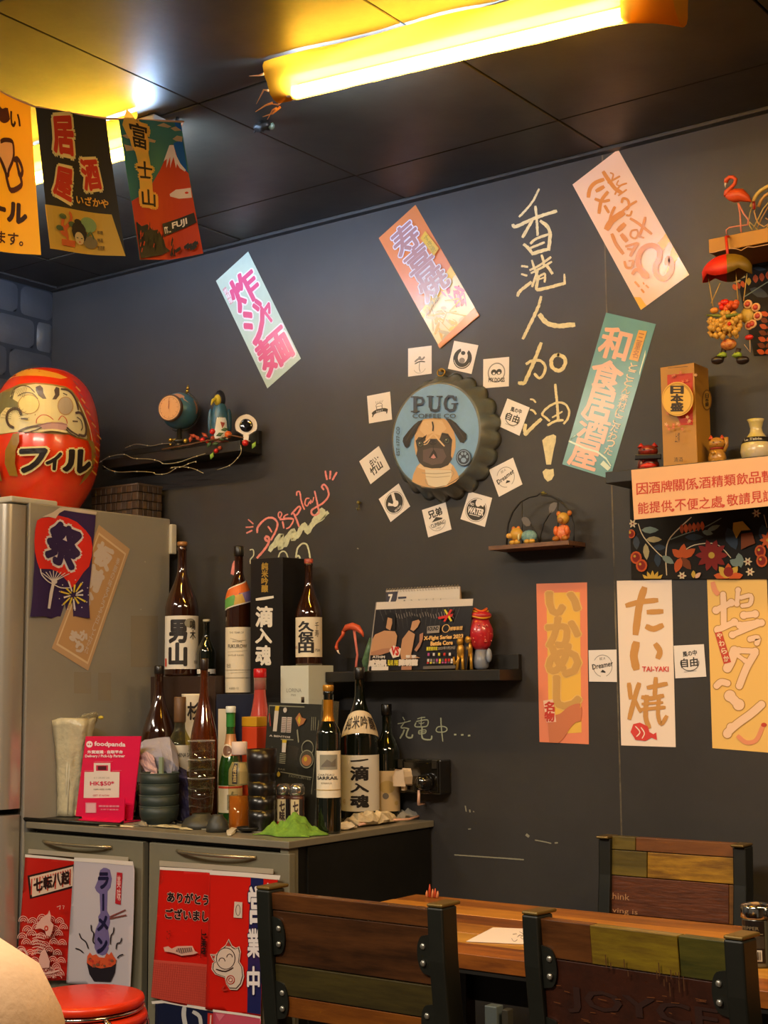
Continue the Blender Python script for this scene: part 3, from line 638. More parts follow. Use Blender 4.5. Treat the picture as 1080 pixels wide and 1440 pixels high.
def d_ride(p):
    p.text('兄弟', [(.20, .12), (.78, .10), (.78, .38), (.22, .40)], 0, .04); p.poly([(.28, .54), (.5, .40), (.75, .50), (.72, .54)], 0); p.text('CLIMBING', [(.2, .60), (.82, .58), (.78, .72), (.24, .74)], 0, .01); p.ring(.5, .55, .36, .34, .015, 1, a0=.2, a1=2.9); p.text('1983', [(.4, .78), (.6, .77), (.6, .83), (.4, .84)], 1)
def d_water(p):
    p.ell(.5, .54, .38, .36, 0, 28); p.ring(.5, .54, .42, .40, .015, 0); p.text('WATER', [(.18, .50), (.82, .46), (.82, .66), (.18, .70)], 2, .05); p.ell(.52, .28, .12, .14, 2, 14); p.poly([(.62, .12), (.82, .16), (.74, .38), (.62, .34)], 2); p.text('NO', [(.2, .34), (.36, .34), (.36, .44), (.2, .44)], 2, .03); p.stroke([(.3, .74), (.7, .72)], .03, 2)
def d_dream(p):
    p.ring(.5, .5, .34, .34, .018, 1, a0=-2.6, a1=1.2); p.ring(.5, .5, .34, .34, .018, 1, a0=1.8, a1=3.3); p.text('Dreamer', [(.12, .46), (.86, .34), (.86, .50), (.14, .62)], 0, .02); p.poly([(.42, .70), (.5, .62), (.6, .68), (.6, .72)], 0); p.text('BE A', [(.4, .24), (.6, .22), (.6, .30), (.4, .32)], 1)
oA = (500, 460); oB = (490, 600); sc_ = 4.154
sticker(cr(*oA, sc_, [(308, 125), (445, 108), (445, 272), (308, 290)]), 'white sticker card with a thin leaping figure, above the blue cap', d_fig)
sticker(cr(*oA, sc_, [(577, 80), (718, 106), (678, 274), (540, 243)]), 'glossy sticker card with a dark ring, under the tip of the orange poster', d_ring)
sticker(cr(*oA, sc_, [(747, 188), (898, 174), (896, 346), (746, 358)]), 'white sticker card with two dog faces in a circle', d_dogs)
sticker(cr(*oA, sc_, [(68, 403), (202, 377), (214, 540), (80, 563)]), 'white sticker card with a dark ribbon banner, left of the cap', d_banner)
sticker(cr(*oA, sc_, [(888, 417), (1018, 470), (958, 635), (828, 575)]), 'tilted sticker card touching the chalk dashes, right of the cap', d_free)
sticker(cr(*oB, sc_, [(64, 203), (178, 113), (244, 246), (130, 336)]), 'tilted sticker card with black brush characters, lower left of the cap', d_mt)
sticker(cr(*oB, sc_, [(178, 423), (294, 332), (361, 466), (247, 557)]), 'tilted sticker card with a black disc crossed by a white fork shape', d_v)
sticker(cr(*oB, sc_, [(430, 487), (568, 442), (603, 600), (467, 647)]), 'sticker card with two brush characters over a small hill, straight below the cap', d_ride)
sticker(cr(*oB, sc_, [(705, 378), (840, 416), (797, 586), (655, 540)]), 'sticker card with a black disc reading WATER', d_water)
sticker(cr(*oB, sc_, [(822, 252), (962, 181), (1017, 337), (880, 410)]), 'tilted sticker card with a script word in a broken circle, right of the WATER one', d_dream)
sticker(cr(740, 790, 3.176, [(280, 395), (405, 392), (407, 537), (283, 535)]), 'sticker card with a script word between the orange-red and white posters', d_dream, .0022)
sticker(cr(740, 790, 3.176, [(660, 375), (795, 368), (806, 513), (668, 521)]), 'sticker card with brush characters between the white and yellow posters', d_free, .0022)

# ---- the bottle cap sign
fc = yy(612, 612, -.052); R1 = .1385
ppx = ppm(fc)
cap = thing('bottle_cap_sign', V((fc.x, 0, fc.z)), 'large blue crown-cap wall sign with a pug portrait', 'sign')
mb = MB(); n = 168; prof = [(R1 - .004, -.052), (R1, -.0525), (R1 + .003, -.050), (R1 + .012, -.032), (R1 + .022, -.012), (R1 + .027, -.002), (R1 + .022, -.001), (R1 - .002, -.036)]
vs = []
for k, (r, y) in enumerate(prof):
    for i in range(n):
        a = 2 * pi * i / n; f = max(0, min(1, (-.046 - y) / -.044)) if y > -.049 else 0
        w = .0065 * f * (abs(math.sin(10.5 * a)) ** .7 * -2 + 1) * -1 * -1
        vs.append(V((fc.x + (r - w) * math.cos(a), y, fc.z + (r - w) * math.sin(a))))
fs = [(j * n + i, (j + 1) * n + i, (j + 1) * n + (i + 1) % n, j * n + (i + 1) % n) for j in range(len(prof) - 1) for i in range(n)]
mb.add(vs, fs, 0, True); mb.build('crimped_rim', mat('#56666e', rough=.35, spec=.6, col2='#5c5440', nscale=6), cap)
vs = [V((fc.x + (R1 - .003) * math.cos(2 * pi * i / 64), -.052, fc.z + (R1 - .003) * math.sin(2 * pi * i / 64))) for i in range(64)]
vs += [V((p.x, -.046, p.z)) for p in vs]
MB().add(vs, [tuple(reversed(range(64)))] + [(i, (i + 1) % 64, 64 + (i + 1) % 64, 64 + i) for i in range(64)]).build('face_disc', mat('#76a2d2', rough=.4, spec=.5, noise=.08, nscale=14), cap)
FP = PlaneMap((0, -.052, 0), (0, -1, 0)); fp = lambda pts: cr(540, 510, 6.353, pts)
pr = Print(FP, .0003, .00008)
def fS(pts, w, mi, sub=3): pr.stroke(fp(pts), w / 6.353, mi, sub=sub)
def fE(x, y, rx, ry, mi, n=20, rot=0): c = fp([(x, y)])[0]; pr.ell(c[0], c[1], rx / 6.353, ry / 6.353, mi, n, rot)
# body, cup, head
pr.poly(fp([(250, 1065), (262, 1000), (292, 930), (350, 870), (560, 870), (620, 920), (655, 980), (672, 1030), (640, 1066), (560, 1108), (440, 1124), (340, 1112)]), 0)
pr.poly(fp([(300, 935), (350, 870), (560, 870), (610, 915), (600, 955), (350, 955)]), 1)
pr.poly(fp([(368, 955), (600, 960), (606, 1000), (595, 1045), (560, 1095), (470, 1112), (400, 1098), (375, 1030)]), 4)
fS([(340, 985), (470, 992), (600, 980)], 7, 5); fS([(370, 1018), (480, 1024), (590, 1012)], 5, 5); fS([(600, 960), (625, 985), (600, 1030)], 6, 5); fS([(370, 1040), (385, 1085), (430, 1108)], 6, 5)
pr.poly(fp([(300, 540), (360, 505), (440, 496), (540, 500), (590, 540), (625, 610), (640, 680), (642, 760), (620, 840), (590, 890), (330, 890), (285, 820), (272, 740), (275, 660), (285, 590)]), 0)
pr.poly(fp([(345, 520), (440, 508), (520, 515), (560, 590), (500, 650), (430, 630), (370, 655), (320, 600)]), 10)
# muzzle and mask
pr.poly(fp([(285, 700), (310, 665), (355, 668), (385, 640), (370, 690), (420, 680), (500, 682), (520, 625), (575, 635), (612, 690), (605, 760), (600, 830), (610, 860), (575, 915), (510, 942), (430, 945), (360, 930), (315, 890), (290, 830), (300, 780)]), 2)
pr.poly(fp([(350, 780), (430, 760), (530, 770), (560, 840), (520, 900), (430, 915), (350, 880)]), 6)
fS([(360, 715), (400, 680), (445, 640), (490, 690), (540, 745)], 14, 10); fS([(345, 735), (385, 725), (410, 690)], 8, 10)
fE(440, 712, 34, 26, 3); fE(422, 712, 9, 7, 2, 10); fE(462, 712, 9, 7, 2, 10); fS([(442, 740), (444, 790)], 6, 3)
pr.poly(fp([(405, 850), (430, 800), (448, 775), (468, 805), (482, 850), (445, 862)]), 3); pr.poly(fp([(420, 850), (446, 815), (468, 850), (446, 858)]), 7)
for ex, ey in ((328, 728), (566, 698)): fE(ex, ey, 30, 30, 3); fE(ex, ey, 22, 23, 8); fE(ex, ey, 13, 14, 3, 14); fE(ex - 6, ey - 8, 5, 5, 4, 8)
fS([(436, 530), (444, 570), (440, 610)], 12, 3); fS([(380, 545), (400, 560)], 8, 1); fS([(500, 530), (530, 545)], 8, 1); fS([(290, 700), (330, 690), (370, 660)], 10, 3); fS([(520, 640), (570, 650), (605, 690)], 10, 3)
pr.poly(fp([(352, 512), (310, 525), (270, 560), (225, 610), (178, 672), (172, 705), (190, 750), (208, 765), (232, 745), (245, 690), (285, 630), (315, 570)]), 3)
pr.poly(fp([(555, 498), (600, 505), (650, 540), (690, 590), (742, 640), (742, 680), (715, 720), (685, 712), (655, 660), (620, 600), (590, 550)]), 3)
fS([(300, 550), (250, 620), (205, 700)], 10, 2); fS([(610, 530), (670, 600), (715, 670)], 10, 2)
# lettering: slab letters
L9 = lambda st, mi=9: [fS(p, w, mi, 1) for p, w in st]
L9([([(285, 312), (285, 440)], 42), ([(250, 308), (310, 308)], 16), ([(250, 438), (322, 436)], 16), ([(300, 312), (345, 318), (358, 345), (345, 372), (300, 378)], 24),
    ([(420, 306), (420, 395)], 38), ([(392, 304), (448, 304)], 14), ([(416, 385), (430, 425), (462, 432), (490, 425), (498, 395)], 26), ([(498, 395), (502, 306)], 18), ([(480, 304), (528, 303)], 14),
    ([(640, 335), (622, 306), (585, 302), (560, 330), (552, 368), (562, 410), (592, 430), (628, 425), (640, 400), (640, 375)], 26), ([(612, 370), (668, 366)], 14), ([(652, 305), (650, 340)], 12)])
c_ = fp([(262, 458), (650, 498)]); pr.text('COFFEE CO', (c_[0][0], c_[0][1], c_[1][0], c_[1][1]), 9, .01)
c_ = fp([(118, 830), (118, 575), (148, 575), (148, 830)]); pr.text('EST 1777 CO', c_, 9, .01)
fE(720, 850, 68, 76, 9, 26); fE(720, 850, 60, 67, 11, 26); fE(720, 850, 54, 60, 9, 26); fE(720, 872, 24, 22, 11, 12)
for x, y in ((690, 842), (708, 815), (735, 815), (752, 842)): fE(x, y, 11, 15, 11, 10)
pr.build('pug_print', [P('#cda577'), P('#dfc4a0'), P('#3c3330'), P('#211c1c'), P('#ddd0b8'), P('#a89a80'), P('#5a4b48'), P('#c08888'), P('#4a5648'), P('#2e3a52'), P('#dab98e'), P('#86a2c4')], cap)
pc = yy(618, 523, -.02)
mb = MB(); mb.tube([V((pc.x + .012 * math.cos(a), -.012, pc.z + .010 * math.sin(a))) for a in [2 * pi * i / 16 for i in range(16)]], .002, 6, closed=True); mb.tube([V((pc.x, 0, pc.z + .006)), V((pc.x, -.018, pc.z + .004))], .0025, 6)
mb.build('hanging_ring', mat('#b98a30', rough=.3, metal=.8), cap)
# lone hook
h = yy(507, 707, 0); mb = MB(); mb.ball(h + V((0, -.010, 0)), .005, 0, 8, 6); mb.tube([h, h + V((0, -.010, 0))], .0022, 6); mb.tube([h + V((0, -.006, -.004)), h + V((0, -.008, -.018)), h + V((0, -.014, -.022)), h + V((0, -.018, -.016))], .0014, 5)
o = mb.build('wall_hook', mat('#8b8148', rough=.35, metal=.6)); tag(o, 'small brass hook alone on the wall between the pink word and the cap', 'hook')
# ---- little arch shelf
oS = (690, 680); sS = 8.3077
ar = thing('arch_shelf', yy(756, 775, 0), 'small wire arch wall shelf with two metal leaves', 'shelf')
AP = PlaneMap((0, -.045, 0), (0, -1, 0)); am = lambda x, y: AP(*cr(*oS, sS, [(x, y)])[0])
BK = mat('#15120f', rough=.4, spec=.5)
pts = [(190, 750), (190, 600), (205, 470), (260, 330), (350, 215), (450, 160), (545, 142), (575, 110), (600, 135), (700, 145), (800, 195), (880, 270), (940, 370), (968, 480), (972, 600), (972, 745)]
MB().tube([am(*p) for p in pts], .0023, 6).build('arch_wire', BK, ar)
MB().tube([am(368, 195), am(370, 745)], .0012, 5).build('upright_wire', BK, ar); MB().tube([am(788, 175), am(785, 745)], .0010, 5).build('upright_wire', BK, ar)
MB().tube([am(572, 740), am(585, 600), am(620, 470), am(680, 370), am(720, 320)], .0018, 6).build('stem', BK, ar); MB().tube([am(572, 690), am(545, 600), am(470, 480), am(440, 450)], .0015, 6).build('stem', BK, ar)
LM = PlaneMap((0, -.045, 0), (0, -1, 0))
for pl in ([(690, 340), (682, 290), (700, 240), (740, 218), (778, 225), (775, 270), (750, 320), (715, 345)], [(362, 415), (380, 392), (415, 392), (450, 415), (470, 460), (462, 495), (420, 500), (385, 470)]):
    MB().prism(cr(*oS, sS, pl), LM, 0, .0015).build('leaf', mat('#5d544e', rough=.35, spec=.6), ar)
a, b = am(75, 768), am(965, 768)
mb = MB().box((a.x, -.085, a.z - .005), (b.x + .01, -.001, a.z + .005)); mb.build('board', mat('#6b4a33', rough=.5, noise=.3, nscale=30, stretch=(1, 6, 6)), ar)
hk = am(540, 95); mb = MB().ball(V((hk.x, -.014, hk.z)), .0045, 0, 8, 6); mb.tube([V((hk.x, 0, hk.z)), V((hk.x, -.014, hk.z))], .002, 6); mb.tube([V((hk.x, -.012, hk.z)), V((hk.x + .006, -.03, hk.z - .002)), am(575, 112)], .0012, 5); mb.build('hook', mat('#a09a50', rough=.3, metal=.6), ar)
AZ = a.z + .0055
# socket plate low on the wall
s0 = yy(565, 1067, -.05); s1 = yy(620, 1118, -.05)
sk = thing('wall_socket', V(((s0.x + s1.x) / 2, 0, (s0.z + s1.z) / 2)), 'glossy black double wall socket box above the cabinet', 'socket')
SKM = mat('#17140f', rough=.16, spec=.8, coat=.5)
MB().box((s0.x - .01, -.05, s1.z), (s1.x, -.0005, s0.z)).build('back_box', SKM, sk, bevel=.004)
MB().box((s0.x + .002, -.0535, s1.z + .006), (s1.x - .006, -.0502, s0.z - .006)).build('face_plate', SKM, sk, bevel=.0015)
for px in (563, 611):
    p = yy(px, 1075 if px > 600 else 1074, -.056); MB().box((p.x - .007, -.0585, p.z - .011), (p.x + .007, -.0537, p.z + .011)).build('switch', mat('#2a2620', rough=.3), sk, bevel=.001)
pl = yy(567, 1093, -.07); t = thing('white_plug', pl, 'white three-pin plug in the black wall socket', 'plug')
mb = MB().prism([(-.016, -.018), (.016, -.018), (.018, .002), (.011, .018), (-.011, .018), (-.018, .002)], lambda x, y, l: V((pl.x + x, -.055 - l, pl.z + y)), 0, .032)
mb.build('plug_body', mat('#dcc4a8', rough=.35), t, bevel=.004); MB().box((pl.x - .005, -.073, pl.z - .034), (pl.x + .005, -.061, pl.z - .022)).build('strain_relief', mat('#c9b090', rough=.4), t, bevel=.002)
pl = yy(596, 1100, -.07); t = thing('black_plug', pl, 'black plug in the black wall socket right of the white one', 'plug')
mb = MB(); mb.lathe([(.021, 0), (.022, .012), (.018, .028), (.012, .036), (.0, .037)], 16, V((pl.x, -.055, pl.z)), axis=(0, -1, 0)); mb.build('plug_body', SKM, t)
cb = MB(); p0 = V((pl.x - .012, -.075, pl.z - .02)); e0 = zz(588, 1148, .8665)
cb.tube([p0, p0 + V((0, -.002, -.035)), V((e0.x, e0.y + .05, .90)), e0 + V((0, .03, .004))], .0035, 8)
q = [e0 + V((0, .03, .004)), zz(575, 1152, .8665), zz(555, 1153, .868), zz(538, 1152, .869), zz(522, 1156, .869), zz(505, 1160, .868)]
cb.tube(q, .003, 8); o = cb.build('charging_cable', mat('#dfae96', rough=.4)); tag(o, 'thin pinkish cable running from the black plug along the cabinet top', 'cable')
# ================================================================ hanging pennants (strung below the left tube lamp)
A_ = CAM + ray(262, 166) * 3.13; B_ = CAM + ray(0, 133) * 3.0
dx = (A_ - B_); dx.z = 0; dx.normalize(); nb = V((dx.y, -dx.x, 0)); nb = nb if nb.dot(CAM - A_) > 0 else -nb
BP = PlaneMap(A_, nb)
def FB(c, r=.6): return mat(c, rough=r, transl=.55)
def pennant(corners, label, base, draw, mats, wv=.006):
    P_ = [BP(x, y, 0) for x, y in corners]; t = thing('hanging_pennant', (P_[0] + P_[1]) / 2, label, 'pennant', 'pennants hanging below the ceiling')
    qm = QuadMap(P_, wave=lambda u, v: wv * math.sin(u * 5 + v * 2) * (.4 + v)); mb = MB(); nu, nv = 12, 16
    vs = [qm(i / nu, j / nv, l) for l in (0, -.0005) for j in range(nv + 1) for i in range(nu + 1)]; m = (nu + 1) * (nv + 1); fs = []
    for j in range(nv):
        for i in range(nu):
            k = j * (nu + 1) + i; fs += [(k + nu + 1, k + nu + 2, k + 1, k), (m + k, m + k + 1, m + k + nu + 2, m + k + nu + 1)]
    mb.add(vs, fs, 0, True); mb.build('cloth', base, t)
    pr = Print(qm, .0006, .00012, grid=(1 / 12, 1 / 16)); draw(pr); pr.build('print', mats, t); return t
def uvp(o, s, c, pts):        # traced points -> unit square of a pennant (affine from its corners)
    tl, tr, br, bl = [V(q) for q in c]; out = []
    for x, y in cr(o[0], o[1], s, pts):
        u, v = .5, .5
        for _ in range(12):
            p = (tl * (1 - u) + tr * u) * (1 - v) + (bl * (1 - u) + br * u) * v; e = V((x, y)) - p
            du = (tr - tl) * (1 - v) + (br - bl) * v; dv = (bl - tl) * (1 - u) + (br - tr) * u; D = du.x * dv.y - du.y * dv.x
            u += (e.x * dv.y - e.y * dv.x) / D; v += (du.x * e.y - du.y * e.x) / D
        out.append((u, v))
    return out
c1 = [(-52, 108), (42.5, 146), (57.5, 359.5), (-46, 346)]
ob_ = (0, 120); sb = 5.7625
def dr1(p):
    U = lambda pts: uvp(ob_, sb, c1, pts)
    p.text('い', U([(85, 210), (165, 235), (165, 355), (80, 325)]), 0, .03); p.stroke(U([(-60, 200), (-20, 215), (20, 250), (60, 235)]), .09, 0, sub=4)
    p.text('ビール', U([(-245, 860), (215, 960), (210, 1125), (-245, 1010)]), 0, .06); p.text('あります。', U([(-230, 1150), (190, 1200), (185, 1300), (-230, 1240)]), 0, .02)
    p.poly(U([(-70, 480), (-40, 445), (0, 460), (40, 435), (80, 450), (105, 480), (105, 530), (118, 580), (70, 680), (65, 725), (45, 720), (35, 680), (0, 600), (-60, 590)]), 1)
    p.stroke(U([(0, 600), (40, 690), (60, 780), (90, 850), (160, 820), (175, 780), (150, 690), (130, 600)]), .035, 0, sub=3); p.stroke(U([(5, 460), (35, 445), (90, 450), (108, 490), (108, 590), (70, 690), (65, 730), (40, 700), (5, 610)]), .028, 0, sub=3)
    p.stroke(U([(115, 605), (140, 595), (165, 630), (182, 690), (170, 730), (155, 720), (150, 690)]), .035, 0, sub=3)
pennant(c1, 'yellow pennant with a beer mug drawing, cut by the left edge of the picture', FB('#f8cc24'), dr1, [FB('#5a3410'), FB('#edd080')])
c2 = [(50, 151), (149, 167), (176, 361), (70, 351)]
def dr2(p):
    U = lambda pts: uvp(ob_, sb, c2, pts)
    p.poly(U([(362, 975), (905, 1046), (1014, 1390), (403, 1331)]), 0)
    for ch, q in (('居', [(415, 270), (575, 262), (600, 570), (440, 545)]), ('屋', [(455, 670), (585, 700), (570, 950), (430, 880)]), ('酒', [(645, 610), (775, 600), (825, 830), (690, 850)])):
        q = U(q); p.text(ch, q, 1, .145)
    for ch, q in (('居', [(415, 270), (575, 262), (600, 570), (440, 545)]), ('屋', [(455, 670), (585, 700), (570, 950), (430, 880)]), ('酒', [(645, 610), (775, 600), (825, 830), (690, 850)])):
        q = U(q); p.text(ch, q, 2, .045)
    p.text('いざかや', U([(615, 890), (875, 925), (880, 995), (620, 960)]), 0, .03)
    p.poly(U([(495, 1250), (610, 1262), (605, 1312), (500, 1300)]), 3); p.stroke(U([(545, 1250), (530, 1180), (500, 1140), (510, 1090)]), .035, 3, sub=3); p.stroke(U([(520, 1170), (560, 1120), (575, 1070), (560, 1040)]), .03, 3, sub=3); p.stroke(U([(540, 1220), (500, 1200), (475, 1160)]), .03, 3, sub=3)
    for x, y in ((505, 1070), (480, 1165), (580, 1130)): c = U([(x, y)])[0]; p.ell(c[0], c[1], .05, .02, 4, 10)
    q = U([(715, 1130)])[0]; p.ell(q[0], q[1], .11, .055, 5, 16); q = U([(730, 1270)])[0]; p.ell(q[0], q[1], .10, .045, 6, 14); q = U([(640, 1190)])[0]; p.ell(q[0], q[1], .10, .075, 7, 16); q = U([(628, 1110)])[0]; p.ell(q[0], q[1], .05, .022, 7, 10)
    q = U([(642, 1240)])[0]; p.ell(q[0], q[1], .062, .045, 8, 14); p.stroke(U([(620, 1235), (632, 1238)]), .008, 7); p.stroke(U([(655, 1240), (668, 1242)]), .008, 7); q = U([(645, 1270)])[0]; p.ell(q[0], q[1], .012, .005, 2, 6)
    p.stroke(U([(705, 1220), (735, 1195), (760, 1240)]), .02, 4, sub=3)
    for i, s_ in enumerate(('料理', '地酒', '居酒屋')): p.text(s_, U([(788, 1175 + 62 * i), (830 + 14 * (i == 2), 1180 + 62 * i), (832 + 14 * (i == 2), 1212 + 62 * i), (790, 1208 + 62 * i)]), 7, .01)
pennant(c2, 'dark pennant with four red and yellow characters over a yellow foot', FB('#3a3018'), dr2, [FB('#f0b83a'), FB('#ffe48a'), FB('#e0400a'), FB('#d86a24'), FB('#5a6a34'), FB('#90a860'), FB('#8a7848'), FB('#2c2010'), FB('#eac880')])
c3 = [(166.8, 167), (254.6, 172), (285, 358), (195.5, 366.8)]
def dr3(p):
    U = lambda pts: uvp((150, 140), 6.26, c3, pts)
    p.poly(U([(590, 380), (668, 350), (715, 640), (650, 600), (605, 480)]), 0); p.poly(U([(600, 195), (655, 215), (664, 275), (612, 270)]), 0)
    p.poly(U([(565, 395), (590, 400), (620, 500), (665, 590), (722, 650), (845, 1362), (560, 1400), (288, 1418), (215, 905), (290, 860), (400, 740), (470, 620), (525, 500)]), 1)
    p.poly(U([(552, 400), (590, 398), (610, 480), (650, 560), (700, 620), (690, 632), (645, 600), (620, 560), (612, 600), (590, 500), (570, 560), (560, 600), (560, 500), (525, 600), (530, 520), (500, 545)]), 2)
    for pt in ([(440, 230), (500, 205), (570, 235), (540, 248)], [(560, 250), (610, 235), (660, 270), (600, 275)], [(580, 345), (620, 315), (668, 325), (665, 370), (610, 362)]): p.poly(U(pt), 3)
    for pt in ([(130, 320), (230, 300), (250, 340), (180, 350)], [(150, 400), (220, 420), (240, 455), (170, 460)], [(360, 345), (430, 365), (420, 385), (350, 375)]): p.poly(U(pt), 3)
    p.poly(U([(555, 830), (610, 790), (740, 778), (750, 865), (640, 870), (560, 850)]), 2); q = U([(705, 820)])[0]; p.ell(q[0], q[1], .03, .009, 1, 8)
    qs = [('富', [(190, 200), (345, 240), (350, 455), (230, 420)]), ('士', [(255, 545), (400, 570), (385, 705), (285, 700)]), ('山', [(300, 790), (420, 820), (425, 950), (310, 945)])]
    for ch, q in qs: p.text(ch, U(q), 4, .19)
    p.stroke(U([(180, 200), (250, 320), (300, 460), (330, 620), (350, 900)]), .20, 4, sub=3)
    for ch, q in qs: p.text(ch, U(q), 5, .02)
    p.poly(U([(488, 1095), (765, 1000), (788, 1090), (505, 1205)]), 6); p.text('m.', U([(505, 1125), (560, 1110), (565, 1165), (515, 1180)]), 2, .02); p.text('FUJI', U([(575, 1085), (700, 1045), (708, 1110), (582, 1150)]), 2, .03)
    rr = random.Random(2)
    p.poly(U([(250, 1090), (300, 1130), (350, 1110), (400, 1160), (450, 1150), (500, 1240), (520, 1300), (560, 1330), (480, 1370), (290, 1415)]), 6)
    for k in range(34):
        x = rr.uniform(260, 600); y = 1080 + (x - 250) * .55 + rr.uniform(-20, 160); y = min(y, 1370)
        p.stroke(U([(x, y), (x + rr.uniform(-15, 15), y - 50)]), .025, 6, taper=.6)
    for k in range(12):
        x = rr.uniform(280, 480); y = rr.uniform(1150, 1370); p.stroke(U([(x, y), (x + 6, y - 30)]), .012, 1)
    for k in range(12): x = rr.uniform(600, 770); y = 1340 - (x - 600) * .2 + rr.uniform(-25, 25); p.stroke(U([(x, y), (x + 25, y - 20)]), .03, 6)
pennant(c3, 'teal pennant with a red volcano and a black name strip', FB('#3c7068'), dr3, [FB('#0a62b4'), FB('#dc4412'), FB('#efe6dc'), FB('#d0a878'), FB('#f6c24a'), FB('#35260e'), FB('#2b2a22')])
st = MB(); pts = [BP(x, y, -.001) for x, y in ((-60, 104), (-20, 119), (20, 138), (48, 149.5), (100, 159), (150, 166.5), (200, 168.5), (258, 171))]
top = zz(250, 165, ZC) + V((-.012, 0, -.052)); pts.append(top)
st.tube(pts, .0022, 6); o = st.build('pennant_string', mat('#c29068', rough=.6)); tag(o, 'pinkish cord from the ceiling hook carrying the three pennants', 'string')

# ================================================================ fridge
FX = -3.03; FZ = 1.708; FYF = -.578; FYB = -.045; FSEAM = .887
fr = thing('refrigerator', (-3.33, -.33, 0), 'tall grey two-door fridge at the left edge with rounded silver doors', 'fridge')
GRY = mat('#96928a', rough=.38, metal=.1, spec=.5, noise=.05, nscale=3); SIL = mat('#b4aca0', rough=.24, metal=.55, bump=.02, bscale=120, stretch=(1, 1, .05))
MB().box((-3.60, FYF, .04), (FX, FYB, FZ - .002)).build('body', GRY, fr, bevel=.004)
def door_prof(z0, z1, name):
    r = .042; pr_ = []
    for k in range(9):
        a = -pi / 2 + pi / 2 * k / 8; pr_.append((FX - r + r * math.cos(a), FYF - .085 + r + r * math.sin(a)))
    pr_ += [(FX, FYF - .008), (-3.60, FYF - .008), (-3.60, FYF - .085 + .002)]
    vs = [V((x, y, z)) for z in (z0, z1) for x, y in pr_]; n = len(pr_)
    mb = MB().add(vs, [tuple(reversed(range(n))), tuple(range(n, 2 * n))]); mb.add(vs, [(i, (i + 1) % n, n + (i + 1) % n, n + i) for i in range(n)], 0, False)
    ob = mb.build(name, SIL, fr, bevel=.006, seg=3)
    for p in ob.data.polygons: p.use_smooth = True
    return ob
d1 = door_prof(FSEAM + .008, FZ - .012, 'door'); d2 = door_prof(.06, FSEAM - .008, 'door')
MB().box((-3.30, FYF - .105, 1.02), (-3.275, FYF - .087, 1.55)).build('handle', mat('#b8b4ac', rough=.2, metal=.8), d1, bevel=.006)
MB().box((-3.58, FYF - .006, .05), (FX - .012, FYF - .001, FZ - .012)).build('door_seal', mat('#1d1c1a', rough=.7), fr)
MB().box((-3.50, FYF - .060, FZ - .006), (FX - .002, FYF + .10, FZ + .010)).build('hinge_cover', mat('#b9b6ac', rough=.5), fr, bevel=.004)
b0 = xx(229.5, 728, FX); MB().box((FX - .02, FYB - .005, 1.60), (FX + .010, FYB + .018, FZ - .018)).build('rear_spacer', mat('#c9c4b6', rough=.5), fr, bevel=.004)
MB().box((-3.60, FYF, .0), (FX - .01, FYB, .04)).build('plinth', DARKM, fr)
# sticker stains on its side
SP = PlaneMap((FX, 0, 0), (1, 0, 0))
pr = Print(SP, .0002); pr.rect(184, 866, 222, 938, 0); pr.rect(138, 946, 156, 985, 0); pr.rect(104, 945, 128, 975, 0)
for x, y in ((204, 790), (198, 857), (212, 995), (182, 1000)): pr.ell(x, y, 1.2, 1, 1, 8)
tag(pr.build('glue_residue', [mat('#8f8678', rough=.6), mat('#b3aca0', rough=.6)], fr), kind='stuff')
# beige poster, then purple pennant over it
o9 = (30, 705); s9 = 5.877
c = cr(*o9, s9, [(640, 195), (895, 395), (550, 1400), (250, 1215)])
t, pr, q = paper('menu_poster', c, 'beige menu poster with pale characters slanting on the side of the fridge', 'poster', [P('#c3a07c', rough=.4)], None, None, lift=.0012, plane=SP)
pr.poly([(.06, .05), (.94, .05), (.94, .96), (.06, .96)], 1); pr.poly([(.09, .065), (.91, .065), (.91, .945), (.09, .945)], 2)
for ch, bx in (('板', (.16, .10, .62, .26)), ('前', (.14, .29, .58, .45)), ('お', (.12, .47, .5, .60)), ('ま', (.30, .80, .50, .87)), ('か', (.50, .76, .70, .83)), ('り', (.52, .85, .70, .92))): pr.text(ch, bx, 0, .07)
pr.column('季節の味をどうぞ召し上がれ', (.74, .12, .84, .90), 0, .01)
finish(pr, t, [P('#cfc2bc'), P('#dcc6a4'), P('#c0986c')], 'lettering')
fl_ = thing('fridge_pennant', SP(*cr(*o9, s9, [(330, 60)])[0], .003), 'purple pennant with a red fan shape taped on the side of the fridge', 'pennant')
out = [(335, 72), (400, 84), (470, 96), (540, 106), (604, 118), (598, 200), (588, 290), (578, 380), (572, 480), (566, 560), (556, 650), (545, 740), (545, 860), (552, 968), (500, 960), (440, 950), (380, 958), (300, 950), (240, 968), (180, 950), (120, 952), (58, 955), (70, 860), (80, 760), (84, 640), (92, 560), (96, 450), (96, 340), (100, 260), (112, 190), (135, 155), (160, 138), (215, 130), (270, 135), (300, 100)]
SPl = lambda x, y, l=0: SP(*cr(*o9, s9, [(x, y)])[0], .004 + l + .0035 * math.sin(x / 75.0) * (.3 + y / 1000))
Print(SPl, 0, grid=(40, 40)).poly(out).build('cloth', P('#2e1a52', rough=.6), fl_)
Print(SPl, .0012, grid=(40, 40)).poly([(160, 130), (250, 92), (310, 52), (345, 48), (400, 55), (610, 88), (606, 112), (470, 94), (350, 74), (305, 98), (275, 142), (215, 128)]).build('hem', P('#cfc2ba'), fl_)
pr = Print(SPl, .0008, .00016, grid=(40, 40))
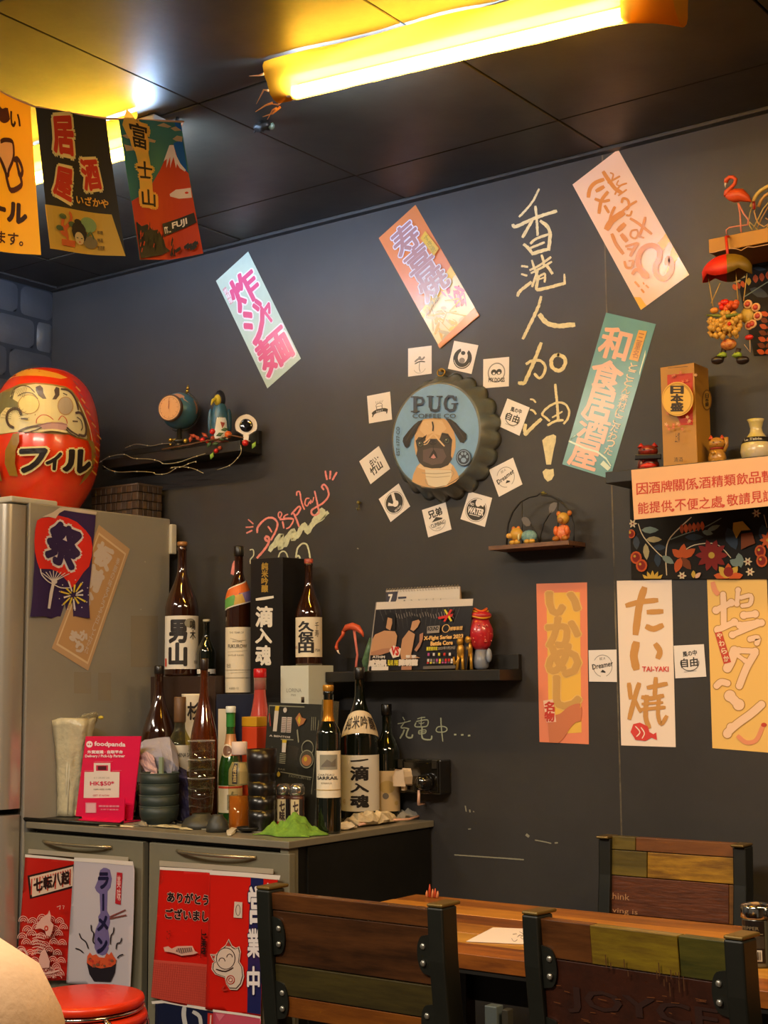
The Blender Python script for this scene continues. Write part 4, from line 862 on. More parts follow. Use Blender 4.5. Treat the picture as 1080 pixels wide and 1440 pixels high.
pr.poly([(118, 160), (150, 140), (215, 132), (270, 136), (300, 118), (380, 138), (450, 172), (520, 240), (562, 300), (574, 380), (566, 460), (545, 540), (500, 590), (470, 640), (430, 700), (412, 715), (385, 670), (340, 620), (290, 580), (230, 560), (135, 558), (115, 500), (98, 420), (94, 330), (102, 230)], 0)
qf = [(255, 160), (500, 262), (432, 580), (175, 455)]
pr.text('祭', qf, 1, .11); pr.text('祭', qf, 2, .055)
for a in range(8):
    x = 130 + a * 33; pr.stroke([(255, 665), (x + 25, 575 + abs(a - 3) * 6)], 10, 1, taper=.2)
pr.stroke([(138, 560), (150, 610), (200, 660), (250, 685), (320, 715), (390, 715)], 9, 1, sub=3); pr.stroke([(255, 660), (232, 760), (212, 880)], 30, 1); pr.ell(260, 665, 26, 20, 1)
for a in range(13):
    t_ = 2 * pi * a / 13; r0 = 35 if a % 2 else 25; r1 = 105 if a % 2 else 75
    pr.stroke([(415 + r0 * math.cos(t_), 775 + r0 * math.sin(t_)), (415 + r1 * math.cos(t_), 775 + r1 * 1.1 * math.sin(t_))], 13, 3 if a % 3 else 1, taper=-.5)
    pr.ell(415 + 118 * math.cos(t_), 775 + 125 * math.sin(t_), 5, 5, 1, 8)
pr.build('print', [P('#d8281c'), P('#d9d2d6'), P('#2a184c'), P('#d8c040')], fl_)

# ================================================================ daruma on the fridge
DZ = FZ + .0105; DY = -.30
Pd = atp(61, DY, DZ); dR = 77.0 / ppm(Pd + V((0, 0, .18))); dH = hz(519, Pd.x, DY) - DZ
da = thing('daruma_doll', Pd, 'big red round wishing doll with blank eyes on top of the fridge', 'doll')
prof = [(0, 0), (.50, 0), (.60, .012), (.62, .03), (.74, .10), (.90, .22), (.985, .36), (1.0, .47), (.985, .58), (.94, .70), (.85, .81), (.70, .90), (.48, .965), (.24, .993), (.0, 1.0)]
def dprof(k):                 # smooth interpolation of the outline
    out = []
    for i in range(len(prof) - 1):
        for s in range(k):
            f = s / k; p0, p1, p2, p3 = [V(prof[max(0, min(len(prof) - 1, i + d))]) for d in (-1, 0, 1, 2)]
            q = .5 * ((2 * p1) + (p2 - p0) * f + (2 * p0 - 5 * p1 + 4 * p2 - p3) * f * f + (3 * p1 - p0 - 3 * p2 + p3) * f ** 3); out.append((max(0, q.x) * dR, q.y * dH))
    return out + [(0.0, dH)]
DPF = dprof(4)
def dRad(z):
    z = max(0, min(dH, z))
    for (r0, z0), (r1, z1) in zip(DPF, DPF[1:]):
        if z0 <= z <= z1 and z1 > z0: return r0 + (r1 - r0) * (z - z0) / (z1 - z0)
    return DPF[-2][0]
MB().lathe(DPF, 48, Pd).build('body', mat('#de2a10', rough=.26, spec=.6, coat=.4, col2='#d8460e', nscale=7), da)
# face painting: direction -> (angle from the doll's front, height fraction). Front faces slightly right of the camera
dphi = face_phi(Pd) + .10
DM = CylMap(Pd, lambda z: dRad(z), dphi)
od = (0, 500); sd = 6.547
def D(pts):                   # traced image points -> (arc, z) on the doll
    out = []
    for x, y in cr(od[0], od[1], sd, pts):
        d = ray(x, y).normalized(); best = None; lo = (Pd - CAM).length - dR * 1.6; t = lo; hit = None
        while t < lo + dR * 1.7:
            p = CAM + d * t; z = p.z - Pd.z; rad = math.hypot(p.x - Pd.x, p.y - Pd.y)
            e = rad - dRad(z) if 0 <= z <= dH else 9
            if best is None or e < best[0]: best = (e, p)
            if e < 0: hit = p; break
            t += .002
        p = hit or best[1]; a = math.atan2(p.y - Pd.y, p.x - Pd.x) - dphi
        while a > pi: a -= 2 * pi
        while a < -pi: a += 2 * pi
        z = max(.001, min(dH - .001, p.z - Pd.z)); out.append((a * max(dRad(z), .01), z))
    return out
pr = Print(DM, .0006, .00022, grid=(.018, .018))
dp = lambda pts, mi: pr.poly(D(pts), mi)
ds = lambda pts, w, mi, sub=3, tp=0: pr.stroke(D(pts), w / sd / ppm(Pd), mi, sub=sub, taper=tp)
dp([(0, 160), (130, 128), (260, 120), (400, 135), (530, 165), (620, 205), (560, 215), (400, 190), (250, 185), (120, 200), (0, 235)], 1)         # golden crown
dp([(110, 295), (180, 262), (330, 250), (480, 262), (600, 285), (660, 320), (720, 400), (770, 500), (800, 600), (825, 700), (825, 790), (700, 760), (640, 730), (480, 722), (300, 712), (180, 705), (60, 720), (0, 730), (0, 350)], 0)     # olive ring
dp([(130, 320), (200, 282), (330, 262), (480, 275), (590, 300), (650, 345), (705, 430), (740, 520), (770, 620), (790, 720), (800, 770), (690, 745), (620, 715), (480, 705), (330, 705), (200, 700), (60, 715), (0, 722), (0, 480), (60, 420), (100, 370)], 2)   # cream face
dp([(0, 350), (90, 330), (150, 280), (120, 400), (200, 450), (180, 480), (60, 480), (10, 540), (0, 600)], 3)
dp([(330, 290), (370, 275), (395, 300), (400, 345), (428, 400), (395, 400), (355, 370), (332, 325)], 4); dp([(545, 300), (515, 288), (497, 320), (505, 360), (480, 405), (515, 405), (545, 365)], 4)
for cx, cy, rx, ry, mi in ((268, 450, 98, 92, 5), (598, 465, 72, 86, 6)):
    pr.poly(D([(cx + rx * math.cos(2 * pi * k / 22), cy + ry * math.sin(2 * pi * k / 22)) for k in range(22)]), 7)
    pr.poly(D([(cx + (rx - 8) * math.cos(2 * pi * k / 22), cy + (ry - 8) * math.sin(2 * pi * k / 22)) for k in range(22)]), mi)
for st_, w in (([(110, 400), (130, 320), (200, 280), (270, 290), (320, 340)], 10), ([(170, 375), (230, 345), (300, 350), (350, 400)], 9), ([(560, 310), (620, 320), (670, 370), (700, 440), (715, 500)], 20), ([(580, 350), (610, 365)], 14),
               ([(200, 545), (180, 500), (130, 490), (85, 520), (70, 580), (90, 640), (130, 665)], 26), ([(690, 530), (730, 530), (770, 590), (785, 680), (770, 740), (720, 730)], 24), ([(700, 570), (735, 600), (750, 660), (735, 690)], 10),
               ([(180, 700), (260, 665), (370, 645)], 16), ([(230, 715), (330, 690), (400, 655)], 10), ([(600, 655), (650, 700), (720, 745)], 16), ([(590, 665), (640, 720), (690, 748)], 9)): ds(st_, w, 4)
for k in range(12): a = .2 + k * .25; ds([(150 - 30 * math.cos(a) * 1.3, 600 - 80 * math.sin(a)), (150 - 100 * math.cos(a) * 1.3, 600 - 130 * math.sin(a))], 4, 3, 1)
for k in range(9): ds([(120 + 14 * k, 330 + 8 * k), (150 + 14 * k, 320 - 4 * k)], 5, 3, 1)
dp([(345, 600), (380, 560), (440, 560), (490, 600), (480, 635), (350, 632)], 5); ds([(340, 630), (345, 590), (385, 555), (440, 560), (485, 595)], 8, 8); ds([(530, 600), (560, 560), (595, 590), (605, 630)], 8, 8)
dp([(370, 655), (430, 622), (560, 620), (610, 645), (590, 690), (420, 700)], 9); ds([(360, 650), (470, 625), (600, 640)], 12, 10); ds([(380, 700), (480, 690), (600, 710)], 18, 2)
ds([(215, 588), (265, 592)], 18, 4); ds([(655, 610), (690, 612)], 18, 4)
ds([(700, 430), (760, 560), (800, 690), (820, 790)], 9, 2)
dp([(195, 720), (195, 800), (165, 880), (160, 1000), (185, 1120), (110, 1110), (70, 1000), (75, 880), (120, 780), (140, 725)], 0)
dp([(765, 760), (830, 800), (850, 900), (830, 1030), (770, 1130), (700, 1200), (760, 1080), (810, 980), (810, 860)], 0)
dp([(0, 960), (30, 1060), (50, 1160), (0, 1150)], 0)
for k in range(16):
    y0 = 240 + k * 55; x0 = 640 + 200 * min(1, k / 9.0) - max(0, k - 9) * 8; ds([(x0 + 15, y0), (x0 + 45, y0 + 35)], 20, 1 if k % 2 else 11, 1)
for txt, q in (('フ', [(215, 880), (425, 872), (380, 1080), (205, 1080)]), ('ィ', [(425, 935), (548, 905), (528, 1060), (425, 1050)]), ('ル', [(560, 885), (795, 880), (770, 1095), (565, 1065)])):
    pr.text(txt, D(q), 5, .12)
for txt, q in (('フ', [(215, 880), (425, 872), (380, 1080), (205, 1080)]), ('ィ', [(425, 935), (548, 905), (528, 1060), (425, 1050)]), ('ル', [(560, 885), (795, 880), (770, 1095), (565, 1065)])):
    pr.text(txt, D(q), 12, .05)
g_ = lambda h: mat(h, rough=.35, spec=.5)
pr.build('face_painting', [g_('#8a6a24'), g_('#d8952a'), g_('#d8cfa6'), g_('#6e6a4a'), g_('#4a3a34'), g_('#dccf98'), g_('#a89c90'), g_('#a58458'), g_('#b0402e'), g_('#b08a94'), g_('#8c6470'), g_('#a0301a'), g_('#1c1416')], da)
# woven box
def woven(name, label, lo, hi, n, m):
    t = thing(name, V(((lo[0] + hi[0]) / 2, (lo[1] + hi[1]) / 2, lo[2])), label, 'box'); d = .003
    MB().box((lo[0] + d, lo[1] + d, lo[2]), (hi[0] - d, hi[1] - d, hi[2] - .004)).build('lining', DARKM, t)
    mb = MB(); W_ = [mat('#4a3a2e', rough=.45), mat('#392c24', rough=.5)]
    for f in range(4):
        L_ = (hi[0] - lo[0]) if f % 2 == 0 else (hi[1] - lo[1]); k = n if f % 2 == 0 else m; nz = 4
        for i in range(k):
            for j in range(nz):
                a, b = i / k, (i + 1) / k; z0 = lo[2] + (hi[2] - lo[2]) * j / nz; z1 = lo[2] + (hi[2] - lo[2]) * (j + 1) / nz; g = .001; up = .0028 if (i + j) % 2 else .0012
                if f == 0: mb.box((lo[0] + L_ * a + g, lo[1] - up, z0 + g), (lo[0] + L_ * b - g, lo[1] + d, z1 - g), (i + j) % 2)
                if f == 1: mb.box((hi[0] - d, lo[1] + L_ * a + g, z0 + g), (hi[0] + up, lo[1] + L_ * b - g, z1 - g), (i + j) % 2)
                if f == 2: mb.box((lo[0] + L_ * a + g, hi[1] - d, z0 + g), (lo[0] + L_ * b - g, hi[1] + up, z1 - g), (i + j) % 2)
                if f == 3: mb.box((lo[0] - up, lo[1] + L_ * a + g, z0 + g), (lo[0] + d, lo[1] + L_ * b - g, z1 - g), (i + j) % 2)
    o = mb.build('woven_side', W_, t, bevel=.0008, seg=1); tag(o, kind='stuff'); MB().box((lo[0] - .003, lo[1] - .003, hi[2] - .006), (hi[0] + .003, hi[1] + .003, hi[2])).build('lid', mat('#4d4036', rough=.5), t, bevel=.001)
    return t
e0 = atp(193, -.13, FZ); bz = hz(679, e0.x, -.13)
woven('woven_box', 'dark woven box on top of the fridge behind the red doll', (e0.x - .20, -.13, FZ + .0005), (e0.x, -.03, bz), 9, 5)
# ================================================================ black ledge shelves on the wall
SHM = mat('#1b1814', rough=.42, spec=.5, noise=.15, nscale=9)
def ledge(label, x0, x1, yf, z0, z1, zl, group='black ledge shelves'):
    t = thing('wall_shelf', V(((x0 + x1) / 2, 0, z0)), label, 'shelf', group)
    MB().box((x0, yf, z0), (x1, -.0005, z1)).build('board', SHM, t, bevel=.0015)
    if zl: MB().box((x0 + .001, -.016, z1 + .0003), (x1 - .001, -.0005, zl)).build('back_lip', SHM, t, bevel=.0015)
    return t
# middle shelf
MZ = 1.243
ledge('black ledge shelf holding the fight poster, above the bottles', -2.388, -1.845, -.108, 1.216, MZ, 1.281)
# left shelf
p = xx(337, 619, -2.706); GY = p.y; GZ = p.z; gl = yy(177, 626, 0)
ledge('black ledge shelf high on the left with the globe clock and a light string', gl.x, -2.705, GY, GZ - .030, GZ, 1.943)
# right shelf
RZ = hz(664, -1.525, -.15); rl = atp(851, -.15, RZ)
ledge('dark grey shelf on the right under the boxed sake', rl.x, -.70, -.15, RZ - .027, RZ, None)
MB().box((rl.x + .028, -.018, RZ + .0003), (-.70, -.0005, RZ + .05)).build('shelf_rail', SHM).__setitem__('label', 'low back rail on top of the right shelf'); COL.objects['shelf_rail']['category'] = 'rail'
# upper right shelf: mustard front
UZ1 = hz(337, -1.247, -.15); ul = atp(997, -.15, UZ1)
us = thing('wall_shelf', V((-1.0, 0, UZ1 - .032)), 'mustard-fronted shelf at the top right under the flamingo', 'shelf')
MB().box((ul.x, -.146, UZ1 - .031), (-.70, -.0005, UZ1)).build('board', mat('#8a5a12', rough=.5), us, bevel=.001)
MB().box((ul.x - .001, -.150, UZ1 - .032), (-.70, -.1465, UZ1 + .0005)).build('front_edge', mat('#a9721a', rough=.45), us, bevel=.001)
# floral fabric pieces on the wall behind the right shelves
def floral(label, corners, seed):
    pl = PlaneMap((0, 0, 0), (0, -1, 0)); P_ = [pl(x, y, .0045) for x, y in corners]; t = thing('floral_cloth', sum(P_, V()) / 4, label, 'cloth', 'dark floral cloths on the wall')
    qm = QuadMap(P_); a = [qm(u, v, l) for l in (0, -.003) for u, v in ((0, 0), (1, 0), (1, 1), (0, 1))]
    MB().add(a, [(3, 2, 1, 0), (4, 5, 6, 7), (0, 1, 5, 4), (1, 2, 6, 5), (2, 3, 7, 6), (3, 0, 4, 7)]).build('cloth', mat('#17120f', rough=.85, bump=.1, bscale=400), t)
    return t, Print(PlaneMap((0, 0, 0), (0, -1, 0)), .0052, .00004)
FLM = [mat(c, rough=.8) for c in ('#7a8c84', '#b9a878', '#b0481a', '#861c14', '#c8a23c', '#3c4450', '#d8c4a0', '#7a3a14', '#c8561e', '#2c3a4a', '#17120f', '#e0b090')]
def leafp(p, x, y, L_, w, a, mi):
    c, s = math.cos(a), math.sin(a)
    p.poly([(x + L_ * u * c - w * v * s, y + L_ * u * s + w * v * c) for u, v in ((0, 0), (.2, .7), (.5, 1), (.8, .6), (1, 0), (.8, -.6), (.5, -1), (.2, -.7))], mi)
def daisy(p, x, y, r, n, mi, mc): [leafp(p, x, y, r, r * .22, 2 * pi * k / n, mi) for k in range(n)]; p.ell(x, y, r * .2, r * .2, mc, 10)
t, p = floral('dark floral cloth under the red-lettered notice', [(886, 664), (1130, 655), (1130, 814), (889, 815)], 1)
tr = lambda x, y: (840 + x / 4.5, 600 + y / 4.5)
def LF(x, y, L_, w, a, mi): q = tr(x, y); leafp(p, q[0], q[1], L_ / 4.5, w / 4.5, a, mi)
for st_, w, mi in (([(265, 615), (300, 700), (400, 810), (450, 840)], 6, 6), ([(445, 940), (440, 800), (470, 700), (600, 575)], 7, 6), ([(470, 715), (560, 680), (680, 640), (790, 580)], 6, 0), ([(540, 800), (620, 750), (760, 745), (850, 830)], 6, 6), ([(1060, 560), (1080, 640)], 6, 6)): p.stroke([tr(*q) for q in st_], w / 4.5, mi, sub=4)
for a in ((285, 655, 110, 22, 0, 0), (315, 715, 100, 20, 0, 1), (312, 740, 105, 20, 1.5, 1), (415, 820, 90, 22, .55, 0), (250, 690, 90, 22, 1.5, 5), (360, 765, 80, 20, 0, 9), (385, 800, 90, 22, 1.5, 9), (670, 665, 70, 18, .2, 0), (700, 660, 90, 16, -.4, 0), (560, 700, 120, 22, 0, 9),
          (540, 830, 80, 24, -2.4, 8), (540, 830, 90, 24, -1.4, 8), (545, 830, 100, 26, -.6, 8), (540, 830, 95, 26, .9, 7), (535, 830, 100, 26, 1.9, 8), (870, 880, 60, 22, -1.0, 0), (905, 880, 70, 24, -2.6, 0), (900, 800, 95, 26, 1.4, 0), (830, 640, 150, 40, 1.2, 9), (1050, 620, 120, 34, 1.4, 9)): LF(*a)
q = tr(730, 815); daisy(p, q[0], q[1], 23, 10, 3, 4); q = tr(730, 800)
for k in range(6): LF(540 + 26 * k, 620 - 4 * k, 60, 14, 1.5, 8 if k % 2 else 2)
for x, y in ((232, 615), (1015, 550), (960, 855), (975, 920), (545, 945)): q = tr(x, y); daisy(p, q[0], q[1], 6.5, 6, 6, 3)
for x, y, s in ((255, 830, 1), (1040, 790, 1), (1050, 850, 1), (290, 880, 1), (225, 680, .7)):
    q = tr(x, y); p.ell(q[0], q[1], 8 * s, 9 * s, 8, 12); p.ell(q[0], q[1], 5.5 * s, 6.5 * s, 3, 12); p.ell(q[0] - 2, q[1] - 2, 2, 2, 4, 6)
for k in range(9): LF(360, 1000, 90, 14, pi + k * pi / 8, 4)
for k in range(5): LF(840, 960, 95, 26, pi + .2 + k * .68, 4 if k % 2 else 8)
q = tr(840, 920); p.ell(q[0], q[1], 7, 7, 3, 12)
p.poly([tr(*q) for q in ((870, 610), (930, 600), (980, 655), (920, 660), (890, 710), (868, 660))], 4); p.poly([tr(*q) for q in ((920, 680), (990, 670), (1010, 740), (960, 760), (920, 780))], 7)
LF(620, 960, 50, 14, -1.6, 4); LF(630, 960, 50, 14, -.8, 11)
for x in (1090, 1160, 1230): q = tr(x, 720); daisy(p, q[0], q[1], 12, 8, 8, 4)
p.clip = (887, 664, 1128, 814); p.build('flower_print', FLM, t)
t, p = floral('dark floral cloth on the wall behind the hanging doll', [(1029, 352), (1140, 332), (1140, 488), (1061, 500)], 2)
t9 = lambda x, y: (960 + x / 9, 360 + y / 9)
def L9_(x, y, L_, w, a, mi): q = t9(x, y); leafp(p, q[0], q[1], L_ / 9, w / 9, a, mi)
for a in ((930, 100, 160, 30, 0, 9), (900, 160, 170, 26, .1, 9), (700, 260, 110, 26, .1, 1), (630, 320, 120, 26, 0, 1), (650, 360, 90, 30, 1.1, 8), (700, 340, 90, 30, 1.2, 2), (760, 320, 90, 30, 1.3, 8), (850, 280, 100, 30, 1.6, 4), (930, 240, 110, 36, 1.5, 2), (1010, 220, 110, 36, 1.5, 2), (1090, 200, 110, 36, 1.5, 2), (860, 420, 260, 60, .4, 5)): L9_(*a)
p.stroke([t9(780, 530), t9(860, 480), t9(1080, 340), t9(1300, 250)], 1.4, 0)
for k in range(7):
    for j in (-1, 1): L9_(1040 - 8 * k + 60, 760 + 80 * k, 110, 34, (-.5 if j > 0 else pi + .4) , 7 if k % 2 else 8)
p.build('flower_print', FLM, t)
# the red-lettered notice on the front of the shelf
NP = PlaneMap((0, -.153, 0), (0, -1, 0))
c = [(888, 661), (1125, 637), (1129, 707), (892, 731)]
t, pr, q = paper('notice_strip', c, 'long cream paper notice with red characters taped to the right shelf', 'notice', [P('#e8b688', rough=.6)], None, lift=.0015, plane=NP)
pn = Print(PlaneMap((0, -.1545, 0), (0, -1, 0)), .0005, .00005)
def line(txt, a, b, h):       # characters in square cells along a sloping line
    n = len(txt)
    for i, ch in enumerate(txt):
        if ch in ',，': k = .25
        x0 = a[0] + (b[0] - a[0]) * i / n; x1 = a[0] + (b[0] - a[0]) * (i + .92) / n; y0 = a[1] + (b[1] - a[1]) * i / n; y1 = a[1] + (b[1] - a[1]) * (i + .92) / n
        if ch == ',': pn.k = 0; pn.text(',', [(x0 + 1, y0 + h * .75), (x0 + 4, y0 + h * .72), (x0 + 4, y0 + h * 1.02), (x0 + 1, y0 + h * 1.05)], 0, .03); continue
        pn.k = 0; pn.text(ch, [(x0, y0), (x1, y1), (x1 + .5, y1 + h), (x0 + .5, y0 + h)], 0, .012)
line('因酒牌關係', (895, 680), (981, 671.5), 16); line(',', (978, 674), (982, 673), 13); line('酒精類飲品暫未', (983, 671.5), (1106, 659), 16)
line('能提供', (897, 707), (946, 703), 16); line(',', (944, 706), (948, 705), 13); line('不便之處', (949, 703), (1017, 697), 16); line(',', (1015, 700), (1019, 699), 13); line('敬請見諒', (1022, 696), (1090, 688), 16)
pn.build('red_lettering', [P('#c43a22')], t)
for px, py in ((888, 690), (884, 716)):
    pass
# ---------------- items on the left shelf
GT = GZ + .0006
g0 = atp(252, -.075, GT); s_ = ppm(g0)
gb = thing('globe_clock', g0, 'blue globe clock with an orange dial on a dark stand', 'clock')
gc = V((g0.x, g0.y, hz(578, g0.x, g0.y))); gr = 26 / s_
STD = mat('#25231f', rough=.3, spec=.6); GOLD = mat('#c09a3c', rough=.25, metal=.8)
MB().lathe([(.026, 0), (.026, .006), (.018, .010), (.010, .016), (.013, .022), (.018, .026), (.016, .031), (.008, .034), (.007, gc.z - g0.z - gr * .97)], 20, g0).build('stand', STD, gb)
MB().ball(gc, gr, 0, 28, 18).build('globe', mat('#3e6a80', rough=.35, spec=.5), gb)
CM = lambda a, z, l=0: gc + V((math.cos(z) * math.cos(a), math.cos(z) * math.sin(a), math.sin(z))) * (gr + l)
pf = face_phi(gc); pr = Print(CM, .0004, .0003, grid=(.15, .15))
pr.poly([(pf - .9, .75), (pf - .3, 1.05), (pf + .1, .95), (pf + .35, .75), (pf + .25, .45), (pf + .55, .3), (pf + .7, .1), (pf + .5, .35), (pf + .2, .62), (pf - .1, .55), (pf - .5, .6)], 0); pr.poly([(pf + 1.0, .5), (pf + 1.3, .6), (pf + 1.4, .1), (pf + 1.1, -.3)], 0)
pr.build('continents', [mat('#b8866c', rough=.5)], gb)
dd = (CAM - gc); dd.z = 0; dd.normalize(); dd = Matrix.Rotation(-.55, 3, 'Z') @ dd; dc = gc + dd * (gr * .77)
MB().lathe([(gr * .70, 0), (gr * .74, .004), (gr * .74, gr * .24), (gr * .68, gr * .28), (gr * .66, gr * .26)], 28, dc, axis=dd).build('dial_rim', mat('#4a3426', rough=.35), gb)
u_ = V((0, 0, 1)).cross(dd).normalized(); fcn = dc + dd * (gr * .265)
DPm = lambda x, y, l=0: fcn + u_ * x + V((0, 0, 1)) * y + dd * l
pr = Print(DPm, 0.0, .0003); pr.ell(0, 0, gr * .66, gr * .66, 0, 28); pr.ring(0, 0, gr * .58, gr * .58, .0008, 1)
for k in range(12): a = k * pi / 6; pr.stroke([(gr * .48 * math.sin(a), gr * .48 * math.cos(a)), (gr * .56 * math.sin(a), gr * .56 * math.cos(a))], .0012, 1)
pr.stroke([(0, -.004), (0, gr * .5)], .0022, 2, taper=.5); pr.stroke([(0, 0), (.001, gr * .35)], .0035, 2, taper=.4); pr.build('dial', [mat('#d09a62', rough=.4), mat('#7a4422', rough=.4), mat('#6e1c1c', rough=.4)], gb)
ax = V((.45, .1, 1)).normalized(); mb = MB()
mb.tube([gc + ax * (gr + .0) , gc + ax * (gr + .010)], .003, 8); mb.ball(gc + ax * (gr + .009), .0055, 0, 10, 7); mb.lathe([(.0045, 0), (.005, .004), (.0025, .010), (0, .018)], 10, gc + ax * (gr + .014)); mb.build('finial', GOLD, gb)
# meridian half ring behind
mb = MB(); up_ = ax; sd_ = V((.8, .55, 0)).normalized(); mb.tube([gc + up_ * math.cos(a) * (gr + .005) + (sd_ - up_ * sd_.dot(up_)).normalized() * math.sin(a) * (gr + .005) for a in [pi * k / 16 for k in range(17)]], .0022, 6); mb.build('meridian_ring', STD, gb)
mb = MB(); k0 = g0 + V((-.024, -.012, .032)); mb.ball(k0, .0065, 0, 10, 7); mb.ball(k0 + V((0, 0, -.014)), .004, 0, 8, 6); mb.tube([k0, g0 + V((0, 0, .034))], .0018, 6); mb.build('knob', GOLD, gb)
# toucan-like bird figurine in a blue coat
b0 = atp(309, -.070, GT); bh = hz(546, b0.x, b0.y) - b0.z; w_ = 13 / ppm(b0)
bd = thing('bird_figurine', b0, 'bird figurine in a blue jacket and white shirt with a yellow beak', 'figurine')
MB().lathe([(w_ * 1.05, 0), (w_ * 1.1, .006), (w_ * .95, .012)], 16, b0).build('base', mat('#5a2a20', rough=.4), bd)
MB().lathe([(w_ * .95, .0), (w_ * 1.0, bh * .18), (w_ * .95, bh * .42), (w_ * .72, bh * .60), (w_ * .45, bh * .68), (0, bh * .70)], 18, b0 + V((0, 0, .010))).build('body', mat('#2c5a74', rough=.4), bd)
fd = (CAM - b0); fd.z = 0; fd.normalize(); sd = V((-fd.y, fd.x, 0))
sh = CylMap(b0 + V((0, 0, 0)), lambda z: w_ * (1.02 if z < bh * .4 else 1.02 - .5 * (z - bh * .4) / (bh * .25)), face_phi(b0) + .25)
pr = Print(sh, .0012, .0003, grid=(.006, .02)); pr.poly([(-w_ * .95, .014), (w_ * .75, .014), (w_ * .5, bh * .40), (.0, bh * .66), (-w_ * .6, bh * .42)], 0); pr.poly([(-.003, bh * .58), (.006, bh * .58), (.007, bh * .34), (.0, bh * .26), (-.005, bh * .36)], 1); pr.build('shirt', [mat('#d0d4d6', rough=.45), mat('#8a2a22', rough=.4)], bd)
mb = MB(); hc = b0 + V((0, 0, bh * .80)); mb.ball(hc, (w_ * .62, w_ * .62, bh * .17), 0, 14, 10); mb.build('head', mat('#14161a', rough=.35), bd)
mb = MB(); mb.ball(hc + fd * w_ * .45 - sd * w_ * .25 + V((0, 0, -.004)), (w_ * .40, w_ * .40, bh * .10), 0, 12, 8); mb.tube([hc + fd * w_ * .5 - sd * w_ * .35, hc + fd * w_ * 1.0 - sd * w_ * .75 + V((0, 0, -.008)), hc + fd * w_ * 1.05 - sd * w_ * .95 + V((0, 0, -.022))], [.0065, .005, .0015], 8); mb.build('beak', mat('#c9b832', rough=.4), bd)
for s in (-1, 1):
    MB().ball(b0 + sd * s * w_ * .98 + V((0, 0, bh * .40)), (w_ * .30, w_ * .42, bh * .24), 0, 10, 8).build('wing', mat('#26506a', rough=.4), bd)
# white pin shaped holder
w0 = atp(346, -.060, GT); wt = hz(580, w0.x, w0.y); sW = ppm(w0); cz = hz(599, w0.x, w0.y) - w0.z; R0 = 15.5 / sW
wp = thing('round_camera', w0, 'white drop-shaped camera with a round black lens', 'camera')
fd = (CAM - w0); fd.z = 0; fd.normalize(); sd = V((0, 0, 1)).cross(fd).normalized()
outl = [(R0 * math.cos(a), cz + R0 * math.sin(a)) for a in [(-.15 + 1.3 * k / 16) * pi for k in range(17)]] + [(-.0085, cz * .42), (-.006, .004), (.006, .004), (.0085, cz * .42)]
MB().prism(outl, lambda x, y, l: w0 + sd * x + V((0, 0, y)) + fd * l, -.008, .008).build('shell', mat('#e4dcd6', rough=.3), wp, bevel=.003)
MB().lathe([(R0 * .60, 0), (R0 * .60, .003), (R0 * .48, .0045), (0, .0035)], 24, w0 + V((0, 0, cz)) + fd * .0078, axis=fd).build('lens', mat('#0e0c0c', rough=.1, coat=1), wp)
MB().lathe([(.013, 0), (.013, .003), (.007, .005)], 16, w0).build('foot', mat('#d8d0c8', rough=.4), wp)
# artificial berries and leaves
bm_ = [mat('#b81a16', rough=.3), mat('#c8560e', rough=.35), mat('#9c3a1c', rough=.5), mat('#2c4a22', rough=.5), mat('#7fa63a', rough=.5), mat('#b79a3c', rough=.3, metal=.5), mat('#5a3a20', rough=.7)]
sp = thing('berry_spray', atp(305, -.095, GT), 'artificial spray of red berries, orange fruit and leaves on the left shelf', 'decoration')
def at2(px, py, Y): return yy(px, py, Y)
mb = MB()
twig = [at2(x, y, -.105 - .0 * i) for i, (x, y) in enumerate(((228, 632), (262, 626), (285, 621), (305, 618), (325, 612), (342, 618)))]
for p_ in twig: p_.z = max(p_.z, GT + .003)
mb.tube(twig, .0022, 6); mb.build('twig', bm_[6], sp)
for px, py, r, mi in ((261, 620, .007, 5), (285, 619, .0085, 0), (292, 621, .006, 0), (299, 607, .009, 0), (299, 616, .007, 2), (321, 611, .0105, 1), (345, 623, .0095, 0), (304, 634, .007, 0), (309, 630, .006, 2)):
    MB().ball(at2(px, py, GY - .004 if py > 622 else -.10), r, 0, 10, 7).build('berry', bm_[mi], sp)
for px, py, mi in ((272, 613, 2), (278, 616, 2), (268, 617, 2), (294, 625, 3), (309, 611, 3), (313, 617, 3), (303, 624, 3), (298, 641, 4), (357, 626, 4), (288, 612, 2), (316, 604, 3)):
    c_ = at2(px, py, GY - .005 if py > 622 else -.104); rr = random.Random(px); a = rr.uniform(0, 6); L_ = .012
    dx_ = RT * math.cos(a) + V((0, 0, 1)) * math.sin(a); dn = RT * -math.sin(a) + V((0, 0, 1)) * math.cos(a); nn = -FW
    mb = MB(); mb.add([c_ - dx_ * L_, c_ + dn * .006 + nn * .002, c_ + dx_ * L_, c_ - dn * .006 + nn * .002, c_ + nn * .001], [(0, 3, 4), (3, 2, 4), (2, 1, 4), (1, 0, 4)], 0, True); mb.build('leaf', bm_[mi], sp, solid=.0008)
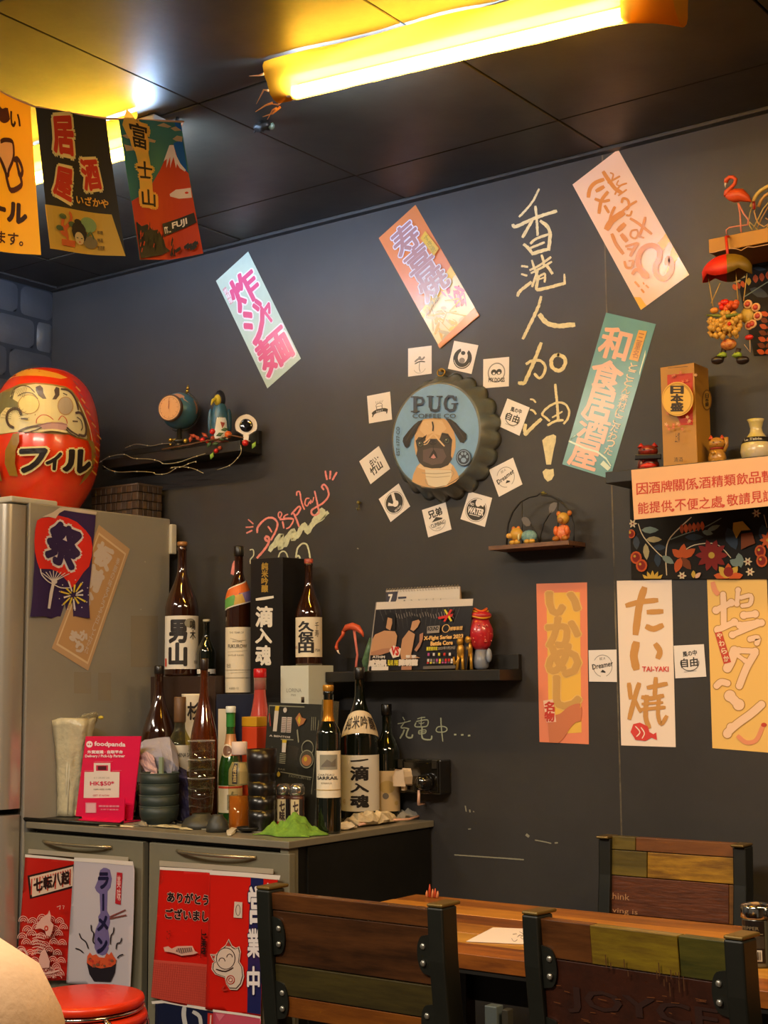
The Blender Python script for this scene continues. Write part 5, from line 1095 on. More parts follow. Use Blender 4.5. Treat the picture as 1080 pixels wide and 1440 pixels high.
# light string hanging along the shelf
def wire(label, name, pts, r, m, Y, beads=True, bm2=None):
    P_ = [at2(x, y, Y + .0 * i) for i, (x, y) in enumerate(pts)]; Q = []
    for i in range(len(P_) - 1):
        p0, p1, p2, p3 = P_[max(i - 1, 0)], P_[i], P_[i + 1], P_[min(i + 2, len(P_) - 1)]
        for k in range(4): t_ = k / 4; Q.append(.5 * ((2 * p1) + (p2 - p0) * t_ + (2 * p0 - 5 * p1 + 4 * p2 - p3) * t_ ** 2 + (3 * p1 - p0 - 3 * p2 + p3) * t_ ** 3))
    Q.append(P_[-1]); t = thing(name, Q[0], label, 'light string'); MB().tube(Q, r, 5).build('wire', m, t)
    if beads:
        for i in range(2, len(Q), 5): MB().ball(Q[i], r * 2.0, 0, 7, 5).build('bead', bm2 or m, t)
    return t
LW = mat('#b0a68c', rough=.35, metal=.3); LB = mat('#d8d0b8', rough=.25)
wire('thin silver light string trailing along the front of the left shelf', 'light_string', cr(130, 580, 4.154, [(190, 165), (230, 200)]) and cr(130, 580, 4.154, [(30, 300), (75, 270), (110, 255), (185, 245), (240, 268), (330, 272), (390, 285), (420, 300), (500, 292), (590, 262), (660, 240)]), .0011, LW, GY - .006, True, LB)
wire('second silver light string drooping under the left shelf', 'light_string', cr(130, 580, 4.154, [(60, 310), (90, 330), (150, 348), (260, 345), (350, 350), (375, 362), (440, 355), (500, 320), (560, 322), (600, 332), (648, 355)]), .0011, LW, GY - .010, True, LB)
wire('short light string hanging from the red berry by the white camera', 'light_string', cr(130, 580, 4.154, [(866, 190), (868, 235), (840, 275), (800, 310), (730, 335)]), .0011, LW, GY - .008, True, LB)
wire('short light string lying on top of the left shelf', 'light_string', [(176, 630), (192, 624.5), (212, 627), (228, 624), (241, 623.5)], .0010, LW, -.02, True, LB)
wire('forked light string drooping at the middle of the left shelf', 'light_string', cr(130, 580, 4.154, [(455, 325), (480, 320), (520, 318), (560, 300), (600, 288), (605, 294)]), .0011, LW, GY - .012, True, LB)
# ---------------- items on the middle shelf
MT = MZ + .0006
FLA = mat('#c8502c', rough=.45); FLL = mat('#c86a5c', rough=.4); FLW = mat('#e8d0bc', rough=.4)
def flamingo(label, name, tr, Y, body, neck, legs, bodyr, nr, lr, beak, mats, zb=None, tail=None):
    pts = lambda L_: [yy(*cr(*tr[0], tr[1], [q])[0], Y) for q in L_]
    t = thing(name, pts([legs[0][-1]])[0], label, 'figurine')
    b = pts(body); s_ = ppm(b[0])
    mb = MB(); mb.tube(b, [r / tr[1] / s_ for r in bodyr], 12); o = mb.build('body', mats[0], t)
    n_ = pts(neck); mb = MB(); mb.tube(n_, [r / tr[1] / s_ for r in nr], 9); mb.build('neck_and_head', mats[0], t)
    k = pts(beak); mb = MB(); mb.tube(k, [nr[-1] / tr[1] / s_ * .75, nr[-1] / tr[1] / s_ * .4, .0005][:len(k)], 7); mb.build('beak', mats[2], t)
    for L_ in legs:
        l = pts(L_); MB().tube(l, lr / tr[1] / s_, 7).build('leg', mats[1], t)
    return t
flamingo('coral flamingo figurine bending its neck on the middle shelf', 'flamingo_figurine', ((460, 810), 4.5), -.085,
    [(100, 355), (125, 325), (160, 318), (195, 330), (222, 362), (230, 385)], [(105, 350), (98, 375), (80, 400), (65, 420), (58, 450), (64, 468)], [([(168, 345), (178, 420), (190, 500), (183, 540), (178, 594)]), ([(176, 345), (184, 420), (194, 500), (188, 545), (186, 594)])],
    [10, 20, 24, 21, 11, 3], [13, 10, 9, 8, 11, 10], 5, [(66, 470), (72, 486), (82, 494)], [FLA, FLL, FLW])
# slim green thing left of the poster
p0 = at2(516, 941, -.05); mb = MB(); mb.tube([V((p0.x, p0.y, MT)), at2(514, 930, -.05), at2(519, 912, -.05), at2(521, 897, -.05)], [.008, .010, .009, .003], 8)
o = mb.build('green_ornament', mat('#5f7f5a', rough=.35, noise=.3, nscale=90)); tag(o, 'slim mottled green ornament at the left edge of the fight poster', 'ornament')
# desk calendar
CY = -.035
def cq(L_, Y): return [yy(*cr(460, 810, 4.5, [q])[0], Y) for q in L_]
cal = thing('desk_calendar', cq([(600, 594)], CY)[0], 'spiral desk calendar showing a 7, behind the fight poster', 'calendar')
k4 = cq([(372, 92), (838, 66), (846, 300), (372, 300)], CY); k4[2].z = k4[3].z = MT + .002; k4[3].x = k4[0].x; k4[2].x = k4[1].x
qm = QuadMap(k4); a = [qm(u, v, l) for l in (0, -.003) for u, v in ((0, 0), (1, 0), (1, 1), (0, 1))]
MB().add(a, [(3, 2, 1, 0), (4, 5, 6, 7), (0, 1, 5, 4), (1, 2, 6, 5), (2, 3, 7, 6), (3, 0, 4, 7)]).build('pages', P('#d9cfc6'), cal)
a = [qm(1, v, l) for v in (0, 1) for l in (0, -.022)]; MB().add([qm(.97, 0, -.003), qm(1, 0, -.003), qm(1, 1, -.028), qm(.97, 1, -.028), qm(.97, 0, -.005), qm(1, 0, -.005), qm(1, 1, -.030), qm(.97, 1, -.030)], [(0, 1, 2, 3), (7, 6, 5, 4), (0, 4, 5, 1), (2, 6, 7, 3), (1, 5, 6, 2), (0, 3, 7, 4)]).build('back_board', P('#b58a5a'), cal)
pr = Print(qm, .0004, .0002); pr.poly([(0, .02), (.17, .02), (.15, .12), (.11, .19), (0, .22)], 0); pr.text('7', (.04, .055, .09, .15), 1, .05); pr.stroke([(.18, .10), (.28, .10)], .03, 0)
for i in range(6): pr.text(str(i + 1), (.25 + .1 * i, .13, .27 + .1 * i, .17), 2)
pr.build('page_print', [P('#3c3a4c'), P('#e6e0dc'), P('#8a8480')], cal)
for i in range(26):
    c0 = qm((i + .5) / 26, 0, 0); mb = MB(); mb.tube([c0 + V((0, .004 * math.cos(a), .005 * math.sin(a) + .000)) for a in [2 * pi * k / 9 for k in range(9)]], .0008, 4, closed=True); mb.build('ring', mat('#b0a496', rough=.3, metal=.6), cal)
# fight poster in its clear holder
PY = -.088; PT = lambda x, y: cr(460, 810, 4.5, [(x, y)])[0]
k4 = cq([(292, 165), (908, 142), (880, 600), (255, 600)], PY)
for k, u in ((2, 1), (3, 0)): k4[k].z = MT + .001
bb_ = (k4[0].y, k4[1].y)
for k in (0, 1): k4[k].y += .012
fp_ = thing('fight_poster', (k4[2] + k4[3]) / 2, 'standing black poster of two bare-chested fighters on the middle shelf', 'poster')
qm = QuadMap(k4); a = [qm(u, v, l) for l in (0, -.0015) for u, v in ((0, 0), (1, 0), (1, 1), (0, 1))]
MB().add(a, [(3, 2, 1, 0), (4, 5, 6, 7), (0, 1, 5, 4), (1, 2, 6, 5), (2, 3, 7, 6), (3, 0, 4, 7)]).build('card', P('#1e1818', rough=.3), fp_)
pr = Print(qm, .0003, .00008)
def fq(L_):
    tl, tr_, br, bl = [V(q) for q in ((292, 165), (908, 142), (880, 597), (255, 597))]; out = []
    for x, y in L_:
        u = v = .5
        for _ in range(8):
            p = (tl * (1 - u) + tr_ * u) * (1 - v) + (bl * (1 - u) + br * u) * v; e = V((x, y)) - p; du = (tr_ - tl) * (1 - v) + (br - bl) * v; dv = (bl - tl) * (1 - u) + (br - tr_) * u; D_ = du.x * dv.y - du.y * dv.x; u += (e.x * dv.y - e.y * dv.x) / D_; v += (du.x * e.y - du.y * e.x) / D_
        out.append((u, v))
    return out
pp = lambda L_, mi: pr.poly(fq(L_), mi)
pp([(292, 165), (908, 142), (906, 188), (290, 212)], 0); pp([(292, 165), (298, 165), (265, 597), (256, 597)], 1)
for k in range(16): x = 320 + k * 34; pr.stroke(fq([(x, 215 - k), (x + (8 - k) * 6, 330)]), .006, 2, taper=.8)
for k in range(22): x = 430 + k * 17; pr.stroke(fq([(x, 235 + 8 * math.sin(k)), (x + 8, 262 + 8 * math.sin(k))]), .006, 1)
pp([(270, 500), (285, 400), (300, 370), (360, 345), (430, 350), (446, 380), (440, 440), (400, 470), (330, 500)], 3); pp([(280, 480), (350, 460), (400, 455), (405, 480), (340, 500), (280, 497)], 4)
pp([(372, 330), (366, 270), (385, 240), (412, 245), (410, 300), (400, 345)], 3); pp([(350, 300), (360, 250), (400, 228), (430, 260), (432, 340), (415, 350), (408, 270), (380, 262), (372, 320)], 5)
pp([(470, 490), (480, 400), (520, 345), (560, 370), (550, 440), (540, 500), (600, 520), (480, 530)], 3); pp([(530, 340), (540, 290), (570, 262), (590, 290), (575, 325), (550, 350)], 3); pp([(525, 290), (540, 250), (590, 262), (585, 275), (550, 285)], 5); pp([(560, 470), (590, 420), (590, 370), (612, 360), (612, 400), (595, 450), (575, 480)], 4)
pp([(400, 470), (425, 440), (475, 460), (465, 510), (425, 520)], 0); pr.text('VS', fq([(415, 450), (462, 452), (460, 502), (415, 498)]), 7, .06)
pr.text('ATHM', fq([(292, 503), (372, 505), (372, 520), (292, 518)]), 0, .04); pr.text('威浩凱', fq([(272, 530), (385, 530), (385, 570), (270, 570)]), 0, .08); pr.text('陳朝龍', fq([(468, 530), (585, 530), (585, 568), (468, 568)]), 0, .08); pr.text('BLAR 1985', fq([(396, 532), (462, 534), (462, 566), (396, 564)]), 8, .04); pr.text('鄧 家', fq([(510, 502), (575, 503), (575, 520), (510, 520)]), 0, .06)
pp([(290, 572), (400, 572), (400, 596), (290, 596)], 0); pp([(485, 572), (550, 572), (550, 596), (485, 596)], 4)
pr.text('X-Fight Series 2023', fq([(622, 385), (862, 372), (860, 405), (622, 415)]), 9, .05); pr.text('Battle Core', fq([(665, 418), (800, 412), (800, 438), (665, 444)]), 9, .05); pr.text('麗豐體育館', fq([(640, 452), (708, 450), (708, 474), (640, 476)]), 8, .02); pr.text('2023年7月29日', fq([(712, 452), (818, 448), (816, 468), (712, 472)]), 1, .02)
pr.poly(fq([(640, 322), (718, 316), (716, 362), (640, 366)]), 1); pr.text('ROUND', fq([(645, 326), (712, 322), (710, 345), (645, 350)]), 5, .05); c_ = fq([(757, 335)])[0]; pr.ring(c_[0], c_[1], .035, .055, .008, 9); pr.text('搏擊聯盟', fq([(782, 326), (860, 320), (858, 346), (782, 350)]), 9, .02)
pp([(705, 262), (800, 240), (790, 262), (710, 276)], 7); pp([(740, 215), (752, 212), (795, 285), (785, 292)], 8); pp([(795, 215), (780, 212), (740, 290), (752, 292)], 7)
rr = random.Random(6)
for r_, y_ in ((5, 500), (9, 538), (9, 558)):
    for k in range(r_): x_ = 650 + k * 165 / r_; pp([(x_, y_ - 9), (x_ + 12, y_ - 9), (x_ + 12, y_ + 9 - (y_ > 550) * 8), (x_, y_ + 9 - (y_ > 550) * 8)], rr.choice((0, 1, 7, 8, 10, 2)))
pp([(628, 575), (828, 572), (826, 592), (628, 594)], 2)
pr.build('poster_print', [P('#d8ccc2', rough=.3), P('#9a8f86', rough=.3), P('#5c5652', rough=.3), P('#b88a66', rough=.3), P('#a5745a', rough=.3), P('#120e0e', rough=.3), P('#c8302a', rough=.3), P('#c22a20', rough=.3), P('#d8c832', rough=.3), P('#e0b068', rough=.3), P('#b04a8a', rough=.3)], fp_)
hl = [qm(u, v, .003) for u, v in ((-.012, -.02), (1.012, -.02), (1.015, 1.0), (-.015, 1.0))]; hq = QuadMap(hl)
a = [hq(u, v, l) for l in (0, -.001) for u, v in ((0, 0), (1, 0), (1, 1), (0, 1))]
MB().add(a, [(3, 2, 1, 0), (4, 5, 6, 7), (0, 1, 5, 4), (1, 2, 6, 5), (2, 3, 7, 6), (3, 0, 4, 7)]).build('clear_holder', clear('#ffffff', .975, .03), fp_)
# golden figurines and the red one at the right
RF = mat('#b3202a', rough=.3, coat=.4); GF = mat('#b98a34', rough=.3, metal=.5)
r0 = atp(677, -.052, MT); t = thing('red_figurine', r0, 'glossy red capped figurine at the right end of the middle shelf', 'figurine')
s_ = ppm(r0); Zr = lambda y: hz(y, r0.x, r0.y) - r0.z
MB().lathe([(.012, 0), (.018, .006), (.020, .02), (.014, Zr(912))], 16, r0).build('legs', mat('#7a7f8c', rough=.3), t)
MB().lathe([(.014, Zr(914)), (.024, Zr(908)), (.031, Zr(895)), (.031, Zr(885)), (.024, Zr(876)), (.020, Zr(868))], 20, r0).build('torso', RF, t)
rr = random.Random(3)
for k in range(26): a = face_phi(r0) + rr.uniform(-1.4, 1.4); z = rr.uniform(Zr(904), Zr(878)); MB().ball(r0 + V((.0295 * math.cos(a), .0295 * math.sin(a), z)), .0022, 0, 6, 4).build('dot', mat('#d86a5c', rough=.4), t)
MB().ball(r0 + V((0, 0, Zr(866))), (.029, .026, .014), 0, 16, 10).build('head', RF, t)
mb = MB()
for k in range(4): mb.tube([r0 + V((.026 * math.cos(a) * (1 - .12 * k), .024 * math.sin(a) * (1 - .12 * k), Zr(868) + .006 * k + .004 * math.sin(a * 2))) for a in [2 * pi * j / 16 for j in range(16)]], .0028, 6, 0 if k % 2 else 1, closed=True)
mb.build('headband', [mat('#d8601c', rough=.3), mat('#c88a20', rough=.3)], t)
for s in (-1, 1): MB().ball(r0 + V((.027 * s, -.006, .035)), (.007, .009, .018), 0, 8, 6).build('arm', mat('#9098a8', rough=.3), t)
for i, (px, lab, h) in enumerate(((648, 'gold animal figurine in front of the red one, the left of two', 896), (660, 'gold animal figurine in front of the red one, the right of two', 893))):
    g = atp(px, -.088 + .012 * i, MT); H_ = hz(h, g.x, g.y) - g.z; t = thing('gold_figurine', g, lab, 'figurine', 'gold figurines on the middle shelf'); w_ = .010
    for sx in (-1, 1):
        MB().tube([g + V((sx * w_ * .9, -.004, .0)), g + V((sx * w_ * .7, -.002, H_ * .25)), g + V((sx * w_ * .45, 0, H_ * .5))], [.0042, .0038, .005], 7).build('leg', GF, t)
    MB().ball(g + V((0, 0, H_ * .58)), (.0095, .009, H_ * .24), 0, 12, 9).build('body', GF, t)
    MB().ball(g + V((0, -.002, H_ * .86)), (.0085, .009, H_ * .13), 0, 12, 8).build('head', GF, t)
    for sx in (-1, 1): MB().lathe([(.003, 0), (.0, .009)], 6, g + V((sx * .006, 0, H_ * .93))).build('ear', GF, t)
    MB().tube([g + V((-.008, -.002, H_ * .3)), g + V((-.018, -.002, H_ * .15)), g + V((-.019, -.002, H_ * .4))], .0028, 6).build('tail', GF, t)
# ---------------- figurines on the arch shelf
ORF = mat('#c87028', rough=.4); YLF = mat('#c89a3c', rough=.4)
g = V((atp(732, -.055, AZ).x, -.055, AZ)); t = thing('bear_figurine', g, 'tan lying animal figurine in a blue coat on the arch shelf', 'figurine')
k_ = 1 / ppm(g)
MB().ball(g + V((14 * k_, 0, 11 * k_)), (13 * k_, .011, 9 * k_), 0, 14, 9).build('coat', mat('#4f7f8c', rough=.5, col2='#7fa4a0', nscale=160), t)
MB().ball(g + V((-5 * k_, -.003, 15 * k_)), (10 * k_, .013, 9.5 * k_), 0, 14, 9).build('head', YLF, t)
MB().ball(g + V((-14 * k_, -.012, 13 * k_)), (5 * k_, .007, 4 * k_), 0, 10, 7).build('snout', mat('#d8a850', rough=.4), t)
for s, q in ((-11, 23), (-3, 23)): MB().ball(g + V((s * k_, 0, q * k_)), (3.4 * k_, .004, 4 * k_), 0, 8, 6).build('ear', ORF, t)
for s in (-10, -2, 14, 22): MB().ball(g + V((s * k_, -.010, 3.5 * k_)), (5 * k_, .007, 3.4 * k_), 0, 8, 6).build('paw', YLF, t)
MB().tube([g + V((1 * k_, -.012, 5 * k_)), g + V((2 * k_, -.014, 12 * k_)), g + V((0, -.004, 19 * k_))], .0025, 6).build('ribbon', mat('#d8d0a0', rough=.5), t)
g = V((atp(792, -.055, AZ).x, -.055, AZ)); t = thing('bear_figurine', g, 'tan sitting bear figurine in orange clothes on the arch shelf', 'figurine')
MB().ball(g + V((0, 0, 12 * k_)), (11 * k_, .013, 12 * k_), 0, 14, 9, fn=lambda a, d: a * (1 + .08 * math.sin(9 * d.x) * math.sin(8 * d.z))).build('clothes', mat('#d8581e', rough=.4, col2='#e0986a', nscale=120), t)
MB().ball(g + V((2 * k_, -.003, 32 * k_)), (9 * k_, .014, 8.5 * k_), 0, 14, 9).build('head', YLF, t)
MB().ball(g + V((1 * k_, -.016, 29 * k_)), (4.5 * k_, .005, 4 * k_), 0, 10, 7).build('snout', mat('#a8743c', rough=.4), t)
for s in (-6, 11): MB().ball(g + V((s * k_, 0, 39 * k_)), (3.8 * k_, .005, 3.8 * k_), 0, 8, 6).build('ear', ORF, t)
for s in (-7, 7): MB().ball(g + V((s * k_, -.014, 4 * k_)), (5.5 * k_, .008, 4 * k_), 0, 8, 6).build('paw', mat('#a8641c', rough=.4), t)
for s in (-8, 9): MB().ball(g + V((s * k_, -.009, 15 * k_)), (4 * k_, .007, 7 * k_), 0, 8, 6).build('arm', mat('#d86a30', rough=.4), t)
# ---------------- items on the right shelf
RT_ = RZ + .0006
# gift box
b0 = yy(932, 656, -.125); bx = atp(933, -.125, RT_); bx1 = atp(981, -.125, RT_); top = hz(517, bx.x, -.125); dpt = .078
gb_ = thing('gift_box', V(((bx.x + bx1.x) / 2, -.085, RT_)), 'tall gold paper box with a round label on the right shelf', 'box')
MB().box((bx.x, -.125, RT_), (bx1.x, -.125 + dpt, top)).build('carton', mat('#b07c1e', rough=.42), gb_, bevel=.001)
GM = PlaneMap((0, -.125, 0), (0, -1, 0)); pr = Print(GM, .0003, .0001); T7 = lambda L_: cr(780, 500, 3.6, L_)
pr.poly(T7([(570, 98), (700, 88), (700, 352), (640, 352), (572, 200)]), 0); rr = random.Random(8)
for k in range(26):
    x, y = (rr.uniform(600, 715), rr.uniform(75, 190)) if k < 14 else (rr.uniform(565, 700), rr.uniform(290, 380)); q = T7([(x, y)])[0]; daisy(pr, q[0], q[1], 3.0, 5, 1 if k % 3 else 2, 3)
q = T7([(638, 225)])[0]; pr.ell(q[0], q[1], 22, 24, 3, 30); pr.ell(q[0], q[1], 21, 22.8, 4, 30); pr.ell(q[0] - 1, q[1] + 1, 19.5, 21, 3, 30)
for i, ch in enumerate('日本盛'): q = T7([(605, 160 + 42 * i), (665, 160 + 42 * i), (665, 198 + 44 * i), (605, 198 + 44 * i)]); pr.text(ch, q, 5, .05)
pr.text('上撰', T7([(625, 395), (650, 395), (650, 445), (625, 445)]), 5); pr.text('清酒', T7([(620, 520), (665, 518), (665, 542), (620, 544)]), 5); pr.stroke(T7([(590, 70), (690, 62)]), .8, 5)
pr.build('box_print', [P('#b8341a'), P('#c8604a'), P('#d8a878'), P('#e0b24c'), P('#b88a2c'), P('#2a1c10')], gb_)
pr = Print(PlaneMap((bx1.x, 0, 0), (1, 0, 0)), .0003, .0001); q = T7([(770, 225)])[0]; pr.ell(q[0], q[1], 7, 15, 0, 20); pr.ell(q[0], q[1], 5.5, 13, 1, 20); pr.column('日本盛', [(q[0] - 2.5, q[1] - 9), (q[0] + 2.5, q[1] - 9), (q[0] + 2.5, q[1] + 9), (q[0] - 2.5, q[1] + 9)], 2, .03)
pr.build('side_print', [P('#7a5014'), P('#b88a2c'), P('#2a1c10')], gb_)
def cat(label, px, Y, top, body, ear, spots, sash, arm=True, w=15):
    g = atp(px, Y, RT_); H_ = hz(top, g.x, Y) - g.z; k_ = 1 / ppm(g); t = thing('cat_figurine', g, label, 'figurine'); W_ = w * k_
    MB().lathe([(W_ * .70, 0), (W_ * .95, H_ * .06), (W_ * .98, H_ * .2), (W_ * .80, H_ * .40), (W_ * .62, H_ * .50)], 20, g).build('body', body, t)
    hc = g + V((0, 0, H_ * .68)); MB().ball(hc, (W_ * .92, W_ * .75, H_ * .22), 0, 18, 12).build('head', body, t)
    fd = (CAM - g); fd.z = 0; fd.normalize(); sd = V((0, 0, 1)).cross(fd).normalized()
    for s in (-1, 1): MB().lathe([(W_ * .34, 0), (W_ * .2, H_ * .09), (0, H_ * .17)], 8, hc + sd * s * W_ * .58 + V((0, 0, H_ * .14))).build('ear', ear, t)
    for s in (-1, 1): MB().ball(hc + fd * W_ * .66 + sd * s * W_ * .34 + V((0, 0, H_ * .03)), (W_ * .12, W_ * .12, H_ * .02), 0, 8, 6).build('eye', mat('#1a1210', rough=.3), t)
    MB().ball(hc + fd * W_ * .78 + V((0, 0, -H_ * .045)), (W_ * .08, W_ * .08, H_ * .02), 0, 6, 5).build('nose', ear, t)
    MB().tube([g + V((W_ * .68 * math.cos(a), W_ * .68 * math.sin(a), H_ * .50)) for a in [2 * pi * i / 20 for i in range(20)]], W_ * .11, 6, closed=True).build('collar', sash, t)
    if arm: MB().tube([g + sd * W_ * .75 + fd * W_ * .3 + V((0, 0, H_ * .38)), g + sd * W_ * 1.05 + fd * W_ * .4 + V((0, 0, H_ * .6)), g + sd * W_ * 1.0 + fd * W_ * .4 + V((0, 0, H_ * .86))], [W_ * .2, W_ * .2, W_ * .27], 8).build('raised_paw', body, t)
    MB().tube([g - sd * W_ * .6 + fd * W_ * .55 + V((0, 0, H_ * .42)), g - sd * W_ * .3 + fd * W_ * .95 + V((0, 0, H_ * .28))], [W_ * .2, W_ * .22], 8).build('paw', body, t)
    for s in (-1, 1): MB().ball(g + sd * s * W_ * .5 + fd * W_ * .8 + V((0, 0, H_ * .06)), (W_ * .26, W_ * .26, H_ * .055), 0, 8, 6).build('foot', body, t)
    return t, g, H_, W_, fd, sd
t, g, H_, W_, fd, sd = cat('dark lucky cat figurine with red ears left of the gold box', 912, -.10, 622, mat('#2a1410', rough=.3, coat=.4, col2='#a02a18', nscale=45), mat('#b8261a', rough=.3), None, mat('#14100e', rough=.4), False, 16)
MB().box((-.030, -.0, -.006), (.030, .012, .006), R=Matrix((sd, fd, V((0, 0, 1)))).transposed(), o=g + fd * W_ * .8 + V((0, 0, H_ * .42))).build('black_bundle', mat('#120f0e', rough=.3), t, bevel=.002)
MB().lathe([(W_ * .7, 0), (W_ * .78, .008), (W_ * .5, .016)], 14, g + fd * W_ * .35 + V((0, 0, .002))).build('red_apron', mat('#c8281a', rough=.3), t)
t, g, H_, W_, fd, sd = cat('gold lucky cat figurine with a raised paw right of the gold box', 1009, -.10, 611, mat('#c08a34', rough=.35, coat=.3, col2='#8a5a1c', nscale=40), mat('#b8401e', rough=.4), None, mat('#8a2018', rough=.4), True, 13)
# sake flask
g = atp(1065, -.095, RT_); H_ = hz(590, g.x, g.y) - g.z; k_ = 1 / ppm(g); t = thing('sake_flask', g, 'pale round-bellied sake flask with a black band, right end of the right shelf', 'flask')
MB().lathe([(18 * k_, 0), (21 * k_, .004), (23 * k_, H_ * .2), (21.5 * k_, H_ * .38), (14 * k_, H_ * .55), (9 * k_, H_ * .68), (8 * k_, H_ * .78), (10 * k_, H_ * .92), (12 * k_, H_), (10.5 * k_, H_), (7 * k_, H_ * .8)], 28, g).build('body', mat('#cbb8a0', rough=.25, coat=.4, col2='#c8b448', nscale=14), t)
MB().lathe([(20.5 * k_, H_ * .405), (18.5 * k_, H_ * .47), (16.2 * k_, H_ * .53)], 28, g, cap=False).build('band', mat('#191513', rough=.5), t, solid=.002)
fl2 = CylMap(g, 18.9 * k_, face_phi(g) - .25); pr = Print(fl2, .0022, .0002, grid=(.004, .1)); pr.text('La Table', (-.020, H_ * .50, .018, H_ * .445), 0, .03); pr.build('band_lettering', [P('#b8b0a0')], t)
# shelf mark behind: thin brass rail
# flamingo on the top shelf
oF = (960, 220); UT = UZ1 + .001
t = flamingo('orange flamingo figurine standing on the mustard-fronted shelf', 'flamingo_figurine', (oF, 9), -.10,
    [(545, 500), (590, 500), (660, 495), (740, 490), (810, 530), (868, 575)], [(560, 500), (560, 450), (610, 400), (660, 345), (672, 290), (640, 262), (590, 262), (552, 300), (545, 335)], [([(700, 590), (725, 720), (735, 860), (740, 960)]), ([(705, 590), (770, 720), (830, 800), (825, 860)])],
    [22, 60, 88, 82, 50, 6], [42, 38, 26, 24, 24, 24, 26, 30, 24], 11, [(545, 335), (538, 365), (540, 392)], [mat('#d8501a', rough=.45), mat('#d88068', rough=.4), mat('#f0dcc0', rough=.4)])
pts = [yy(*q, -.10) for q in cr(*oF, 9, [(555, 985), (552, 930), (590, 900), (680, 885), (780, 872), (835, 862)])]; MB().tube(pts, 9 / 9 / ppm(pts[0]), 6).build('wire_foot', mat('#d88068', rough=.4), t)
pts = [yy(*q, -.10) for q in cr(*oF, 9, [(485, 1010), (600, 975)])]
# tangle of pale wire ornament
tg = thing('wire_ornament', yy(1062, 330, -.10), 'pale twisted rattan and wire ornament right of the top flamingo', 'ornament')
RM = mat('#cc9a50', rough=.4); YM = mat('#d8b860', rough=.35)
for i, (pl_, w) in enumerate((([(870, 640), (890, 560), (940, 480), (990, 430), (1080, 380), (1250, 360)], 26), ([(960, 640), (990, 560), (1040, 500), (1120, 450), (1250, 420)], 22), ([(880, 640), (850, 720), (835, 820), (900, 880), (960, 940), (1010, 970), (1080, 880), (1200, 700)], 7),
      ([(930, 620), (905, 700), (930, 790), (960, 850), (1030, 890), (1080, 860), (1180, 850)], 9), ([(900, 900), (960, 780), (1020, 660), (1080, 590), (1200, 500)], 8), ([(950, 900), (1000, 780), (1080, 640), (1200, 560)], 8), ([(880, 930), (850, 880), (830, 800)], 7), ([(1050, 780), (1080, 800), (1160, 780)], 8))):
    pts = [yy(*q, -.085 + .006 * (i % 3)) for q in cr(*oF, 9, pl_)]
    MB().tube(pts, w / 9 / ppm(pts[0]), 7).build('rattan_strand' if w > 10 else 'wire_strand', RM if i % 2 else YM, tg)
MB().lathe([(.0030, 0), (.0034, .012), (.003, .018)], 8, yy(*cr(*oF, 9, [(905, 670)])[0], -.09)).build('red_joint', mat('#a8281a', rough=.4), tg)
pts = [yy(*q, -.153) for q in cr(*oF, 9, [(340, 1220), (400, 1215), (480, 1190), (600, 1165), (680, 1170), (740, 1190), (820, 1145), (900, 1150), (1000, 1130), (1100, 1110), (1300, 1070)])]
o = MB().tube(pts, .0011, 5).build('shelf_string', mat('#d8a878', rough=.4)); tag(o, 'thin pale string looped along the underside of the mustard shelf edge', 'string')
# hanging doll under a little parachute
HY = -.19; hp = lambda x, y, Y=HY: yy(*cr(960, 360, 9, [(x, y)])[0], Y)
hd = thing('hanging_doll', hp(570, -250), 'doll made of flowers hanging from a red and olive parachute by the top right shelf', 'doll')
a, b = hp(575, -250, -.156), hp(570, -10)
MB().tube([V((a.x, -.154, a.z)), V((a.x, -.168, a.z - .004)), b], .0032, 6).build('red_ribbon', mat('#d8340e', rough=.5), hd)
# parachute: half dome of two coloured gores
pc_ = hp(560, 215); k_ = 1 / 9 / ppm(pc_); Rw = 330 * k_; Hh = 235 * k_
mb = MB(); n, m = 24, 7; vs = []; fs = []; ms = []
for j in range(m + 1):
    t_ = pi / 2 * j / m
    for i in range(n): aa = 2 * pi * i / n; sc__ = (1 + (.10 * abs(math.sin(2 * aa)) * -1 if j == m else 0)); vs.append(pc_ + V((Rw * math.sin(t_) * math.cos(aa) * sc__, Rw * .62 * math.sin(t_) * math.sin(aa) * sc__, Hh * math.cos(t_) - (.012 * abs(math.cos(2 * aa)) if j == m else 0))))
for j in range(m):
    for i in range(n): fs.append((j * n + i, (j + 1) * n + i, (j + 1) * n + (i + 1) % n, j * n + (i + 1) % n))
mb.add(vs, fs, 0, True)
for q, f in enumerate(mb.f): mb.m[q] = 0 if (7 <= (q % n) < 19) else 1
mb.build('parachute', [mat('#d42408', rough=.5), mat('#7f6212', rough=.5)], hd, solid=.0015)
for A, B in (((315, 220), (385, 640)), ((475, 340), (360, 600)), ((815, 220), (770, 570)), ((670, 180), (700, 560))): MB().tube([hp(*A), hp(*B)], .0011, 5).build('cord', mat('#c8a050', rough=.5), hd)
rr = random.Random(12); YEL = mat('#c8963a', rough=.5, noise=.15, nscale=200); ORG = mat('#d0521e', rough=.5)
MB().ball(hp(555, 880, HY + .004), (.027, .018, .022), 0, 16, 10).build('body', YEL, hd)
MB().ball(hp(590, 640, HY + .004), (.020, .014, .013), 0, 14, 9).build('bonnet', ORG, hd)
for k in range(64):
    x = rr.uniform(330, 780); y = rr.uniform(720, 1030); x = 340 + (x - 330) * (1 - .25 * (y - 720) / 310)
    MB().ball(hp(x, y, HY - rr.uniform(.008, .020)), (rr.uniform(.0045, .0075),) * 3, 0, 7, 5, fn=lambda a, d: a * (1 + .2 * math.sin(8 * d.x + 5 * d.z))).build('yellow_petal', YEL, hd)
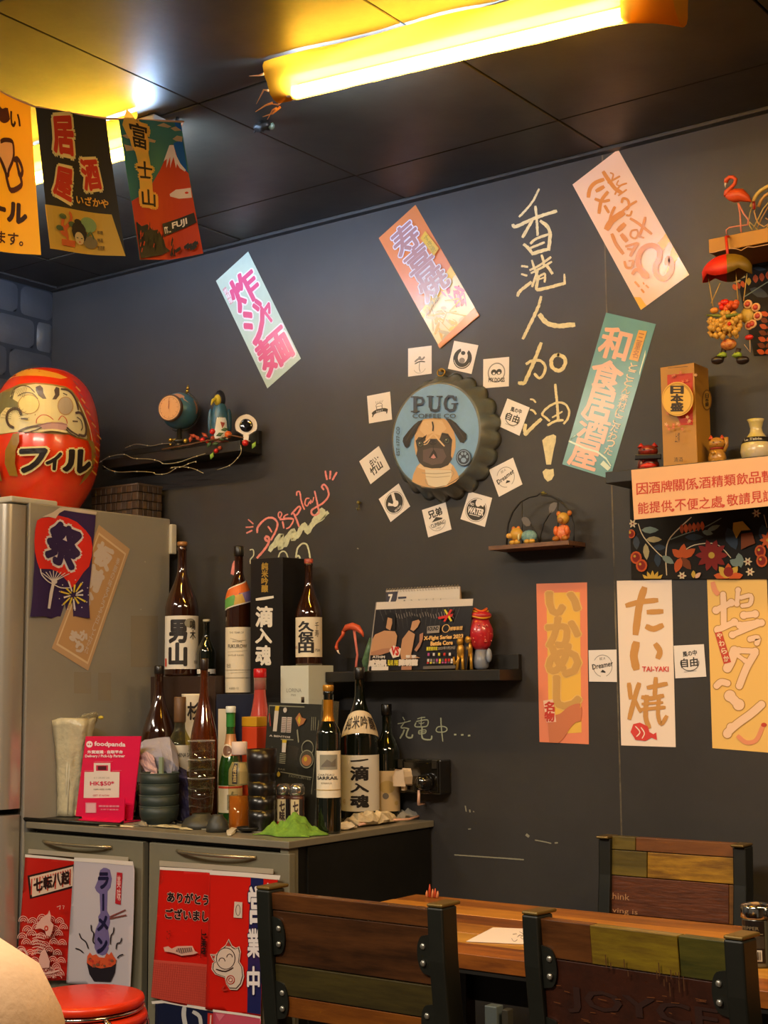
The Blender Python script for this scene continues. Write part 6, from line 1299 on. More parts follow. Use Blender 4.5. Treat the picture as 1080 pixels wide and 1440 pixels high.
for k in range(9): MB().ball(hp(rr.uniform(470, 720), rr.uniform(570, 690), HY - .008), rr.uniform(.005, .008), 0, 7, 5).build('orange_petal', ORG if k % 3 else mat('#d8200c', rough=.4), hd)
MB().ball(hp(400, 690, HY - .008), (.010, .007, .007), 0, 9, 6).build('beak', mat('#d88a2a', rough=.4), hd)
MB().tube([hp(300, 750, HY - .012), hp(420, 755, HY - .014), hp(560, 765, HY - .015), hp(720, 735, HY - .014)], [.0015, .004, .005, .003], 7).build('leaf', mat('#66701e', rough=.5), hd)
for x, y in ((825, 610), (925, 650), (950, 760), (880, 860), (840, 880)):
    c_ = hp(x, y, HY + .004); MB().ball(c_, (.0105, .003, .0100), 0, 12, 7).build('wing_scallop', mat('#d8a46a', rough=.5), hd); MB().ball(c_ + V((0, -.002, 0)), (.0065, .003, .0065), 0, 10, 6).build('wing_spot', mat('#a8321a', rough=.4), hd)
MB().ball(hp(820, 750, HY + .010), (.017, .006, .018), 0, 10, 7).build('wing', mat('#b8963a', rough=.5), hd)
MB().ball(hp(590, 860, HY - .02), .0045, 0, 8, 6).build('red_nose', mat('#c82a12', rough=.3), hd)
MB().ball(hp(580, 1120), (.018, .014, .013), 0, 14, 9).build('trousers', mat('#98261a', rough=.4, col2='#d89a4a', nscale=120), hd)
for x in (500, 690):
    MB().ball(hp(x, 1255), (.011, .010, .006), 0, 10, 7, fn=lambda a, d: a * (1 + .2 * math.sin(12 * d.x))).build('green_frill', mat('#8aa228', rough=.5), hd)
for x in (505, 690): MB().tube([hp(x + 20, 1170), hp(x, 1250), hp(x - 10 if x < 600 else x + 20, 1310)], [.006, .005, .005], 7).build('leg', mat('#2a1a14', rough=.5), hd)
for x, y in ((440, 1320), (760, 1320)): MB().ball(hp(x, y), (.015, .011, .009), 0, 12, 8).build('shoe', mat('#221612', rough=.35), hd)
MB().ball(hp(840, 1030), (.010, .006, .006), 0, 9, 6).build('red_flower', mat('#c8200c', rough=.4), hd); MB().tube([hp(850, 1060), hp(855, 1220), hp(780, 1120)], .001, 5).build('flower_stem', mat('#c8a070', rough=.4), hd)
# ================================================================ steel cabinet
CX0, CX1, CYF, CZ = -3.019, -2.118, -.578, .86
cb_ = thing('cabinet', ((CX0 + CX1) / 2, -.29, 0), 'grey metal two-door cabinet under the bottles', 'cabinet')
CABM = mat('#7c7662', rough=.42, metal=.15, noise=.08, nscale=5); CABD = mat('#1d1b17', rough=.38, metal=.2, noise=.2, nscale=6); TOPM = mat('#8a8270', rough=.35, metal=.3, noise=.10, nscale=9)
MB().box((CX0, CYF, CZ - .016), (CX1, -.0008, CZ)).build('top', [TOPM], cb_, bevel=.0015)
MB().box((CX0 + .012, CYF + .028, .06), (CX1 - .012, -.004, CZ - .0165)).build('body', CABD, cb_)
MB().box((CX1 - .0118, CYF + .075, .07), (CX1 - .006, -.010, CZ - .020)).build('side_panel', CABD, cb_, bevel=.001)
MB().box((CX1 - .034, CYF + .010, .06), (CX1 - .010, CYF + .045, CZ - .0168)).build('corner_post', CABM, cb_, bevel=.001)
DP = PlaneMap((0, CYF + .006, 0), (0, -1, 0))
zdt = DP(100, 1170).z - .004
for (a, b, hx0, hx1, nm) in ((31, 200, (62, 1185), (158, 1190), 'door'), (209, 407, (250, 1196), (361, 1207), 'door')):
    xa, xb = DP(a, 1250).x, DP(b, 1250).x
    d_ = MB().box((xa, CYF + .006, .08), (xb, CYF + .027, .832)).build(nm, CABM, cb_, bevel=.002)
    h0, h1 = DP(*hx0), DP(*hx1); z_ = (h0.z + h1.z) / 2 + .001; mb = MB()
    pts = [V((h0.x + (h1.x - h0.x) * t, CYF + .006 - .002 - .024 * math.sin(pi * t) ** .6, z_)) for t in [i / 12 for i in range(13)]]
    mb.tube(pts, .0042, 8); mb.build('handle', mat('#b5a88a', rough=.25, metal=.8), d_)
for x in (CX0 + .03, CX1 - .05):
    for y in (CYF + .05, -.05): MB().lathe([(.018, 0), (.018, .06)], 12, (x, y, 0)).build('foot', DARKM, cb_)
# ---- pennants on the cabinet doors
CPm = PlaneMap((0, CYF - .002, 0), (0, -1, 0))
def flag(name, label, o, s, out, hem, draw, base, mats, off=0.0, bar=None, grp='flags hung on the cabinet doors', wave=.0022, ph=0):
    fm = lambda x, y, l=0: CPm(*cr(*o, s, [(x, y)])[0], .003 + off + l + wave * (1 + math.sin(x / 85.0 + ph)) )
    t = thing(name, fm(*out[0]), label, 'flag', grp)
    # sheet cut into strips so that it follows its folds
    bm = bmesh.new(); tr_ = tess(out); bv = [bm.verts.new((x, y, 0)) for x, y in out]
    for f in tr_: bm.faces.new([bv[i] for i in f])
    for ax in (0, 1):
        for k in range(0, 60):
            c = k * 45.0; co = V((0, 0, 0)); co[ax] = c; no = V((0, 0, 0)); no[ax] = 1
            bmesh.ops.bisect_plane(bm, geom=bm.verts[:] + bm.edges[:] + bm.faces[:], plane_co=co, plane_no=no)
    bm.verts.index_update(); mb = MB(); mb.add([fm(v.co.x, v.co.y) for v in bm.verts], [tuple(v.index for v in f.verts) for f in bm.faces], 0, True); bm.free()
    mb.build('cloth', base, t, solid=.0006)
    if hem: Print(fm, .0010, .0001, grid=(45, 400)).poly(hem).build('hem', [mat('#d8ccc0', rough=.4)], t)
    pr = Print(fm, .0008, .00012, grid=(45, 400)); draw(pr); pr.build('print', mats, t)
    return t
SG = lambda h: mat(h, rough=.32, spec=.5)
for nm, L_ in (('left', ((20, 1190), 6, [(125, 22), (968, 92), (965, 128), (125, 60)])), ('right', ((210, 1205), 5.4, [(82, 28), (946, 92), (944, 130), (82, 68)]))):
    o = MB().prism(cr(*L_[0], L_[1], L_[2]), CPm, .0005, .0025).build('mounting_strip', mat('#a89c88', rough=.4)); tag(o, 'pale plastic strip holding the flags on the %s cabinet door' % nm, 'strip')
oL = (20, 1190)
def drL1(p):
    p.poly([(130, 245), (528, 148), (530, 345), (150, 442)], 1); p.poly([(148, 258), (515, 168), (515, 330), (168, 425)], 0); rr = random.Random(1)
    for k in range(16): x = 160 + k * 22; y = 285 - k * 5.6; p.poly([(x, y - 12), (x + 10, y - 14), (x + 6, y + 120), (x - 4, y + 125)] if k % 3 == 0 else [(x, y - 10), (x + 12, y - 12), (x + 5, y + 12)], 2)
    for i, ch in enumerate('七転八起'): x = 185 + i * 78; y = 270 - i * 19; p.text(ch, [(x, y + 6), (x + 70, y - 8), (x + 70, y + 92), (x, y + 108)], 1, .035)
    for r_ in range(8):
        for k in range(8):
            x = 105 + k * 76 + (38 if r_ % 2 else 0); y = 630 + r_ * 66 + 16 * math.sin(2.1 * k + 1.3 * r_)
            if x > 465: continue
            for rad in (38, 24, 11): p.ring(x, y, rad, rad * 1.2, 6, 3, n=9, a0=pi, a1=2 * pi)
    for r_ in range(3):
        for k in range(5): p.ring(150 + k * 70, 1040 + r_ * 30, 40, 26, 6, 3, n=8, a0=pi, a1=2 * pi)
    p.poly([(255, 640), (300, 590), (345, 560), (358, 530), (372, 575), (368, 620), (395, 650), (385, 700), (365, 750), (330, 740), (320, 700), (280, 680), (240, 690)], 3); p.ell(332, 682, 18, 24, 2); p.ell(332, 682, 7, 10, 3)
    for r_ in range(7): p.stroke([(220, 740 + r_ * 26), (260, 730 + r_ * 26), (320, 745 + r_ * 26)], 8, 3, sub=2)
    p.poly([(290, 880), (320, 850), (345, 900), (365, 960), (360, 1010), (300, 1015), (270, 960)], 3); p.stroke([(100, 880), (140, 850), (180, 900), (150, 960), (210, 1030), (330, 1060), (450, 1030)], 16, 3, sub=3); p.stroke([(430, 500), (460, 490), (455, 520)], 8, 3); p.stroke([(480, 490), (495, 490), (488, 515)], 6, 3)
flag('door_flag', 'red flag with white waves and a slanted name plate on the left cabinet door', oL, 6, [(112, 68), (535, 112), (528, 400), (508, 640), (495, 900), (470, 1128), (260, 1135), (40, 1120), (50, 900), (70, 640), (88, 420), (100, 240)], [(112, 66), (536, 108), (536, 124), (112, 90)], drL1,
     SG('#b51a10'), [SG('#d9b8a0'), SG('#2a1210'), SG('#c03a28'), SG('#dca698')], ph=1)
def drL2(p):
    p.poly([(745, 200), (775, 178), (800, 180), (830, 195), (848, 270), (835, 345), (810, 375), (805, 540), (830, 590), (832, 640), (815, 700), (828, 780), (820, 860), (800, 905), (765, 918), (720, 900), (700, 850), (700, 740), (712, 690), (735, 640), (730, 590), (748, 560), (742, 400), (715, 375), (702, 345), (725, 290), (735, 260)], 0)
    p.text('ラ', (735, 225, 815, 350), 1, .06); p.rect(765, 398, 782, 540, 1); p.text('メ', (728, 590, 810, 705), 1, .06); p.text('ン', (728, 770, 805, 890), 1, .06)
    p.poly([(895, 215), (946, 220), (936, 350), (930, 488), (880, 478), (888, 340)], 2); p.column('美味', (898, 240, 930, 460), 6, .02)
    p.stroke([(838, 590), (972, 532)], 15, 3); p.stroke([(835, 605), (978, 575)], 15, 3)
    for st_ in ([(585, 730), (600, 770), (635, 800), (655, 855)], [(555, 855), (585, 865), (615, 890)], [(678, 660), (682, 705), (700, 730), (692, 790), (705, 815)], [(872, 680), (865, 725), (845, 750), (840, 820)], [(942, 768), (930, 805), (900, 815), (892, 860)], [(905, 935), (925, 915), (955, 905)]): p.stroke(st_, 10, 4, sub=3)
    p.poly([(645, 975), (890, 985), (880, 1060), (850, 1120), (840, 1135), (700, 1130), (665, 1070)], 4)
    p.poly([(645, 975), (650, 920), (670, 890), (690, 915), (720, 905), (745, 930), (790, 935), (810, 895), (830, 910), (850, 885), (870, 920), (895, 950), (888, 985), (850, 1010), (760, 1025), (680, 1005)], 5)
    rr = random.Random(5)
    for k in range(16): p.ell(rr.uniform(670, 870), rr.uniform(930, 1005), rr.uniform(10, 22), rr.uniform(8, 15), rr.choice((5, 7, 8, 8)), 8)
flag('door_flag', 'white flag with lilac lettering and a steaming bowl on the left cabinet door', oL, 6, [(538, 92), (1032, 128), (1045, 200), (1040, 500), (1030, 800), (1010, 1185), (740, 1180), (470, 1150), (490, 800), (510, 500), (525, 250)], [(538, 90), (1034, 124), (1032, 160), (538, 122)], drL2,
     SG('#b8aeb4'), [SG('#6a5c8a'), SG('#1c1838'), SG('#b0202a'), SG('#7a3e3a'), SG('#231c22'), SG('#c8502c'), SG('#d8a8a0'), SG('#b83a2c'), SG('#7a4a34')], off=.0045, ph=2)
oR = (210, 1205)
def drR1(p):
    p.text('ありがとう', [(155, 262), (460, 288), (458, 365), (155, 335)], 1, .085); p.text('ありがとう', [(155, 262), (460, 288), (458, 365), (155, 335)], 0, .04)
    p.text('ございまし', [(142, 388), (462, 410), (458, 488), (142, 462)], 1, .085); p.text('ございまし', [(142, 388), (462, 410), (458, 488), (142, 462)], 0, .04)
    p.poly([(58, 775), (465, 815), (455, 1145), (35, 1060)], 2)
    for k in range(26): p.stroke([(60 + k * 16, 790 + k * 1.6), (35 + k * 16, 1050 + k * 3.2)], 2.5, 3)
    for k in range(16): p.stroke([(56 - k, 800 + k * 17), (460, 835 + k * 19)], 2, 4)
    p.poly([(140, 680), (175, 672), (200, 690), (240, 672), (350, 670), (370, 710), (395, 722), (360, 735), (270, 745), (220, 725), (180, 715), (150, 712)], 1); p.poly([(240, 688), (345, 682), (352, 715), (270, 728), (230, 712)], 5)
    for k in range(7): p.stroke([(240 + k * 16, 685), (250 + k * 16, 722)], 5, 1)
    p.text('こう', [(165, 550), (195, 550), (190, 620), (165, 620)], 4, .02); p.stroke([(425, 545), (418, 760)], 6, 0); p.column('ご来店', [(428, 570), (462, 575), (455, 735), (422, 730)], 0, .06)
flag('door_flag', 'red flag with two lines of black rounded letters on the right cabinet door', oR, 5.4, [(98, 78), (490, 104), (485, 400), (472, 750), (455, 1160), (250, 1118), (30, 1062), (50, 800), (75, 450)], [(98, 72), (492, 98), (492, 120), (98, 94)], drR1,
     SG('#c0170c'), [SG('#1e0e0c'), SG('#c89a8a'), SG('#c04a3c'), SG('#a82a1c'), SG('#8a1a10'), SG('#6a5048')], ph=.4)
def drR2(p):
    p.poly([(790, 148), (890, 158), (882, 600), (868, 1190), (762, 1178), (768, 700)], 0)
    for ch, q in (('営', (775, 225, 900, 500)), ('業', (768, 545, 866, 755)), ('中', (768, 830, 862, 1035))): p.text(ch, q, 2, .075); p.text(ch, q, 1, .03)
    p.poly([(672, 335), (730, 340), (728, 460), (665, 455)], 3); p.ring(698, 400, 16, 40, 4, 4)
    p.column('とらつ', (925, 190, 972, 480), 1, .03); p.stroke([(932, 500), (932, 560)], 10, 1)
    p.poly([(880, 575), (905, 555), (930, 575), (950, 545), (970, 570), (992, 560), (995, 606), (880, 595)], 5)
    # beckoning cat drawing
    ol = [(505, 735), (545, 735), (585, 690), (610, 670), (632, 625), (655, 675), (680, 690), (705, 680), (715, 720), (705, 790), (730, 830), (738, 900), (720, 960), (690, 995), (640, 992), (615, 950), (605, 905), (540, 880), (515, 845), (520, 800), (535, 790), (520, 770)]
    c = (625, 820); p.poly([(c[0] + (x - c[0]) * 1.07, c[1] + (y - c[1]) * 1.05) for x, y in ol], 3); p.poly(ol, 4); p.poly([(c[0] + (x - c[0]) * .94, c[1] + (y - c[1]) * .955) for x, y in ol], 3)
    p.ell(612, 765, 70, 84, 4, 22); p.ell(612, 765, 64, 78, 3, 22); p.ring(585, 785, 22, 26, 6, 4, a0=pi, a1=2 * pi, n=10); p.ring(640, 755, 20, 24, 6, 4, a0=pi, a1=2 * pi, n=10); p.stroke([(545, 845), (610, 862), (665, 835)], 10, 4, sub=3)
    p.poly([(612, 668), (632, 635), (650, 672)], 6); p.poly([(512, 745), (535, 742), (530, 765)], 6); p.ring(648, 925, 28, 32, 6, 6); p.ring(648, 925, 14, 16, 5, 6); p.stroke([(605, 970), (590, 990), (600, 1005), (625, 998)], 12, 6, sub=3)
flag('door_flag', 'red and navy flag with a white cat drawing, hanging over the right cabinet door edge', oR, 5.4, [(490, 105), (1018, 138), (1000, 180), (992, 300), (994, 604), (885, 596), (875, 900), (866, 1212), (680, 1180), (452, 1150), (465, 800), (480, 400)], [(488, 96), (1024, 136), (1016, 170), (488, 130)], drR2,
     SG('#c0180c'), [SG('#1c2050'), SG('#ddd4d2'), SG('#15183c'), SG('#c8b4a4'), SG('#2c1a18'), SG('#c07020'), SG('#a8281e')], off=.0045, ph=2.2)
def drR3(p):
    p.stroke([(275, 1140), (270, 1200), (285, 1290)], 34, 0, sub=3); p.stroke([(345, 1175), (395, 1210), (405, 1290)], 30, 0, sub=3); p.poly([(460, 1180), (512, 1185), (512, 1340), (455, 1340)], 1); p.stroke([(485, 1200), (480, 1300)], 14, 2)
flag('door_flag', 'navy flag with a white letter under the red one with black letters', oR, 5.4, [(62, 1095), (290, 1130), (514, 1168), (510, 1700), (280, 1690), (50, 1680)], [(35, 1092), (130, 1082), (290, 1115), (516, 1150), (512, 1172), (280, 1136), (130, 1106), (40, 1112)], drR3,
     SG('#151a34'), [SG('#b8b4b0'), SG('#b8281c'), SG('#d8b0a0')], ph=1.4)
flag('door_flag', 'pink flag under the flag with the cat drawing', oR, 5.4, [(512, 1162), (700, 1190), (866, 1222), (862, 1700), (690, 1690), (505, 1690)], [(512, 1150), (700, 1178), (868, 1206), (866, 1222), (700, 1196), (512, 1168)], lambda p: p.poly([(530, 1180), (600, 1190), (560, 1240)], 0),
     SG('#b8485c'), [SG('#c86a78')], off=.0045, ph=2.0)

# ================================================================ bottles and the rest on top of the cabinet
def prof_bottle(R, H, sh, nk, kr, lip=.0):
    o = [(R * .90, 0), (R * .985, H * .006), (R, H * .02), (R, H * sh)]
    for i in range(1, 13):
        f = i / 12; e = .5 - .5 * math.cos(pi * f); o.append((R + (R * kr - R) * (e ** .9), H * (sh + (nk - sh) * f)))
    o += [(R * kr * .96, H * .93), (R * kr * 1.10, H * .935), (R * kr * 1.10, H * .955), (R * kr, H * .958), (R * kr, H * .985)]
    return o
def rfun(pf):
    def f(z):
        for (r0, z0), (r1, z1) in zip(pf, pf[1:]):
            if z0 <= z <= z1 and z1 > z0: return r0 + (r1 - r0) * (z - z0) / (z1 - z0)
        return pf[-1][0] if z > pf[-1][1] else pf[0][0]
    return f
AMB = mat('#2e1408', rough=.07, spec=.8, coat=.6); AMB2 = mat('#6a2e0a', rough=.08, spec=.7, trans=.55, coat=.5); DKG = mat('#10140c', rough=.07, spec=.8, coat=.6); GRN = mat('#2a5a20', rough=.07, spec=.8, trans=.4, coat=.4)
CLR = clear('#e8ead8', .86, .04); CRM = P('#e3d6be'); WHT = P('#e2dcd2')
def bottle(label, px, Y, zb, top, rpx, sh=.50, nk=.80, kr=.27, glass=AMB, cap=None, capc=None, cap_h=.045, labels=(), name='sake_bottle', group='bottles on the cabinet', dphi=0.0, collar=None):
    P0 = atp(px, Y, zb + .0006); k_ = 1 / ppm(P0 + V((0, 0, .15))); R = rpx * k_; H = hz(top, P0.x, Y) - P0.z
    t = thing(name, P0, label, 'bottle', group); pf = prof_bottle(R, H, sh, nk, kr)
    MB().lathe(pf, 32, P0).build('glass', glass, t); rf = rfun(pf)
    MB().lathe([(R * kr * 1.05, H * (1 - cap_h) - H * .012), (R * kr * 1.16, H * (1 - cap_h)), (R * kr * 1.16, H * .994), (R * kr * 1.05, H), (0, H)], 20, P0).build('cap', cap or mat('#15110e', rough=.3), t)
    ph = face_phi(P0) + dphi
    for z0, z1, half, base, draw in labels:      # heights in image rows (bottom, top); half = half-angle
        a, b = hz(z0, P0.x, Y - R) - P0.z, hz(z1, P0.x, Y - R) - P0.z
        LMp = CylMap(P0, rf, ph); mb = MB(); n = 20; m = 6; vs = []
        for j in range(m + 1):
            z = a + (b - a) * j / m
            for i in range(n + 1): th = -half + 2 * half * i / n; vs.append(LMp(th * rf(z), z, .0006))
        mb.add(vs, [(j * (n + 1) + i, j * (n + 1) + i + 1, (j + 1) * (n + 1) + i + 1, (j + 1) * (n + 1) + i) for j in range(m) for i in range(n)], 0, True)
        mb.build('label', base, t)
        if draw:          # local label coordinates: x -1..1 across the visible half, y 0 (bottom) .. 1 (top)
            pr = Print(lambda x, y, l=0: P0 + V((0, 0, a + (b - a) * y)) + V((math.cos(ph + x * 1.25), math.sin(ph + x * 1.25), 0)) * (rf(a + (b - a) * y) + l), .0010, .00012, grid=(.12, .12)); draw(pr); pr.build('lettering', [P('#1c1618'), P('#8a3a30'), P('#6a6258'), P('#b89a5a'), P('#8c8878'), P('#c8402a')], t)
    if collar:
        for z0, z1, m_, hf in collar:
            a, b = hz(z0, P0.x, Y) - P0.z, hz(z1, P0.x, Y) - P0.z; MB().lathe([(rf(a + (b - a) * i / 8) + .0007, a + (b - a) * i / 8) for i in range(9)], 28, P0, cap=False).build('collar', m_, t)
    return t, P0, R, H, rf, ph
def vt(p, txt, x0, x1, y0, y1, mi=0, bold=.03):   # vertical writing, y down from y1 to y0
    p.column(txt, [(x0, y1), (x1, y1), (x1, y0), (x0, y0)], mi, bold)
def ht(p, txt, x0, x1, y0, y1, mi=0, bold=.0): p.text(txt, [(x0, y1), (x1, y1), (x1, y0), (x0, y0)], mi, bold)
# riser boxes at the back
def boxy(name, label, cat, x0px, x1px, Yf, depth, zb, toprow, m, bev=.001, group=None):
    a = atp(x0px, Yf, zb); b = atp(x1px, Yf, zb); z = hz(toprow, (a.x + b.x) / 2, Yf)
    o = MB().box((a.x, Yf, zb + .0006), (b.x, Yf + depth, z)).build(name, m, None, bevel=bev); tag(o, label, cat, group); return o, a, b, z
br, a_, b_, zbr = boxy('brown_carton', 'tall dark brown box at the back left of the cabinet under the tall sake bottle', 'box', 210, 302, -.185, .155, CZ, 951, mat('#2e1c12', rough=.5))
nv, na, nb_, znv = boxy('navy_gift_box', 'navy blue gift box at the back under the cream-labelled bottle', 'box', 303, 356, -.20, .15, CZ, 976, mat('#1a2038', rough=.45))
rs_, ra, rb2, zrs = boxy('black_riser_box', 'black box at the back supporting the tall black gift box and the white box', 'box', 358, 440, -.20, .17, CZ, 1000, mat('#14110e', rough=.55))
# bottle 1
def l1(p):
    vt(p, '男山', -.62, .22, .06, .92, 0, .05); p.ell(.42, .86, .30, .09, 4, 12); vt(p, '鳴木', .40, .72, .55, .92, 0, .02); p.poly([(-.95, .05), (-.80, .05), (-.80, .2), (-.95, .2)], 5); ht(p, '清酒', .62, .8, .1, .16, 0)
bottle('tallest brown sake bottle with a white two-character label, beside the fridge', 255, -.115, zbr, 762, 23.5, .49, .82, .27, AMB, cap=mat('#9a6a3a', rough=.35), cap_h=.02, labels=[(941, 866, 1.35, WHT, l1)])
# bottle 2 small dark, behind
def l2(p): vt(p, '銀盤', -.5, .3, .1, .9, 0, .04)
bottle('slim dark bottle with a white cap behind the brown one, left of the navy box', 290, -.09, zbr, 871, 13.5, .42, .74, .33, DKG, cap=mat('#c8c0a8', rough=.35), cap_h=.03, labels=[(973, 941, 1.2, WHT, l2)])
# bottle 3 cream label with rainbow collar
def l3(p):
    ht(p, 'THE YEAR OF', -.6, .3, .90, .93, 2); ht(p, 'FUKUROW', -.7, .5, .68, .735, 2, .03); ht(p, 'Whisky', -.4, .2, .76, .79, 2); ht(p, 'SINGLE CASK', -.7, .3, .56, .58, 2); p.stroke([(-1.05, .345), (1.05, .345)], .006, 2); p.stroke([(-1.05, .225), (1.05, .225)], .006, 2); ht(p, '威士忌', -.8, -.5, .38, .44, 2); ht(p, 'AGED 12', -.6, 0, .05, .08, 2)
    p.stroke([(-.5, .83), (0, .79), (.4, .80)], .006, 2); p.stroke([(-.7, .62), (.5, .64)], .004, 2); p.stroke([(-.7, .30), (.6, .31)], .004, 4)
t, P0, R, H, rf, ph = bottle('brown bottle with a long cream label and a rainbow paper collar on the navy box', 335.5, -.125, znv, 768, 18.5, .63, .84, .34, AMB, cap=mat('#17120e', rough=.3), cap_h=.06, labels=[(974, 882, 1.45, CRM, l3)])
a = hz(852, P0.x, P0.y) - P0.z; b = hz(822, P0.x, P0.y) - P0.z
Cm = lambda x, y, l=0: P0 + V((0, 0, a + (b - a) * y + (.012 * x))) + V((math.cos(ph + x * 1.25), math.sin(ph + x * 1.25), 0)) * (rf(a + (b - a) * y + .012 * x) + .0012 + l)
pr = Print(Cm, .0, .0002, grid=(.15, .2)); pr.rect(-1.2, 0, 1.2, 1, 0); pr.rect(-1.2, .06, 1.2, .94, 1); pr.poly([(-1.2, .06), (.1, .06), (-.3, .55), (-1.2, .5)], 2); pr.poly([(-.1, .06), (1.2, .06), (1.2, .5), (.0, .55)], 3); pr.poly([(-.3, .06), (.4, .06), (.2, .5), (-.2, .5)], 4)
pr.build('rainbow_collar', [P('#e0d8d0'), P('#d86a28'), P('#5fa04a'), P('#7a6aa0'), P('#c8a048')], t)
# tall black gift box
o, a, b, z = boxy('gift_box', 'tall black gift box with white brush characters behind the bottles', 'box', 352, 397.5, -.155, .105, zrs, 785, mat('#16120f', rough=.35), .0006)
gx = thing('gift_box', ((a.x + b.x) / 2, -.10, zrs), 'tall black gift box with white brush characters behind the bottles', 'box')
o.name = 'carton'; o.location = o.location - gx.location; o.parent = gx
for k in ('label', 'category'): del o[k]
pr = Print(PlaneMap((0, -.155, 0), (0, -1, 0)), .0004, .0001)
pr.column('純米吟醸', (368, 791, 377, 833), 1, .03)
for i, ch in enumerate('一滴入魂'): y0 = (836, 853, 884, 908)[i]; y1 = (845, 881, 904, 935)[i]; pr.text(ch, [(361, y0), (384 - i, y0 + .5), (384 - i, y1), (360, y1)], 0, .04) if i else pr.stroke([(361, 843), (372, 841.5), (384, 839.5)], 4.2, 0)
pr.build('box_lettering', [P('#e4dcd0'), P('#a8842c')], gx)
# white box + bottle 4
o, a, b, zw = boxy('white_gift_box', 'white gift box with small grey letters under the cream-labelled sake bottle', 'box', 394.5, 434, -.175, .105, zrs, 936, P('#c9ccc0'), .0008)
wx = thing('white_gift_box', ((a.x + b.x) / 2, -.12, zrs), 'white gift box with small grey letters under the cream-labelled sake bottle', 'box')
o.name = 'carton'; o.location = o.location - wx.location; o.parent = wx
for k in ('label', 'category'): del o[k]
pr = Print(PlaneMap((0, -.175, 0), (0, -1, 0)), .0004, .0001); pr.text('LORINA', (403, 968, 424, 973.5), 0, .0); pr.text('750', (409, 976, 416, 979), 0); pr.build('box_lettering', [P('#7a7a72')], wx)
def l4(p): vt(p, '久保田', -.65, .25, .10, .90, 0, .04); vt(p, '千寿', .35, .62, .5, .88, 0, .0); ht(p, '720', .35, .7, .14, .2, 0); ht(p, '印', -.95, -.75, .2, .28, 1)
bottle('brown sake bottle with a cream three-character label on the white box', 434.5, -.112, zw, 786, 19, .46, .80, .29, AMB, cap=mat('#a84a3a', rough=.35), cap_h=.035, labels=[(924, 868, 1.3, CRM, l4)])
# red juice bottle
t, P0, R, H, rf, ph = bottle('squat clear bottle of red drink with a red cap', 365.5, -.234, CZ + .115, 940, 16.5, .38, .84, .48, mat('#c04a40', rough=.12, spec=.7, trans=.15, coat=.4), cap=mat('#c0141a', rough=.3), cap_h=.08, labels=[])
MB().lathe([(rf(H * .80) + .001, H * .80), (rf(H * .9) + .0014, H * .93)], 20, P0, cap=False).build('clear_neck', clear('#f0d0c0', .7), t, solid=.0006)
fl2 = CylMap(P0, lambda z: rf(z), ph); pr = Print(fl2, .0012, .0002, grid=(.01, .02)); pr.stroke([(-.018, .02), (-.010, .05), (-.016, .09), (-.008, .12)], .004, 0, sub=3); pr.stroke([(.0, .03), (.008, .07), (.0, .10)], .003, 0, sub=3); pr.build('label_print', [P('#d8907c')], t)
o, a, b, zz1 = boxy('drink_box', 'small dark carton under the red drink bottle', 'box', 350, 382, -.258, .054, CZ, 1078, mat('#1b1713', rough=.5))
# fix: top of the carton carries the bottle
o.data.transform(Matrix.Identity(4)); zt_ = CZ + .115
for v in o.data.vertices:
    if v.co.z > .02: v.co.z = zt_ - o.location.z
# orange and yellow tin
g = atp(350, -.302, CZ); tt = thing('tea_tin', g + V((0, 0, .0006)), 'orange tin with a yellow top band behind the white-topped flask', 'tin')
zt2 = hz(1008, g.x, g.y); zt3 = hz(1022, g.x, g.y); w_ = 14 / ppm(g)
MB().box((g.x - w_, -.302, CZ + .0006), (g.x + w_, -.262, zt3)).build('body', mat('#c8401c', rough=.4), tt, bevel=.002); MB().box((g.x - w_ - .0005, -.3025, zt3 + .0002), (g.x + w_ + .0005, -.2615, zt2)).build('yellow_band', mat('#c89420', rough=.35), tt, bevel=.002)
# white card with writing behind the green bottle
o, a, b, z = boxy('label_card', 'cream card with faint writing leaning behind the green bottle', 'card', 306, 327, -.222, .004, CZ, 997, CRM); 
# dark slanted-shoulder bottle on the left
bottle('dark brown bottle with wide shoulders in front of the brown box, nearest the fridge', 222, -.24, CZ, 936, 24, .50, .86, .26, AMB, cap=mat('#1a1512', rough=.3), cap_h=.05, labels=[])
# clear bottle with tan cap and pale label
def l6(p): ht(p, 'CHINA SAN', -.3, .9, .55, .70, 2, .03)
bottle('clear-glass bottle with a tan wooden cap and a pale label', 252, -.315, CZ, 980, 17.5, .60, .76, .42, clear('#cfc88a', .86, .05), cap=mat('#6a4a2c', rough=.5), cap_h=.20, labels=[(1085, 1048, 1.3, CRM, l6)], name='spirit_bottle')
# cream paper cup-like box with brush character
g = atp(272, -.222, CZ); wq = thing('cream_bottle_bag', g + V((0, 0, .0006)), 'cream paper sleeve with a brush character behind the big amber bottle', 'paper sleeve')
zt = hz(976, g.x, g.y) - CZ; MB().lathe([(.022, 0), (.022, zt * .55), (.026, zt * .8), (.034, zt * .985), (.0345, zt)], 8, g + V((0, 0, .0006))).build('sleeve', CRM, wq)
pr = Print(PlaneMap((0, -.222 - .034, 0), (0, -1, 0)), .0006); pr.text('杉', (264, 988, 281, 1012), 0, .03); pr.build('brush_character', [P('#1c1618')], wq)
# big amber bottle
bottle('large amber bottle standing behind the stack of glasses', 286, -.362, CZ, 926, 19.5, .46, .86, .27, AMB2, cap=mat('#2a1c14', rough=.3), cap_h=.06, labels=[])
